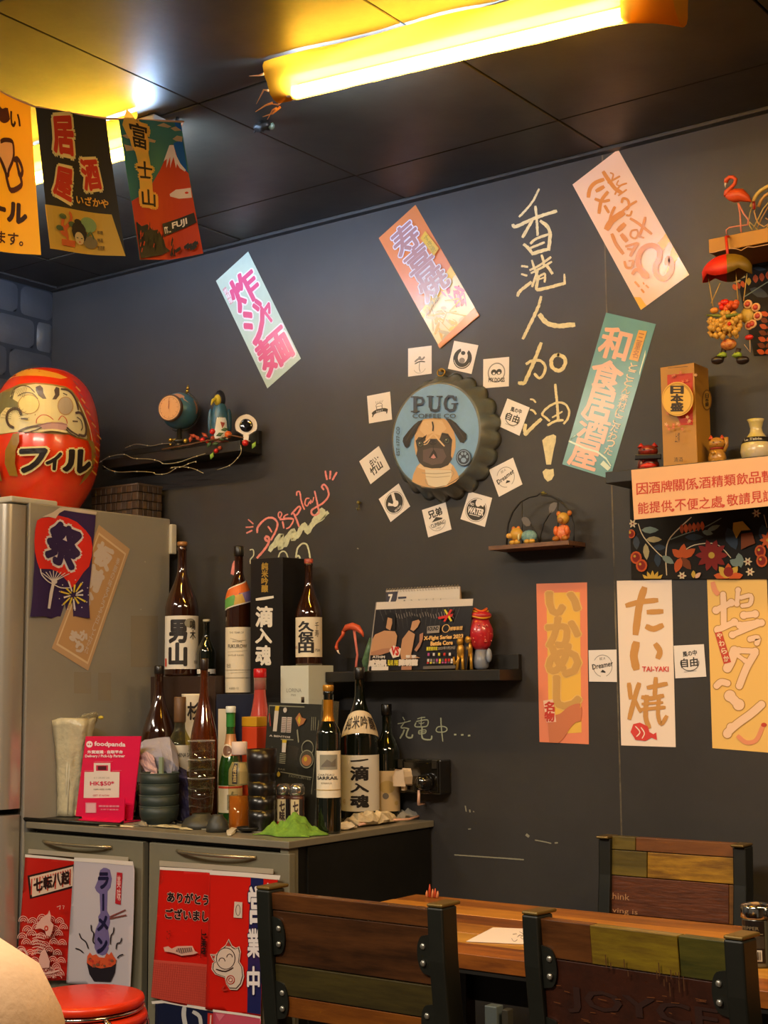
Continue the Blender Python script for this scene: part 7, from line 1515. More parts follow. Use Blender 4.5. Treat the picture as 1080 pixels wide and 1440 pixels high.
# small sparkling bottle with white top
def l7(p): p.rect(-1.0, .90, 1.0, .98, 5); vt(p, '白', -.2, .5, .1, .8, 4, .02)
t, P0, R, H, rf, ph = bottle('small green sparkling bottle with a white crown cap and a gold foil neck', 324, -.335, CZ, 993, 17, .42, .80, .36, GRN, cap=mat('#dcdcd4', rough=.3), cap_h=.05, labels=[(1143, 1105, 1.3, CRM, l7)], collar=[(1062, 1032, mat('#c08a5a', rough=.35, metal=.3), 1), (1022, 1002, mat('#2f7a34', rough=.3), 1)], name='sparkling_bottle')
q = P0 + V((math.cos(ph + .5), math.sin(ph + .5), 0)) * (rf(H * .46) + .003)
pr = Print(CylMap(P0, rf, ph), .0015, .0003, grid=(.01, .02)); za = hz(1056, P0.x, P0.y - R) - P0.z; pr.ell(-.010, za, .0165, .017, 0, 20); pr.ell(-.010, za, .0125, .013, 1, 20); pr.rect(.002, za - .012, .030, za + .012, 2); pr.build('medallion', [P('#d8c8b0'), P('#6a4630'), P('#b82818')], t)
# flask with amber liquid
def l8(p): p.rect(-.55, .05, -.15, .95, 0); vt(p, '梅酒', -.48, -.22, .12, .9, 3, .02); p.rect(.0, .05, .6, .95, 3)
t, P0, R, H, rf, ph = bottle('clear flask of amber liquor with a white cloth top and a dark gold label', 336.5, -.43, CZ, 1043, 15.5, .66, .80, .62, clear('#f0ead0', .95, .05), cap=mat('#d8c0b4', rough=.6), cap_h=.14, labels=[(1104, 1072, 1.3, mat('#8a7c4a', rough=.4), l8)], name='liquor_flask')
MB().lathe([(R * .90, .002), (R * .93, H * .02), (R * .93, H * .38), (0, H * .381)], 24, P0).build('liquor', mat('#b8681a', rough=.08, spec=.6, trans=.2), t)
# glasses: a stack of three tumblers
GLS = clear('#f2f4ea', .965, .03)
gz = CZ + .0345
gp = atp(282.5, -.445, CZ)
for i in range(3):
    t = thing('glass_tumbler', gp + V((0, 0, .036 + i * .046)), ('bottom', 'middle', 'top')[i] + ' glass of the stack of clear ribbed tumblers', 'glass', 'stacked tumblers'); o_ = V(t.location); r = .0335
    MB().lathe([(r * .80, 0), (r * .84, .004), (r, .085), (r * .965, .085), (r * .80, .008), (0, .007)], 28, o_).build('wall', GLS, t)
    mb = MB(); mb.tube([o_ + V((r * .99 * math.cos(a), r * .99 * math.sin(a), .085)) for a in [2 * pi * k / 28 for k in range(28)]], .0012, 6, closed=True); mb.build('rim', clear('#ffffff', .7, .05), t)
    mb = MB()
    for k in range(3):
        z = .016 + k * .022; rk = r * (.84 + .16 * z / .085) + .0004; mb.tube([o_ + V((rk * math.cos(a), rk * math.sin(a), z + .0022 * math.sin(3 * a + k * 1.7))) for a in [2 * pi * q / 30 for q in range(30)]], .0009, 4, closed=True)
    mb.build('ribbing', clear('#f0f2e8', .85, .05), t)
# upturned dark bowls in front of / under the glasses
BWL = mat('#2f2f2a', rough=.5)
def bowl(label, c, R, Hh, up=True, m=BWL, group=None, name='black_bowl'):
    t = thing(name, c, label, 'bowl', group); pr_ = [(R * .45, 0), (R * .47, .004), (R * .80, Hh * .35), (R * .97, Hh * .75), (R, Hh), (R * .96, Hh), (R * .90, Hh * .72), (R * .7, Hh * .35), (0, Hh * .15)]
    if not up: pr_ = [(r, Hh - z) for r, z in pr_][::-1]
    MB().lathe(pr_, 32, c).build('shell', m, t); return t
c1_ = atp(283, -.455, CZ) + V((0, 0, .0006)); bowl('upturned dark bowl carrying the stack of tumblers', c1_, .050, .035, False, BWL)
c2_ = atp(306, -.50, CZ) + V((0, 0, .0006)); bowl('small dark upturned bowl leaning out to the right of the tumblers', c2_, .028, .040, False, BWL)
c3_ = atp(338, -.425, CZ);
dish = bowl('shallow black dish under the amber flask', atp(350, -.47, CZ) + V((0, 0, .0006)), .030, .012, True, mat('#1a1917', rough=.4), name='black_dish')
# stack of black bowls
sb = atp(223.5, -.455, CZ)
for i in range(4):
    zb_ = .0006 + i * .0275; Hb = .048; t = thing('stacking_bowl', sb + V((0, 0, zb_)), ('bottom', 'second', 'third', 'top')[i] + ' bowl of the four stacked black bowls beside the pink stand', 'bowl', 'stacked black bowls')
    R = .050; MB().lathe([(R * .62, 0), (R * .66, .004), (R * .90, .015), (R * .99, .026), (R, Hb), (R * .955, Hb), (R * .93, .028), (R * .82, .020), (R * .5, .0195), (0, .0195)] if i < 3 else [(R * .62, 0), (R * .66, .004), (R * .90, .015), (R * .99, .026), (R, Hb), (R * .955, Hb), (R * .93, .028), (R * .6, .010), (0, .008)], 36, sb + V((0, 0, zb_))).build('shell', mat('#26302c', rough=.5), t)
    MB().tube([sb + V((R * 1.0 * math.cos(a), R * 1.0 * math.sin(a), zb_ + Hb - .0005)) for a in [2 * pi * k / 32 for k in range(32)]], .0011, 6, closed=True).build('rim', mat('#4a5650', rough=.35), t)
# stack of black square-bottomed cups
kp = atp(368, -.44, CZ)
for i in range(5):
    zb_ = .0006 + i * .0335 + (.0 if i < 4 else .004); t = thing('black_cup', kp + V((0, 0, zb_)), ('bottom', 'second', 'third', 'fourth', 'top')[i] + ' cup of the tall stack of glossy black cups', 'cup', 'stacked black cups'); R = .034 + (.003 if i == 4 else 0); Hc = .052 if i < 4 else .058
    MB().lathe([(R * .90, 0), (R * .93, .003), (R * .98, .030), (R, Hc), (R * .95, Hc), (R * .90, .033), (0, .0325)], 28, kp + V((0, 0, zb_))).build('shell', mat('#110e0c', rough=.28, coat=.2) if i < 4 else mat('#1c120e', rough=.3), t)
# napkins / cloths standing in the bowls
def crumple(name, label, cat, c, size, m, seed, n=11, amp=.35, Rm=None):
    rr = random.Random(seed); sx, sy, sz = size; vs = []
    ks = [(rr.uniform(2, 7), rr.uniform(2, 7), rr.uniform(2, 7), rr.uniform(0, 6)) for _ in range(5)]
    def fn(p, d):
        w_ = sum(math.sin(a * d.x + b * d.y + c_ * d.z + e) for a, b, c_, e in ks) / 5; return p * (1 + amp * w_)
    mb = MB().ball(c, (sx, sy, sz), 0, 22, 14, fn=fn, R=Rm)
    zmin = min(p.z for p in mb.v); 
    o = mb.build(name, m); tag(o, label, cat); return o
def sheet(name, label, cat, grid, m, th=.0008, parent=None):   # folded sheet through a grid of 3D points
    J = len(grid); I = len(grid[0]); mb = MB(); 
    def pt(u, v):
        i, j = min(int(u), I - 2), min(int(v), J - 2); a, b = u - i, v - j
        return (grid[j][i] * (1 - a) + grid[j][i + 1] * a) * (1 - b) + (grid[j + 1][i] * (1 - a) + grid[j + 1][i + 1] * a) * b
    r_ = 5; I2, J2 = (I - 1) * r_ + 1, (J - 1) * r_ + 1; s_ = random.Random(I * 7 + J); ph = [s_.uniform(0, 6) for _ in range(4)]
    mb = MB(); mb.add([pt(i / r_, j / r_) - FW * (.007 * abs(math.sin(1.9 * i / r_ + 1.3 * j / r_ + ph[0])) + .005 * abs(math.sin(3.4 * j / r_ - 1.1 * i / r_ + ph[1])) + .0012 * s_.uniform(-1, 1)) for j in range(J2) for i in range(I2)],
        [(j * I2 + i, j * I2 + i + 1, (j + 1) * I2 + i + 1, (j + 1) * I2 + i) for j in range(J2 - 1) for i in range(I2 - 1)], 0, False)
    o = mb.build(name, m, parent, solid=th)
    if label: tag(o, label, cat)
    return o
G3 = lambda rows: [[atp(x, Y, CZ) * 1 if z is None else V((atp(x, Y, CZ).x, Y, hz(z, atp(x, Y, CZ).x, Y))) for (x, z, Y) in r] for r in rows]
CL = mat('#9d98a8', rough=.8)
sheet('folded_napkin', 'pale lilac folded cloth stuffed behind the stacked black bowls', 'cloth', G3([[(187, 1052, -.37), (203, 1040, -.36), (222, 1037, -.35), (238, 1036, -.35), (246, 1048, -.34)], [(188, 1062, -.40), (205, 1055, -.40), (224, 1045, -.38), (240, 1050, -.38), (250, 1062, -.36)],
    [(197, 1075, -.41), (210, 1066, -.42), (228, 1062, -.42), (243, 1072, -.40), (252, 1080, -.38)], [(203, 1090, -.40), (215, 1090, -.41), (228, 1092, -.41), (240, 1094, -.40), (246, 1096, -.38)]]), CL)
sheet('navy_cloth', 'navy cloth hanging behind the stack of tumblers', 'cloth', G3([[(240, 1062, -.33), (250, 1075, -.34), (262, 1083, -.34)], [(240, 1085, -.36), (252, 1092, -.37), (264, 1094, -.37)], [(243, 1120, -.37), (254, 1122, -.375), (266, 1122, -.37)], [(246, 1152, -.38), (256, 1153, -.38), (266, 1153, -.375)]]), mat('#262047', rough=.7))
sheet('pink_paper', 'pinkish folded paper in front of the lilac cloth', 'paper', G3([[(194, 1062, -.425), (205, 1056, -.43), (216, 1062, -.43)], [(198, 1075, -.43), (208, 1078, -.435), (220, 1080, -.43)], [(205, 1085, -.43), (213, 1088, -.435), (222, 1090, -.43)]]), mat('#c09a98', rough=.7))
o = MB().box((-.006, -.003, 0), (.006, .003, .042), o=atp(226, -.435, CZ) + V((0, 0, hz(1088, atp(226, -.435, CZ).x, -.435) - CZ - .0))).build('small_label_bottle', mat('#8e9a80', rough=.3)); tag(o, 'tiny pale green vial standing among the cloths', 'vial')
# clear zip of glasses? plain little fan of spoons behind the pink stand
t = thing('wire_rack', atp(193, -.41, CZ) + V((0, 0, .0006)), 'small dark wire rack between the pink stand and the black bowls', 'rack'); o_ = V(t.location); mb = MB()
for k in range(5): x = -.012 + k * .006; mb.tube([o_ + V((x, 0, 0.001)), o_ + V((x * .4, .002, .035)), o_ + V((-x, 0, .07)), o_ + V((-x * 1.2, 0, .10))], .0016, 5)
mb.build('wires', mat('#38342c', rough=.3, metal=.6), t)
MB().ball(o_ + V((-.002, -.006, .085)), (.009, .006, .011), 0, 10, 7).build('yellow_ball', mat('#b5aa62', rough=.5), t)
o = MB().lathe([(.010, 0), (.006, .03), (.0, .055)], 12, atp(172, -.38, CZ) + V((0, 0, .155))).build('orange_cone', mat('#d8501a', rough=.45)); tag(o, 'small orange cone tip showing over the pink stand', 'cone')
sp_ = MB().tube([atp(172, -.38, CZ) + V((0, 0, .0006)), atp(172, -.38, CZ) + V((0, 0, .155))], .009, 8).build('cone_stick', mat('#5a4a3a', rough=.5)); sp_.parent = o; sp_.location = sp_.location - o.location
# pink acrylic stand
FY = -.47; q = lambda x, y: V((atp(x, FY, CZ).x, FY, hz(y, atp(x, FY, CZ).x, FY)))
pk_ = thing('delivery_stand', q(148, 1140), 'bright pink delivery advert stand on the left of the cabinet', 'sign stand')
oP, sP = (50, 1000), 5.143; A4 = cr(oP[0], oP[1], sP, [(312, 184), (714, 183), (698, 740), (288, 735)])
K = [q(*p_) for p_ in A4]; K[2].z = K[3].z = CZ + .009; K[0].y = K[1].y = FY + .02
qm = QuadMap(K); a = [qm(u, v, l) for l in (0, -.003) for u, v in ((0, 0), (1, 0), (1, 1), (0, 1))]
MB().add(a, [(3, 2, 1, 0), (4, 5, 6, 7), (0, 1, 5, 4), (1, 2, 6, 5), (2, 3, 7, 6), (3, 0, 4, 7)]).build('panel', mat('#d81848', rough=.3), pk_)
FPm = PlaneMap(K[3], qm.n); pr = Print(FPm, .0006, .0001); TP = lambda L_: cr(oP[0], oP[1], sP, L_)
q2 = TP([(391, 240)])[0]; pr.ell(q2[0], q2[1], 4.6, 4.7, 0, 18); pr.ell(q2[0] - 1.6, q2[1], 1.2, 1.2, 1, 8); pr.ell(q2[0] + 1.6, q2[1], 1.2, 1.2, 1, 8)
pr.text('foodpanda', TP([(428, 220), (650, 226), (650, 266), (428, 260)]), 0, .035); pr.text('外賣速遞 · 自取平台', TP([(378, 285), (632, 284), (632, 306), (378, 307)]), 0, .05); pr.text('Delivery / Pick-Up Partner', TP([(362, 316), (648, 314), (648, 340), (362, 340)]), 0, .03)
pr.poly(TP([(425, 375), (545, 375), (545, 445), (425, 445)]), 2); pr.poly(TP([(442, 392), (528, 392), (528, 432), (442, 432)]), 1); pr.poly(TP([(455, 398), (516, 398), (516, 426), (455, 426)]), 4)
pr.poly(TP([(358, 440), (612, 440), (608, 632), (352, 628)]), 2); pr.text('訂滿即減', TP([(425, 476), (540, 476), (540, 490), (425, 490)]), 3); pr.text('HK$50*', TP([(400, 508), (572, 508), (572, 542), (400, 542)]), 1, .03); pr.text('優惠碼', TP([(420, 560), (550, 560), (550, 572), (420, 572)]), 3); pr.text('GET IT NOW', TP([(420, 604), (540, 604), (540, 616), (420, 616)]), 1)
pr.stroke(TP([(360, 432), (420, 430)]), .5, 5); pr.stroke(TP([(560, 432), (630, 430)]), .5, 5); pr.stroke(TP([(432, 366), (565, 364)]), .5, 5)
pr.text('掃描查看詳情', TP([(458, 680), (606, 682), (606, 696), (458, 694)]), 5, .03); pr.text('立即下載應用', TP([(470, 706), (600, 708), (600, 718), (470, 716)]), 5, .02)
pr.build('advert_print', [P('#ecd4d4'), P('#c02048'), P('#dccabe'), P('#a8988c'), P('#4a1018'), P('#e08a98')], pk_)
mb = MB(); pf_ = PlaneMap(K[3] + qm.n * .030, qm.n); L4 = TP([(342, 630), (645, 624), (640, 745), (335, 745)])
P4 = [pf_(*p_) for p_ in L4]; P4[2].z = P4[3].z = CZ + .0056
mb.add(P4 + [p_ - qm.n * .002 for p_ in P4], [(3, 2, 1, 0), (4, 5, 6, 7), (0, 1, 5, 4), (1, 2, 6, 5), (2, 3, 7, 6), (3, 0, 4, 7)]); mb.build('front_pocket', mat('#d81848', rough=.3), pk_)
pr = Print(PlaneMap(K[3] + qm.n * .030, qm.n), .0005); pr.rect(*[c for p_ in TP([(362, 662), (440, 735)]) for c in p_], 0); pr.rect(*[c for p_ in TP([(370, 670), (432, 735)]) for c in p_], 1); pr.text('掃描查看詳情', TP([(458, 680), (606, 682), (606, 696), (458, 694)]), 2, .03); pr.text('立即下載應用', TP([(470, 706), (600, 708), (600, 718), (470, 716)]), 2, .02); pr.build('pocket_print', [P('#d88a94'), P('#d8a4a8'), P('#e08a98')], pk_)
mb = MB().box((P4[3].x, FY - .040, CZ + .0046), (P4[2].x, FY + .03, CZ + .0075)); mb.build('base', mat('#d81848', rough=.3), pk_)
# plastic bag of cups, left
BG = mat('#d8ccaa', rough=.3, spec=.7, transl=.25, noise=.10, nscale=60, bump=1, bscale=45)
bc = atp(92, -.44, CZ) + V((0, 0, .0006)); k_ = 1 / ppm(bc)
bg = thing('plastic_bag', bc, 'crinkled clear plastic bag of pale straws left of the pink stand', 'bag')
vs = []; n, m = 30, 14; rr = random.Random(4); Hb = hz(1014, bc.x, bc.y) - bc.z
for j in range(m + 1):
    f = j / m; hw = (26 + 19 * f - 5 * math.sin(pi * f)) * k_; cx = 2 * k_ * f
    for i in range(n):
        a = 2 * pi * i / n; w_ = 1 + .07 * math.sin(9 * a + 5 * f) + .05 * math.sin(17 * a - 6 * f) + .05 * rr.uniform(-1, 1); vs.append(bc + V((max(FX + .003 - bc.x, cx + hw * math.cos(a) * w_), hw * .55 * math.sin(a) * w_, .005 + Hb * f * (1 + .02 * math.sin(4 * a)))))
fs = [(j * n + i, j * n + (i + 1) % n, (j + 1) * n + (i + 1) % n, (j + 1) * n + i) for j in range(m) for i in range(n)]
MB().add(vs, fs + [tuple(reversed(range(n))), tuple(m * n + i for i in range(n))], 0, True).build('bag_body', BG, bg)
rr = random.Random(9); ks = [(rr.uniform(3, 9), rr.uniform(3, 9), rr.uniform(3, 9), rr.uniform(0, 6)) for _ in range(6)]
fn_ = lambda p, d: p * (1 + .30 * sum(math.sin(a * d.x + b * d.y + c_ * d.z + e) for a, b, c_, e in ks) / 2.4)
mc_ = V((atp(119, -.41, CZ).x, -.41, hz(1014, atp(119, -.41, CZ).x, -.41)))
MB().ball(mc_, (.042, .018, .017), 0, 30, 18, fn=fn_, R=Matrix.Rotation(-.42, 3, 'Y')).build('bag_mouth', clear('#efe8cf', .80, .12), bg)
MB().ball(V((atp(140, -.41, CZ).x, -.41, hz(1009, atp(140, -.41, CZ).x, -.41))), (.009, .006, .005), 0, 10, 7).build('yellow_tie', mat('#c8b03a', rough=.4), bg)
mb = MB()
for k in range(9): x = (-17 + k * 4.6) * k_; mb.tube([bc + V((x * .8, -.019, .01)), bc + V((x + .004 * math.sin(k), -.026, Hb * .5)), bc + V((x * 1.2 + .006, -.024, Hb * .92))], .0016, 5)
mb.build('crease_folds', mat('#e0d8c0', rough=.3, spec=.6), bg)
# tray, papers and litter along the front of the cabinet top
TR = mat('#0f0e0c', rough=.35)
tp = [zz(x, y, CZ + .001) for x, y in ((27, 1154), (44, 1143), (186, 1150), (168, 1163))]
tr_ = thing('black_tray', sum(tp, V()) / 4, 'flat black tray at the front left of the cabinet top', 'tray')
mb = MB(); z0, z1 = CZ + .0006, CZ + .004; mb.add([V((p_.x, p_.y, z)) for z in (z0, z1) for p_ in tp], [(0, 1, 2, 3)[::-1], (4, 5, 6, 7), (0, 1, 5, 4), (1, 2, 6, 5), (2, 3, 7, 6), (3, 0, 4, 7)]); mb.build('floor_plate', TR, tr_)
mb = MB(); mb.tube([V((p_.x, p_.y, CZ + .007)) for p_ in tp], .0045, 6, closed=True); mb.build('rim', TR, tr_)
def flat(name, label, cat, pix, m, z=CZ + .0008, th=.003):
    P_ = [zz(x, y, z) for x, y in pix]; mb = MB(); n = len(P_)
    mb.add([V((p_.x, p_.y, z)) for p_ in P_] + [V((p_.x, p_.y, z + th)) for p_ in P_], [tuple(reversed(range(n))), tuple(range(n, 2 * n))] + [(i, (i + 1) % n, n + (i + 1) % n, n + i) for i in range(n)]); o = mb.build(name, m); tag(o, label, cat); return o
flat('cream_packet', 'cream paper packet in front of the pink stand', 'packet', [(100, 1146), (101, 1141), (142, 1143), (143, 1149)], mat('#cfc08a', rough=.6), z=CZ + .0085, th=.010)
flat('paper_liner', 'long greyish plastic sheet lying along the cabinet top', 'sheet', [(150, 1160), (160, 1147), (250, 1150), (360, 1159), (400, 1163), (392, 1173), (330, 1169), (250, 1165), (205, 1162)], mat('#8d8672', rough=.35, noise=.2, nscale=30), th=.0025)
def strip(name, label, cat, pix, m, seed, hgt=.008, w_=.012):
    rr = random.Random(seed); P_ = [zz(x, y, CZ) for x, y in pix]; Q = []
    for a, b in zip(P_, P_[1:]): Q += [a.lerp(b, k / 5) for k in range(5)]
    Q.append(P_[-1]); vs = []; n = 8
    for i, p_ in enumerate(Q):
        t_ = (Q[min(i + 1, len(Q) - 1)] - Q[max(i - 1, 0)]).normalized(); s_ = V((-t_.y, t_.x, 0)); f = math.sin(pi * min(1, (i + .6) / len(Q))) ** .5
        for k in range(n): a = 2 * pi * k / n; vs.append(p_ + s_ * math.cos(a) * w_ * f * (1 + .35 * rr.uniform(-1, 1)) + V((0, 0, .0012 + hgt * f * (.5 + .5 * math.sin(a)) * (1 + .5 * rr.uniform(-1, 1)))))
    fs = [(i * n + k, i * n + (k + 1) % n, (i + 1) * n + (k + 1) % n, (i + 1) * n + k) for i in range(len(Q) - 1) for k in range(n)] + [tuple(reversed(range(n))), tuple((len(Q) - 1) * n + k for k in range(n))]
    o = MB().add(vs, fs, 0, False).build(name, m); tag(o, label, cat); return o
strip('chopstick_sleeve', 'cream chopstick sleeve lying in front of the pink stand', 'paper', [(140, 1162), (188, 1164)], mat('#d0c09a', rough=.5), 1, .004, .007)
strip('plastic_wrapper', 'crinkled cream wrapper on the cabinet top below the black bowls', 'wrapper', [(216, 1163), (240, 1165), (270, 1168)], mat('#cdbf98', rough=.3, noise=.15, nscale=80), 2, .006, .012)
strip('plastic_wrapper', 'small clear crinkled wrapper in front of the pink stand base', 'wrapper', [(190, 1160), (205, 1163)], mat('#8a8070', rough=.2), 3, .009, .010)
strip('tissue', 'white torn tissue left of the green cloth', 'tissue', [(322, 1176), (332, 1163), (345, 1162), (366, 1166)], mat('#c9bda6', rough=.6), 4, .008, .014)
strip('tissue', 'crumpled pale tissue behind the green cloth', 'tissue', [(372, 1152), (392, 1150), (420, 1150), (445, 1148)], mat('#a79d88', rough=.6), 5, .012, .012)
strip('crumpled_wrapper', 'white crumpled wrapper just right of the green cloth', 'wrapper', [(458, 1169), (485, 1167), (500, 1165)], mat('#dccdb8', rough=.4), 6, .014, .020)
strip('crumpled_wrapper', 'creamy crumpled bag in front of the big sake bottle', 'wrapper', [(486, 1160), (505, 1163), (530, 1160), (556, 1156)], mat('#d4c09c', rough=.35, noise=.2, nscale=70), 7, .030, .024)
strip('crumpled_wrapper', 'silvery crumpled wrapper at the right end of the cabinet top', 'wrapper', [(556, 1154), (578, 1152), (600, 1149)], mat('#c0b8a8', rough=.25, metal=.3), 8, .022, .018)
# dark tongs between stand and bowls
p0, p1, p2 = [zz(x, y, CZ + .014) for x, y in ((172, 1142), (205, 1146), (252, 1153))]
t = thing('black_tongs', p1 - V((0, 0, .014)), 'dark metal tongs lying in front of the stacked black bowls', 'tongs')
for s in (-1, 1): MB().tube([p0 + V((0, 0, -.004)), p1 + V((0, .008 * s, .002)), p2 + V((0, .012 * s, -.008))], [.006, .0045, .003], 7).build('arm', mat('#24221e', rough=.25, metal=.5), t)
# green cloth
gc_ = zz(409, 1174, CZ); mb = MB(); n, m = 30, 20; vs = []; rr = random.Random(11)
hx, hy = .078, .050
for j in range(m + 1):
    for i in range(n + 1):
        u, v = i / n * 2 - 1, j / m * 2 - 1; r = min(1, max(abs(u), abs(v)))
        x = hx * u * (1 + .15 * math.sin(3 * v)); y = hy * v * (1 + .25 * math.sin(4 * u + 1))
        h = max(0, (1 - abs(u) ** 2.4) * (1 - abs(v) ** 2.2)); z = .002 + .054 * h * (.62 + .20 * math.sin(5 * u + 3 * v + .5) + .14 * math.sin(8 * u - 5 * v) + .09 * math.sin(15 * u + 9 * v) - .28 * max(0, abs(math.sin(3.2 * u - 2.2 * v + .6)) - .82) / .18)
        vs.append(gc_ + V((x, y, max(.002, z))))
fs = [(j * (n + 1) + i, j * (n + 1) + i + 1, (j + 1) * (n + 1) + i + 1, (j + 1) * (n + 1) + i) for j in range(m) for i in range(n)]
Rz = Matrix.Rotation(.12, 3, 'Z'); vs = [gc_ + Rz @ (p_ - gc_) for p_ in vs]
o = mb.add(vs, fs, 0, True).build('green_cloth', mat('#658c2a', rough=.85, noise=.18, nscale=60, bump=.3, bscale=300), solid=.002); tag(o, 'crumpled lime green cloth at the front right of the cabinet top', 'cloth')
# shaker bottles
for i, (px, lab) in enumerate(((399, 'left one of two small spice shakers with chrome caps'), (418, 'right one of two small spice shakers with chrome caps'))):
    g = atp(px, -.395 - .01 * i, CZ) + V((0, 0, .0006)); k_ = 1 / ppm(g); H_ = hz(1102, g.x, g.y) - g.z; r = 10.5 * k_; t = thing('spice_shaker', g, lab, 'shaker', 'small spice shakers')
    MB().lathe([(r * .95, 0), (r, .003), (r, H_ * .70), (r * .9, H_ * .76)], 20, g).build('glass', mat('#4a2c22', rough=.15, spec=.6), t); MB().lathe([(r * .92, H_ * .76), (r * 1.05, H_ * .78), (r * 1.05, H_ * .92), (r * .7, H_), (0, H_)], 20, g).build('cap', mat('#b8b4ac', rough=.15, metal=.9), t)
    pr = Print(CylMap(g, r, face_phi(g) - .1), .0006, .0002, grid=(.006, .1)); pr.rect(-r * .9, H_ * .08, r * .9, H_ * .68, 0); pr.rect(-r * .9, H_ * .04, r * .9, H_ * .2, 2); pr.rect(r * .35, H_ * .2, r * .9, H_ * .68, 3); pr.column('七味', [(-r * .45, H_ * .64), (r * .2, H_ * .64), (r * .2, H_ * .22), (-r * .45, H_ * .22)], 1, .05); pr.build('label', [P('#c8b48a'), P('#3a2418'), P('#b03a1c'), P('#2a2220')], t)
# clear menu holder with black menu
MY = -.345; a_ = [V((atp(x, MY, CZ).x, MY, hz(y, atp(x, MY, CZ).x, MY))) for x, y in ((366, 988), (443, 991), (443, 1150), (366, 1150))]; a_[2].z = a_[3].z = CZ + .003; a_[0].y += .03; a_[1].y += .03
mh = thing('menu_holder', (a_[2] + a_[3]) / 2, 'clear holder with a black illustrated menu card behind the black cups', 'menu stand'); qm = QuadMap(a_)
b = [qm(u, v, l) for l in (0, -.002) for u, v in ((0, 0), (1, 0), (1, 1), (0, 1))]; BX = [(3, 2, 1, 0), (4, 5, 6, 7), (0, 1, 5, 4), (1, 2, 6, 5), (2, 3, 7, 6), (3, 0, 4, 7)]
MB().add(b, BX).build('menu_card', P('#2c2a22', rough=.3), mh)
b = [qm(u, v, l) for l in (.006, .005) for u, v in ((-.02, -.04), (1.02, -.04), (1.02, 1), (-.02, 1))]; MB().add(b, BX).build('clear_front', clear('#ffffff', .97, .04), mh)
b = [qm(1.02, v, l) for l in (.006, -.055) for v in (-.04, 1)]; MB().add([qm(1.02, -.04, .006), qm(1.05, -.04, -.055), qm(1.05, 1, -.055), qm(1.02, 1, .006)], [(0, 1, 2, 3)]).build('clear_side', clear('#c8c8b8', .75, .06), mh, solid=.001)
MB().lathe([(.004, 0), (.004, .014)], 8, qm(.68, -.02, .008) - V((0, 0, .004))).build('clip', mat('#2a1a12', rough=.4), mh)
oM, sM = (355, 975), 7.576
def mq(L_): return [((x - oM[0]) , y) for x, y in L_]
def MU(L_):   # crop coordinates -> unit card
    return [((x / sM + oM[0] - 366) / 77.0, (y / sM + oM[1] - 988) / 162.0) for x, y in L_]
pr = Print(qm, .0004, .0001)
for a, b in (((100, 130), (480, 130)), ((100, 130), (100, 300)), ((640, 260), (610, 990)), ((250, 465), (385, 465)), ((270, 790), (600, 830))): pr.stroke(MU([a, b]), .010, 0)
pr.poly(MU([(168, 130), (212, 130), (206, 180), (165, 180)]), 1); pr.poly(MU([(163, 180), (208, 180), (200, 388), (158, 388)]), 2)
for x in (248, 306): pr.poly(MU([(x, 240), (x + 50, 240), (x + 48, 395), (x - 2, 395)]), 2)
for k in range(8):
    for x in (248, 306): pr.stroke(MU([(x + 5, 255 + k * 18), (x + 45, 255 + k * 18)]), .008, 3)
q_ = MU([(282, 170)])[0]; pr.ell(q_[0], q_[1], .035, .022, 2, 12); pr.text('A BENTOS', MU([(130, 425), (355, 432), (355, 450), (130, 442)]), 2, .03); pr.text('BAR', MU([(250, 752), (325, 758), (325, 776), (250, 770)]), 0); pr.text('FAVOURITES', MU([(370, 812), (600, 826), (600, 856), (370, 838)]), 0)
pr.poly(MU([(400, 250), (440, 190), (470, 240), (515, 250), (490, 300), (440, 330), (425, 300)]), 4); pr.poly(MU([(440, 220), (460, 260), (450, 310), (425, 270)]), 1); pr.stroke(MU([(430, 370), (450, 480)]), .03, 0)
pr.ring(*MU([(550, 540)])[0], .105, .06, .010, 0); q_ = MU([(548, 650)])[0]; pr.ell(q_[0], q_[1], .125, .075, 0, 22); pr.ell(q_[0], q_[1], .115, .067, 5, 22); pr.ell(q_[0], q_[1] + .01, .09, .045, 4, 18); pr.ell(q_[0] - .02, q_[1], .03, .02, 1, 10)
pr.poly(MU([(275, 470), (325, 470), (322, 500), (278, 500)]), 1); pr.poly(MU([(278, 500), (322, 500), (320, 595), (280, 595)]), 2)
for k in range(6): pr.stroke(MU([(262, 610 + k * 18), (325, 614 + k * 18)]), .008, 0)
for x in (580, 600, 620): pr.stroke(MU([(x, 230), (x + 2, 360)]), .010, 0)
q_ = MU([(262, 815)])[0]; pr.ell(q_[0], q_[1], .03, .022, 1, 10); pr.stroke(MU([(120, 220), (140, 330)]), .03, 6)
pr.build('menu_print', [P('#8e8a70'), P('#c8a820'), P('#c8bcae'), P('#8a6a60'), P('#a86a3a'), P('#4a4230'), P('#8a2a20')], mh)
# wine bottle
def l9(p):
    p.rect(-.62, .60, .62, .92, 4); p.poly([(-.5, .68), (-.1, .82), (.2, .76), (.5, .84), (.5, .66), (-.5, .66)], 2); ht(p, 'CHATEAU', -.75, .35, .47, .51, 0); ht(p, 'SARRAIL', -.85, .65, .39, .455, 0, .03); ht(p, 'BORDEAUX', -.5, .2, .30, .33, 2); p.stroke([(-1.05, .17), (1.05, .17)], .018, 3)
t, P0, R, H, rf, ph = bottle('dark wine bottle with a gold neck and a cream chateau label', 462.5, -.385, CZ, 963, 17, .66, .80, .40, DKG, cap=mat('#b07c28', rough=.3, metal=.4), cap_h=.035, labels=[(1122, 1056, 1.4, CRM, l9)], collar=[(1014, 984, mat('#b87a1c', rough=.3, metal=.5), 1)], name='wine_bottle')
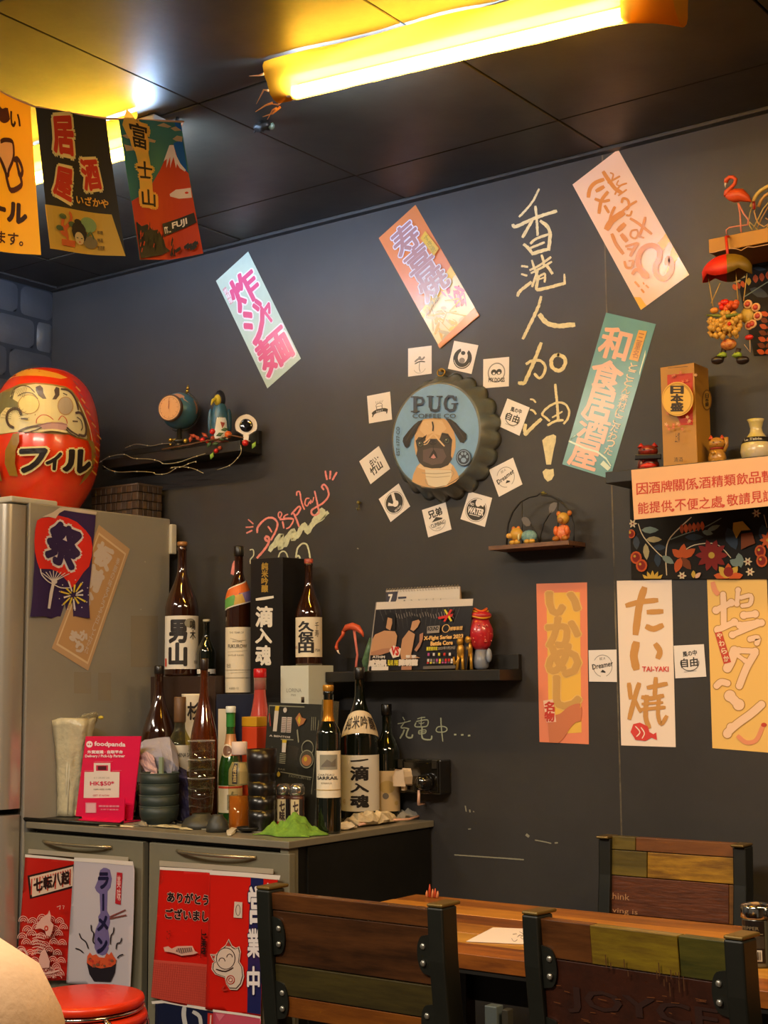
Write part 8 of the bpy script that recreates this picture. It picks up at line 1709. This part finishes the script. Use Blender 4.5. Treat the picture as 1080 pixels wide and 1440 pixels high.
# large sake bottle in front
def l10(p):
    for i, ch in enumerate('一滴入魂'): y1 = (.93, .80, .50, .29)[i]; y0 = (.875, .555, .345, .075)[i]; (ht(p, ch, -.40, .34, y0, y1, 0, .04) if i else p.stroke([(-.40, .895), (.0, .905), (.34, .925)], .032, 0))
    ht(p, '純', -.86, -.68, .12, .22, 3)
t, P0, R, H, rf, ph = bottle('large dark green sake bottle with a white four-character label, right end of the cabinet', 507, -.13, CZ, 938, 26.5, .52, .84, .26, DKG, cap=mat('#17130f', rough=.25), cap_h=.07, labels=[(1141, 1062, 1.5, WHT, l10)])
a = hz(1031, P0.x, P0.y - .04) - P0.z; b = hz(999, P0.x, P0.y - .03) - P0.z
Cm = lambda x, y, l=0: P0 + V((0, 0, a + (b - a) * y - .010 * x * x)) + V((math.cos(ph + x * 1.25), math.sin(ph + x * 1.25), 0)) * (rf(a + (b - a) * y - .010 * x * x) + .0014 + l)
pr = Print(Cm, .0, .0003, grid=(.15, .25)); pr.rect(-1.1, 0, 1.1, 1, 0)
for i, ch in enumerate('純米吟醸'): x = -.85 + i * .45; pr.text(ch, [(x, .78), (x + .38, .78), (x + .38, .22), (x, .22)], 1, .02)
pr.build('neck_label', [P('#d8c4a4'), P('#3a3028')], t)
def l11(p): p.ell(0, .6, .5, .16, 3, 14); p.ell(-.1, .38, .2, .08, 2, 10); p.ell(.6, .2, .15, .06, 3, 8)
bottle('dark green bottle with a tan label half hidden behind the large sake bottle', 545, -.052, CZ, 990, 18, .58, .80, .36, DKG, cap=mat('#15120f', rough=.25), cap_h=.09, labels=[(1141, 1084, 1.3, P('#c8ac80'), l11)], name='wine_bottle')
# ================================================================ dining table
TZ = .75; TX0, TX1, TY0, TY1 = -1.86, -.30, -.972, -.448
def wood(c, c2=None, r=.38, sc=3.0, coat=.15):
    return mat(c, rough=r, col2=c2 or c, nscale=sc, stretch=(1.2, 9, 9), bump=.12, bscale=12, coat=coat)
tb = thing('dining_table', ((TX0 + TX1) / 2, (TY0 + TY1) / 2, 0), 'wooden plank-topped dining table behind the two near chairs', 'table')
tw = [wood('#9a5618', '#5e3010'), wood('#a8661e', '#744012'), wood('#cf8a2c', '#a8661c'), wood('#8a4c16', '#5c300e'), wood('#b87a2a', '#8a5218'), wood('#cc9238', '#a06c22')]
k = 6; dy = (TY1 - TY0) / k
for i in range(k):
    MB().box((TX0, TY0 + i * dy + .0008, TZ - .026 + .0), (TX1, TY0 + (i + 1) * dy - .0008, TZ - (.0006 if i % 2 else 0))).build('plank', tw[(5 - i + 1) % 6], tb, bevel=.0012)
MB().box((TX0 + .01, TY0 + .004, TZ - .034), (TX1 - .01, TY1 - .004, TZ - .0265)).build('underframe', mat('#15120e', rough=.5), tb)
MB().box((TX0 + .05, TY1 - .05, yy(700, 1411, TY1 - .05).z), (TX1 - .05, TY1 - .035, TZ - .0345)).build('shade_board', mat('#0e0c0a', rough=.6), tb)  # black board added to give the deep shade under the table
for x in (TX0 + .16, TX1 - .16):
    for y in (TY0 + .06, TY1 - .06): MB().box((x - .018, y - .018, 0), (x + .018, y + .018, TZ - .0345)).build('leg', mat('#15120e', rough=.45), tb, bevel=.002)
    MB().box((x - .015, TY0 + .079, .10), (x + .015, TY1 - .079, .13)).build('stretcher', mat('#15120e', rough=.45), tb)
# place mat of paper
P_ = [zz(x, y, TZ + .0012) for x, y in ((655.5, 1323.5), (693.5, 1304), (752, 1306.5), (772, 1331.5))]
P_[2] = P_[1] + (P_[2] - P_[1]) * 1.3; P_[3] = P_[0] + (P_[2] - P_[1]) * 1.0
t = thing('paper_placemat', sum(P_, V()) / 4, 'white printed paper lying on the wooden table', 'paper')
mb = MB(); mb.add(P_ + [p + V((0, 0, -.0008)) for p in P_], [(0, 1, 2, 3)[::-1], (4, 5, 6, 7), (0, 1, 5, 4), (1, 2, 6, 5), (2, 3, 7, 6), (3, 0, 4, 7)]); mb.build('sheet', mat('#e2d0c2', rough=.6), t)
pr = Print(PlaneMap((0, 0, TZ + .0012), (0, 0, 1)), .0004, .00005); T_ = lambda L_: cr(560, 1240, 5.4, L_)
for L_ in ([(860, 430), (880, 455), (905, 440)], [(920, 380), (950, 400), (930, 425), (960, 440)], [(960, 445), (985, 440), (975, 460)], [(870, 400), (900, 395)], [(905, 420), (925, 405), (945, 415)]): pr.stroke(T_(L_), .7, 0, sub=3)
pr.build('drawing', [P('#8a8078')], t)
# small red sprigs at the left end of the table
t = thing('chilli_sprigs', zz(607, 1262, TZ + .0005), 'tiny red and tan sprigs at the far left corner of the table', 'decoration'); b_ = V(t.location)
for i, (dx_, h_) in enumerate(((-.012, .014), (-.005, .028), (.002, .018), (.008, .020), (.014, .015))):
    MB().tube([b_ + V((dx_, .0, .0)), b_ + V((dx_ * 1.1, .001, h_ * .6)), b_ + V((dx_ * 1.1 + .001, .0, h_))], [.0035, .0028, .0008], 6).build('sprig', mat('#b8401a' if i % 2 else '#c87a4a', rough=.45), t)
# jars at the right edge
def jar(px, row, label, lid, bodyc, rp):
    g = zz(px, row, TZ + .0006); k_ = 1 / ppm(g); r = rp * k_; H_ = hz(1268, g.x, g.y) - g.z; t = thing('spice_jar', g, label, 'jar')
    MB().lathe([(r * .90, 0), (r * .93, .003), (r * .93, H_ * .72), (r * .88, H_ * .76)], 28, g).build('glass', bodyc, t)
    MB().lathe([(r * .99, H_ * .755), (r * 1.0, H_ * .77), (r * 1.0, H_ * .93), (r * .93, H_ * .955), (r * .55, H_ * .985), (0, H_)], 28, g).build('lid', lid, t)
    return t, g, r, H_
t, g, r, H_ = jar(1067, 1357, 'chrome-capped spice jar with a barcode label on the table at the right edge', mat('#c9c6c0', rough=.12, metal=1), mat('#5e5a48', rough=.15, spec=.7), 22.5)
ph = face_phi(g) - .35; pr = Print(CylMap(g, r * .93, ph), .0006, .0002, grid=(.006, .02))
pr.rect(-r * .85, H_ * .07, r * .75, H_ * .73, 0); pr.rect(-r * .82, H_ * .30, r * .72, H_ * .50, 3); pr.rect(-r * .45, H_ * .10, r * .55, H_ * .275, 1)
for k in range(12): x = -r * .40 + k * r * .075; pr.rect(x, H_ * .12, x + r * (.03 if k % 3 else .05), H_ * .255, 2)
pr.text('PEPPER', [(-r * .6, H_ * .64), (r * .4, H_ * .64), (r * .4, H_ * .59), (-r * .6, H_ * .59)], 4, .0); pr.stroke([(-r * .7, H_ * .53), (r * .6, H_ * .53)], .0015, 4)
pr.build('label', [P('#1c1612', rough=.3), P('#c8c0b0', rough=.4), P('#1c1612'), P('#3a342a', rough=.3), P('#7a6c50')], t)
t, g, r, H_ = jar(1103, 1361, 'red and green labelled spice jar, half outside the right edge', mat('#a8a49c', rough=.15, metal=1), mat('#5a1c18', rough=.2, spec=.6, col2='#5a6a3a', nscale=25), 22.5)
# pale metal post under the table
a = zz(686, 1412, .60); P1 = yy(686, 1412, -.20); P2 = yy(703, 1412, -.20)
o = MB().box((P1.x, -.215, 0), (P2.x, -.185, P1.z)).build('pale_post', mat('#7f909c', rough=.4, metal=.3), None, bevel=.002); tag(o, 'pale blue-grey post under the table between the two near chairs', 'post')
P3 = yy(709, 1418, -.20); P4 = yy(718, 1418, -.20)
o = MB().box((P3.x, -.212, 0), (P4.x, -.188, P3.z)).build('dark_post', mat('#4a4a46', rough=.4), None, bevel=.002); tag(o, 'short dark grey post just right of the pale one under the table', 'post')

# ================================================================ industrial chairs: steel frame, reclaimed-plank back
STL = mat('#14150f', rough=.42, spec=.5, noise=.2, nscale=10); STLT = mat('#6a5426', rough=.35, metal=.5)
BOLT = mat('#a8a498', rough=.3, metal=.8)
def chair(label, c, rot, W_, H_, rows, text=None, front=False, group='steel and reclaimed wood chairs'):
    """local axes: x to the right seen from behind, y towards the sitter's front; origin at floor under the back"""
    t = thing('dining_chair', c, label, 'chair', group); t.rotation_euler = (0, 0, rot)
    def B(mb, name, m, **k): return mb.build(name, m, t, local=True, **k)
    pw, pd = .030, .042
    for s in (-1, 1):
        xo = s * (W_ / 2 - pw / 2); mb = MB()
        pts = [(.0, .02), (.35, .03), (.46, .03), (.60, .022), (.78, .0), (H_ - .012, -.004)]      # (z, y) of the post centre
        vs = []
        for z, y in pts: vs += [V((xo - pw / 2, y - pd / 2, z)), V((xo + pw / 2, y - pd / 2, z)), V((xo + pw / 2, y + pd / 2, z)), V((xo - pw / 2, y + pd / 2, z))]
        fs = [(3, 2, 1, 0)] + [(i * 4 + k, i * 4 + (k + 1) % 4, i * 4 + 4 + (k + 1) % 4, i * 4 + 4 + k) for i in range(len(pts) - 1) for k in range(4)] + [tuple(range(len(vs) - 4, len(vs)))]
        mb.add(vs, fs); lg = B(mb, 'back_post', STL, bevel=.003)
        B(MB().box((xo - pw / 2, -.004 - pd / 2, H_ - .0118), (xo + pw / 2, -.004 + pd / 2 + .012, H_ - .006)), 'post_cap', STLT, bevel=.0025)
        B(MB().box((xo - .014, .352, 0), (xo + .014, .380, .445)), 'leg', STL, bevel=.002)
        B(MB().box((xo - .010, .043, .20), (xo + .010, .3515, .22)), 'side_stretcher', STL)
    B(MB().box((-W_ / 2 + pw + .0005, .358, .24), (W_ / 2 - pw - .0005, .374, .258)), 'front_stretcher', STL)
    B(MB().box((-W_ / 2 + .004, .052, .4455), (W_ / 2 - .004, .40, .458)), 'seat_frame', STL)
    for i in range(4): x0 = -W_ / 2 + .006 + i * (W_ - .012) / 4; B(MB().box((x0 + .0006, .054, .4585), (x0 + (W_ - .012) / 4 - .0006, .398, .476)), 'seat_plank', wood(('#7a4a1c', '#5c3212', '#8a6020', '#6a3c16')[i], None), bevel=.0015)
    # back boards between the posts
    bx0, bx1 = -W_ / 2 + pw - .012, W_ / 2 - pw + .012
    yb = lambda z: .012 - .030 * max(0, (z - .55) / .35)
    for z0, z1, cells in rows:
        x = bx0
        for f0, f1, m, dz in cells:
            xa, xb = bx0 + (bx1 - bx0) * f0, bx0 + (bx1 - bx0) * f1; y0 = yb((z0 + z1) / 2) - .004 + dz
            vs = [V((xx_, yb(z) + dy_ + dz, z)) for z in (z0 + .0006, z1 - .0006) for dy_ in (-.003, .019) for xx_ in (xa + .0006, xb - .0006)]
            mb = MB().add(vs, [(0, 2, 3, 1), (4, 5, 7, 6), (0, 1, 5, 4), (2, 6, 7, 3), (0, 4, 6, 2), (1, 3, 7, 5)]); B(mb, 'back_board', m, bevel=.0012)
    # brackets with two bolts
    if not front:
        zt = rows[0][1]; zb_ = rows[-1][0]
        for s in (-1, 1):
            xo = s * (W_ / 2 - pw - .012)
            for zc in (zt - .072, zt - .072 - .108):
                n = 14; mb = MB(); pl = [(xo + s * .020, zc - .034), (xo + s * .020, zc + .034)] + [(xo - s * .014 * math.sin(pi * i / n), zc + .030 * math.cos(pi * i / n)) for i in range(n + 1)]
                mb.prism(pl, lambda x, z, l: V((x, yb(z) - .0035 - l, z)), 0, .003); br_ = B(mb, 'bracket', STL)
                for dz in (-.013, .013):
                    o_ = MB().lathe([(.0050, 0), (.0050, .002), (.003, .0035), (0, .0038)], 12, (xo - s * .002, yb(zc) - .0066, zc + dz), axis=(0, -1, 0)).build('bolt', BOLT, br_, local=True)
    if text: text(t, yb, bx0, bx1)
    return t
W1 = .372
def place(xl, yl, xr, yr, Y):      # chair centre from its outer top corners in the picture
    a, b = yy(xl, yl, Y), yy(xr, yr, Y); return a, b
# chair 1
ya = -1.17; a, b = place(373, 1240, 634, 1262, ya); w_ = b.x - a.x
d1 = wood('#3a1c0a', '#22110a', .33, 4); d2 = wood('#4a2a12', '#2a1608', .33, 5); dg = wood('#3c3212', '#2a220c', .4, 6); do = wood('#7a4410', '#5a2e0a', .36, 4); lt = wood('#5c3414', '#3c200c', .33, 5)
zt = (a.z + b.z) / 2
c = chair('near left chair seen from behind, dark brown and olive back boards', V(((a.x + b.x) / 2, ya, 0)), 0.0, w_, zt, [(zt - .045, zt - .016, [(0, 1, lt, 0)]), (zt - .135, zt - .0455, [(0, 1, d2, .001)]), (zt - .187, zt - .1355, [(0, 1, dg, -.001)]), (zt - .223, zt - .1875, [(0, 1, do, .0005)])])
# chair 2, turned a little
a = yy(746, 1272, -1.12); z2 = a.z; b = zz(1056, 1308, z2); rot = math.atan2(b.y - a.y, b.x - a.x); w2 = (b - a).length
yw = wood('#7a6414', '#5a4410', .35, 8); yg = wood('#4a4414', '#30300e', .35, 6); rb_ = mat('#3c1a0c', rough=.36, col2='#28120a', nscale=14, bump=.3, bscale=40, coat=.1)
def t2(t, yb, x0, x1):
    fm = lambda x, z, l=0: V((x, yb(z) - .0032 - l, z))
    pr = Print(lambda u, v, l=0: fm(u, v, l), .0003, .0001)
    for txt, xa, xb, za, zb_ in (('JOYCE', -.115, .135, z2 - .150, z2 - .112), ('COFFEE', -.13, .12, z2 - .245, z2 - .20)):
        pr.text(txt, [(xa, zb_), (xb, zb_), (xb, za), (xa, za)], 0, .02)
    rr = random.Random(3)
    for k in range(46): x = rr.uniform(-.145, .145); z = rr.uniform(z2 - .20, z2 - .10); pr.stroke([(x, z), (x + rr.uniform(.004, .016), z + rr.uniform(-.001, .001))], .0012, 1)
    for k in range(14): x = rr.uniform(-.04, .09); z = rr.uniform(z2 - .085, z2 - .055); pr.stroke([(x, z), (x, z - rr.uniform(.004, .02))], .0022, 2)
    o = pr.build('worn_stencil', [mat('#2a120a', rough=.5), mat('#6a3a16', rough=.5), mat('#4a2a0c', rough=.5)]); o.parent = t; tag(o, kind='stuff')
c2_ = chair('near right chair seen from behind, with a yellow board and faded stencilled letters', (a + b) / 2 * 1.0 - V((0, 0, z2)), rot, w2, z2, [(z2 - .074, z2 - .016, [(0, .30, lt, .001), (.30, .74, yw, -.001), (.74, 1, yg, 0)]), (z2 - .175, z2 - .0745, [(0, 1, rb_, .001)]), (z2 - .245, z2 - .1755, [(0, 1, rb_, 0)])], text=t2)
# chair 3, facing us from the far side
ya = -.14; a = yy(843, 1171, ya); b = yy(1050, 1183, ya); z3 = (a.z + b.z) / 2; w3 = b.x - a.x
g1 = wood('#6c5a1c', '#4a3e12'); g2 = wood('#7a4a1e', '#5a3212'); g3 = wood('#a87c1c', '#6e4a10', .38, 9); g4 = mat('#64341a', rough=.4, col2='#46220e', nscale=16, stretch=(1, 3, 8), bump=.2, bscale=30); g5 = wood('#8a5a20', '#5a3814')
def t3(t, yb, x0, x1):
    pr = Print(lambda u, v, l=0: V((u, yb(v) + .0195 + l, v)), .0003, .0001)
    for i, (txt, w__) in enumerate((('think', .052), ('living is', .072), ('artistic', .06))):
        zc = z3 - .130 - i * .032; xr = x1 - .004; pr.text(txt, [(xr, zc), (xr - w__, zc), (xr - w__, zc - .014), (xr, zc - .014)], 0)
    o = pr.build('stencilled_words', [mat('#a87a52', rough=.5)]); o.parent = t
cc = chair('far chair beyond the table, gold and rust boards facing the camera', V(((a.x + b.x) / 2, ya + .01, 0)), pi, w3, z3, [(z3 - .036, z3 - .006, [(0, .78, g2, 0), (.78, 1, g1, .001)]), (z3 - .092, z3 - .0365, [(0, .69, g3, -.001), (.69, 1, g1, .001)]), (z3 - .175, z3 - .0925, [(0, .08, g5, .001), (.08, 1, g4, 0)]), (z3 - .235, z3 - .1755, [(0, 1, g2, 0)])], text=t3, front=True)
# ================================================================ red stools, stacked
RED = mat('#d8300a', rough=.35, spec=.5, coat=.2); CHR = mat('#c8c0b0', rough=.15, metal=1)
s0 = zz(118, 1400, .535); k_ = 1 / ppm(s0); R = 84 * k_
for i, (dz, off, lab) in enumerate(((0, 0, 'top red round stool of the stack in front of the cabinet'), (-.034, .010, 'lower red round stool of the stack in front of the cabinet'))):
    c_ = V((s0.x + off, s0.y, 0)); zt = s0.z + dz; t = thing('round_stool', c_, lab, 'stool', 'stacked red stools')
    MB().lathe([(0, zt - .022), (R * .90, zt - .022), (R, zt - .018), (R * 1.005, zt - .008), (R * .985, zt - .002), (R * .93, zt), (0, zt + .001)], 48, c_).build('seat', RED, t)
    mb = MB(); mb.tube([c_ + V((R * .965 * math.cos(a), R * .965 * math.sin(a), zt - .0255)) for a in [2 * pi * q / 48 for q in range(48)]], .0045, 8, closed=True); mb.build('chrome_ring', CHR, t)
    for q in range(4):
        a_ = -.35 + i * .10 + q * pi / 2; e = V((math.cos(a_), math.sin(a_), 0)); bz = .008
        mb = MB(); mb.tube([c_ + e * R * .86 + V((0, 0, zt - .030)), c_ + e * R * 1.05 + V((0, 0, zt - .038)), c_ + e * R * 1.13 + V((0, 0, zt - .075)), c_ + e * R * (1.24 + .0 * i) + V((0, 0, bz))], .0085, 8); mb.build('leg', CHR, t)
# ================================================================ person at the lower left, almost outside the frame
def person():
    t = thing('person', (0, 0, 0), 'person in a pale beige top, only a shoulder showing in the lower left corner', 'person')
    s = zz(62, 1395, 1.0); d = 1.05
    S_ = CAM + ray(30, 1395) * .95       # shoulder joint region
    left = -RT; left.z = 0; left.normalize(); fwd = V((FW.x, FW.y, 0)).normalized()
    SH = CAM + ray(-68, 1454) * .95
    base = SH + left * .19; zS = SH.z
    J = {'pelvis': base + V((0, 0, zS * 0 - (zS - .52))) - fwd * .05}
    J['pelvis'].z = .52; J['waist'] = V((base.x, base.y, .70)); J['chest'] = V((base.x, base.y, zS - .14)); J['neck'] = V((base.x, base.y, zS + .045)) ; J['head0'] = J['neck'] + V((0, 0, .09)); J['head1'] = J['neck'] + V((0, 0, .20)) + fwd * .01
    J['shR'] = SH.copy(); J['elR'] = SH + V((0, 0, -.27)) + fwd * .06 - left * .02; J['wrR'] = J['elR'] + fwd * .24 + left * .05 + V((0, 0, .03)); J['haR'] = J['wrR'] + fwd * .08
    J['shL'] = SH + left * .38; J['elL'] = J['shL'] + V((0, 0, -.27)) + fwd * .06; J['wrL'] = J['elL'] + fwd * .24 - left * .05 + V((0, 0, .03)); J['haL'] = J['wrL'] + fwd * .08
    for sd_, k in ((-1, 'R'), (1, 'L')):
        J['hip' + k] = J['pelvis'] + left * .09 * sd_; J['kn' + k] = J['hip' + k] + fwd * .42 + V((0, 0, -.02)); J['kn' + k].z = .50; J['an' + k] = V((J['kn' + k].x, J['kn' + k].y, .08)); J['to' + k] = J['an' + k] + fwd * .15; J['to' + k].z = .04
    Rr = {'pelvis': .14, 'waist': .125, 'chest': .145, 'neck': .055, 'head0': .085, 'head1': .09, 'shR': .062, 'elR': .042, 'wrR': .028, 'haR': .030, 'shL': .062, 'elL': .042, 'wrL': .028, 'haL': .030, 'hipR': .085, 'hipL': .085, 'knR': .058, 'knL': .058, 'anR': .038, 'anL': .038, 'toR': .032, 'toL': .032}
    E_ = [('pelvis', 'waist'), ('waist', 'chest'), ('chest', 'neck'), ('neck', 'head0'), ('head0', 'head1'), ('chest', 'shR'), ('shR', 'elR'), ('elR', 'wrR'), ('wrR', 'haR'), ('chest', 'shL'), ('shL', 'elL'), ('elL', 'wrL'), ('wrL', 'haL'), ('pelvis', 'hipR'), ('hipR', 'knR'), ('knR', 'anR'), ('anR', 'toR'), ('pelvis', 'hipL'), ('hipL', 'knL'), ('knL', 'anL'), ('anL', 'toL')]
    t.location = V((J['pelvis'].x, J['pelvis'].y, 0)); o0 = V(t.location)
    def skin(name, names, edges, rad, m, parent):
        me = bpy.data.meshes.new(name); idx = {n: i for i, n in enumerate(names)}
        me.from_pydata([tuple(J[n] - o0) for n in names], [(idx[a], idx[b]) for a, b in edges], []); o = bpy.data.objects.new(name, me); COL.objects.link(o); o.parent = parent; me.materials.append(m)
        md = o.modifiers.new('skin', 'SKIN'); 
        if not me.skin_vertices: me.attributes.new  # layer is made with the modifier
        return o, me
    # body: tapered limbs as one remeshed surface (metaball-like union by skin modifier)
    bm = bmesh.new(); lay = bm.verts.layers.skin.verify(); vm = {}
    for n in J:
        v = bm.verts.new(J[n] - o0); r = Rr[n]; v[lay].radius = (r, r * (.72 if n in ('pelvis', 'waist', 'chest') else 1)); v[lay].use_root = (n == 'pelvis'); vm[n] = v
    for a, b in E_: bm.edges.new((vm[a], vm[b]))
    for k, sgn in (('R', -1), ('L', 1)):          # fingers
        w = J['wr' + k]; h = J['ha' + k]
        for f in range(5):
            off = left * (.014 * (f - 1.5)) if f < 4 else left * (-.034 * sgn * -1)
            a = bm.verts.new(h + off - o0 + (fwd * .0 if f < 4 else -fwd * .03)); b = bm.verts.new(h + off + fwd * (.045 if f < 4 else .01) + V((0, 0, -.006)) + (left * .0) - o0); c = bm.verts.new(h + off + fwd * (.070 - .006 * abs(f - 1.5) if f < 4 else .03) + V((0, 0, -.022)) - o0)
            for q in (a, b, c): q[lay].radius = (.0085, .0085)
            bm.edges.new((vm['ha' + k], a)); bm.edges.new((a, b)); bm.edges.new((b, c))
    me = bpy.data.meshes.new('body'); bm.to_mesh(me); bm.free(); o = bpy.data.objects.new('body', me); COL.objects.link(o); o.parent = t
    me.materials.append(mat('#c89878', rough=.55)); md = o.modifiers.new('skin', 'SKIN'); md.use_smooth_shade = True; s_ = o.modifiers.new('sub', 'SUBSURF'); s_.levels = s_.render_levels = 2
    # loose top: lofted rings over the torso and shoulders
    TOPB = mat('#d9b48e', rough=.9, noise=.05, nscale=30, bump=.1, bscale=200)
    mb = MB(); rings = []; n = 32
    for z, hw, dp, cx in ((.50, .19, .14, 0), (.62, .185, .135, 0), (.78, .195, .13, 0), (zS - .16, .205, .135, 0), (zS - .07, .215, .125, 0), (zS, .205, .105, 0), (zS + .035, .155, .085, 0), (zS + .060, .095, .07, 0), (zS + .072, .066, .062, 0)):
        for i in range(n):
            a = 2 * pi * i / n; e = lambda q: math.copysign(abs(q) ** .8, q)
            p = V((base.x, base.y, z)) + left * hw * e(math.cos(a)) + fwd * dp * e(math.sin(a)); rings.append(p)
    fs = [(j * n + i, j * n + (i + 1) % n, (j + 1) * n + (i + 1) % n, (j + 1) * n + i) for j in range(8) for i in range(n)]
    mb.add(rings, fs, 0, True); mb.build('top', TOPB, t, sub=1)
    for k in ('R', 'L'):
        a, b = J['sh' + k], J['el' + k]; mb = MB(); mb.tube([a + V((0, 0, .066)), a + V((0, 0, .060)), a + V((0, 0, .04)), a + V((0, 0, .0)), a.lerp(b, .5), a.lerp(b, .85)], [.006, .030, .058, .074, .066, .062], 18, cap=True); mb.build('sleeve', TOPB, t)
    hd_ = J['head0'].lerp(J['head1'], .5); mb = MB(); mb.ball(hd_ + V((0, 0, .03)) - fwd * .018, (.105, .112, .115), 0, 20, 12, fn=lambda p, d: p if d.z > -.35 or d.dot(fwd) < .1 else p * .93); mb.build('hair', mat('#1c1410', rough=.5), t)
    for s in (-1, 1): MB().ball(hd_ + fwd * .088 + left * .032 * s, (.010, .010, .008), 0, 8, 6).build('eye', mat('#e8e0d8', rough=.2), t); MB().ball(hd_ + left * .092 * s + V((0, 0, -.005)), (.012, .022, .03), 0, 8, 6).build('ear', mat('#c89878', rough=.55), t)
    MB().ball(hd_ + fwd * .10 + V((0, 0, -.028)), (.013, .020, .020), 0, 8, 6).build('nose', mat('#c89878', rough=.55), t); MB().ball(hd_ + fwd * .090 + V((0, 0, -.062)), (.024, .012, .007), 0, 8, 6).build('mouth', mat('#a05848', rough=.5), t)
    # the seat that carries the sitter
    st = thing('round_stool', V((base.x - fwd.x * .03, base.y - fwd.y * .03, 0)), 'red round stool under the person, outside the frame', 'stool'); sl = V(st.location)
    MB().lathe([(0, .375), (.155, .375), (.16, .385), (.155, .398), (0, .40)], 32, sl).build('seat', RED, st)
    for q in range(4): a_ = q * pi / 2 + .3; e = V((math.cos(a_), math.sin(a_), 0)); MB().tube([sl + e * .12 + V((0, 0, .374)), sl + e * .18 + V((0, 0, .006))], .0085, 8).build('leg', CHR, st)
    return t
person()
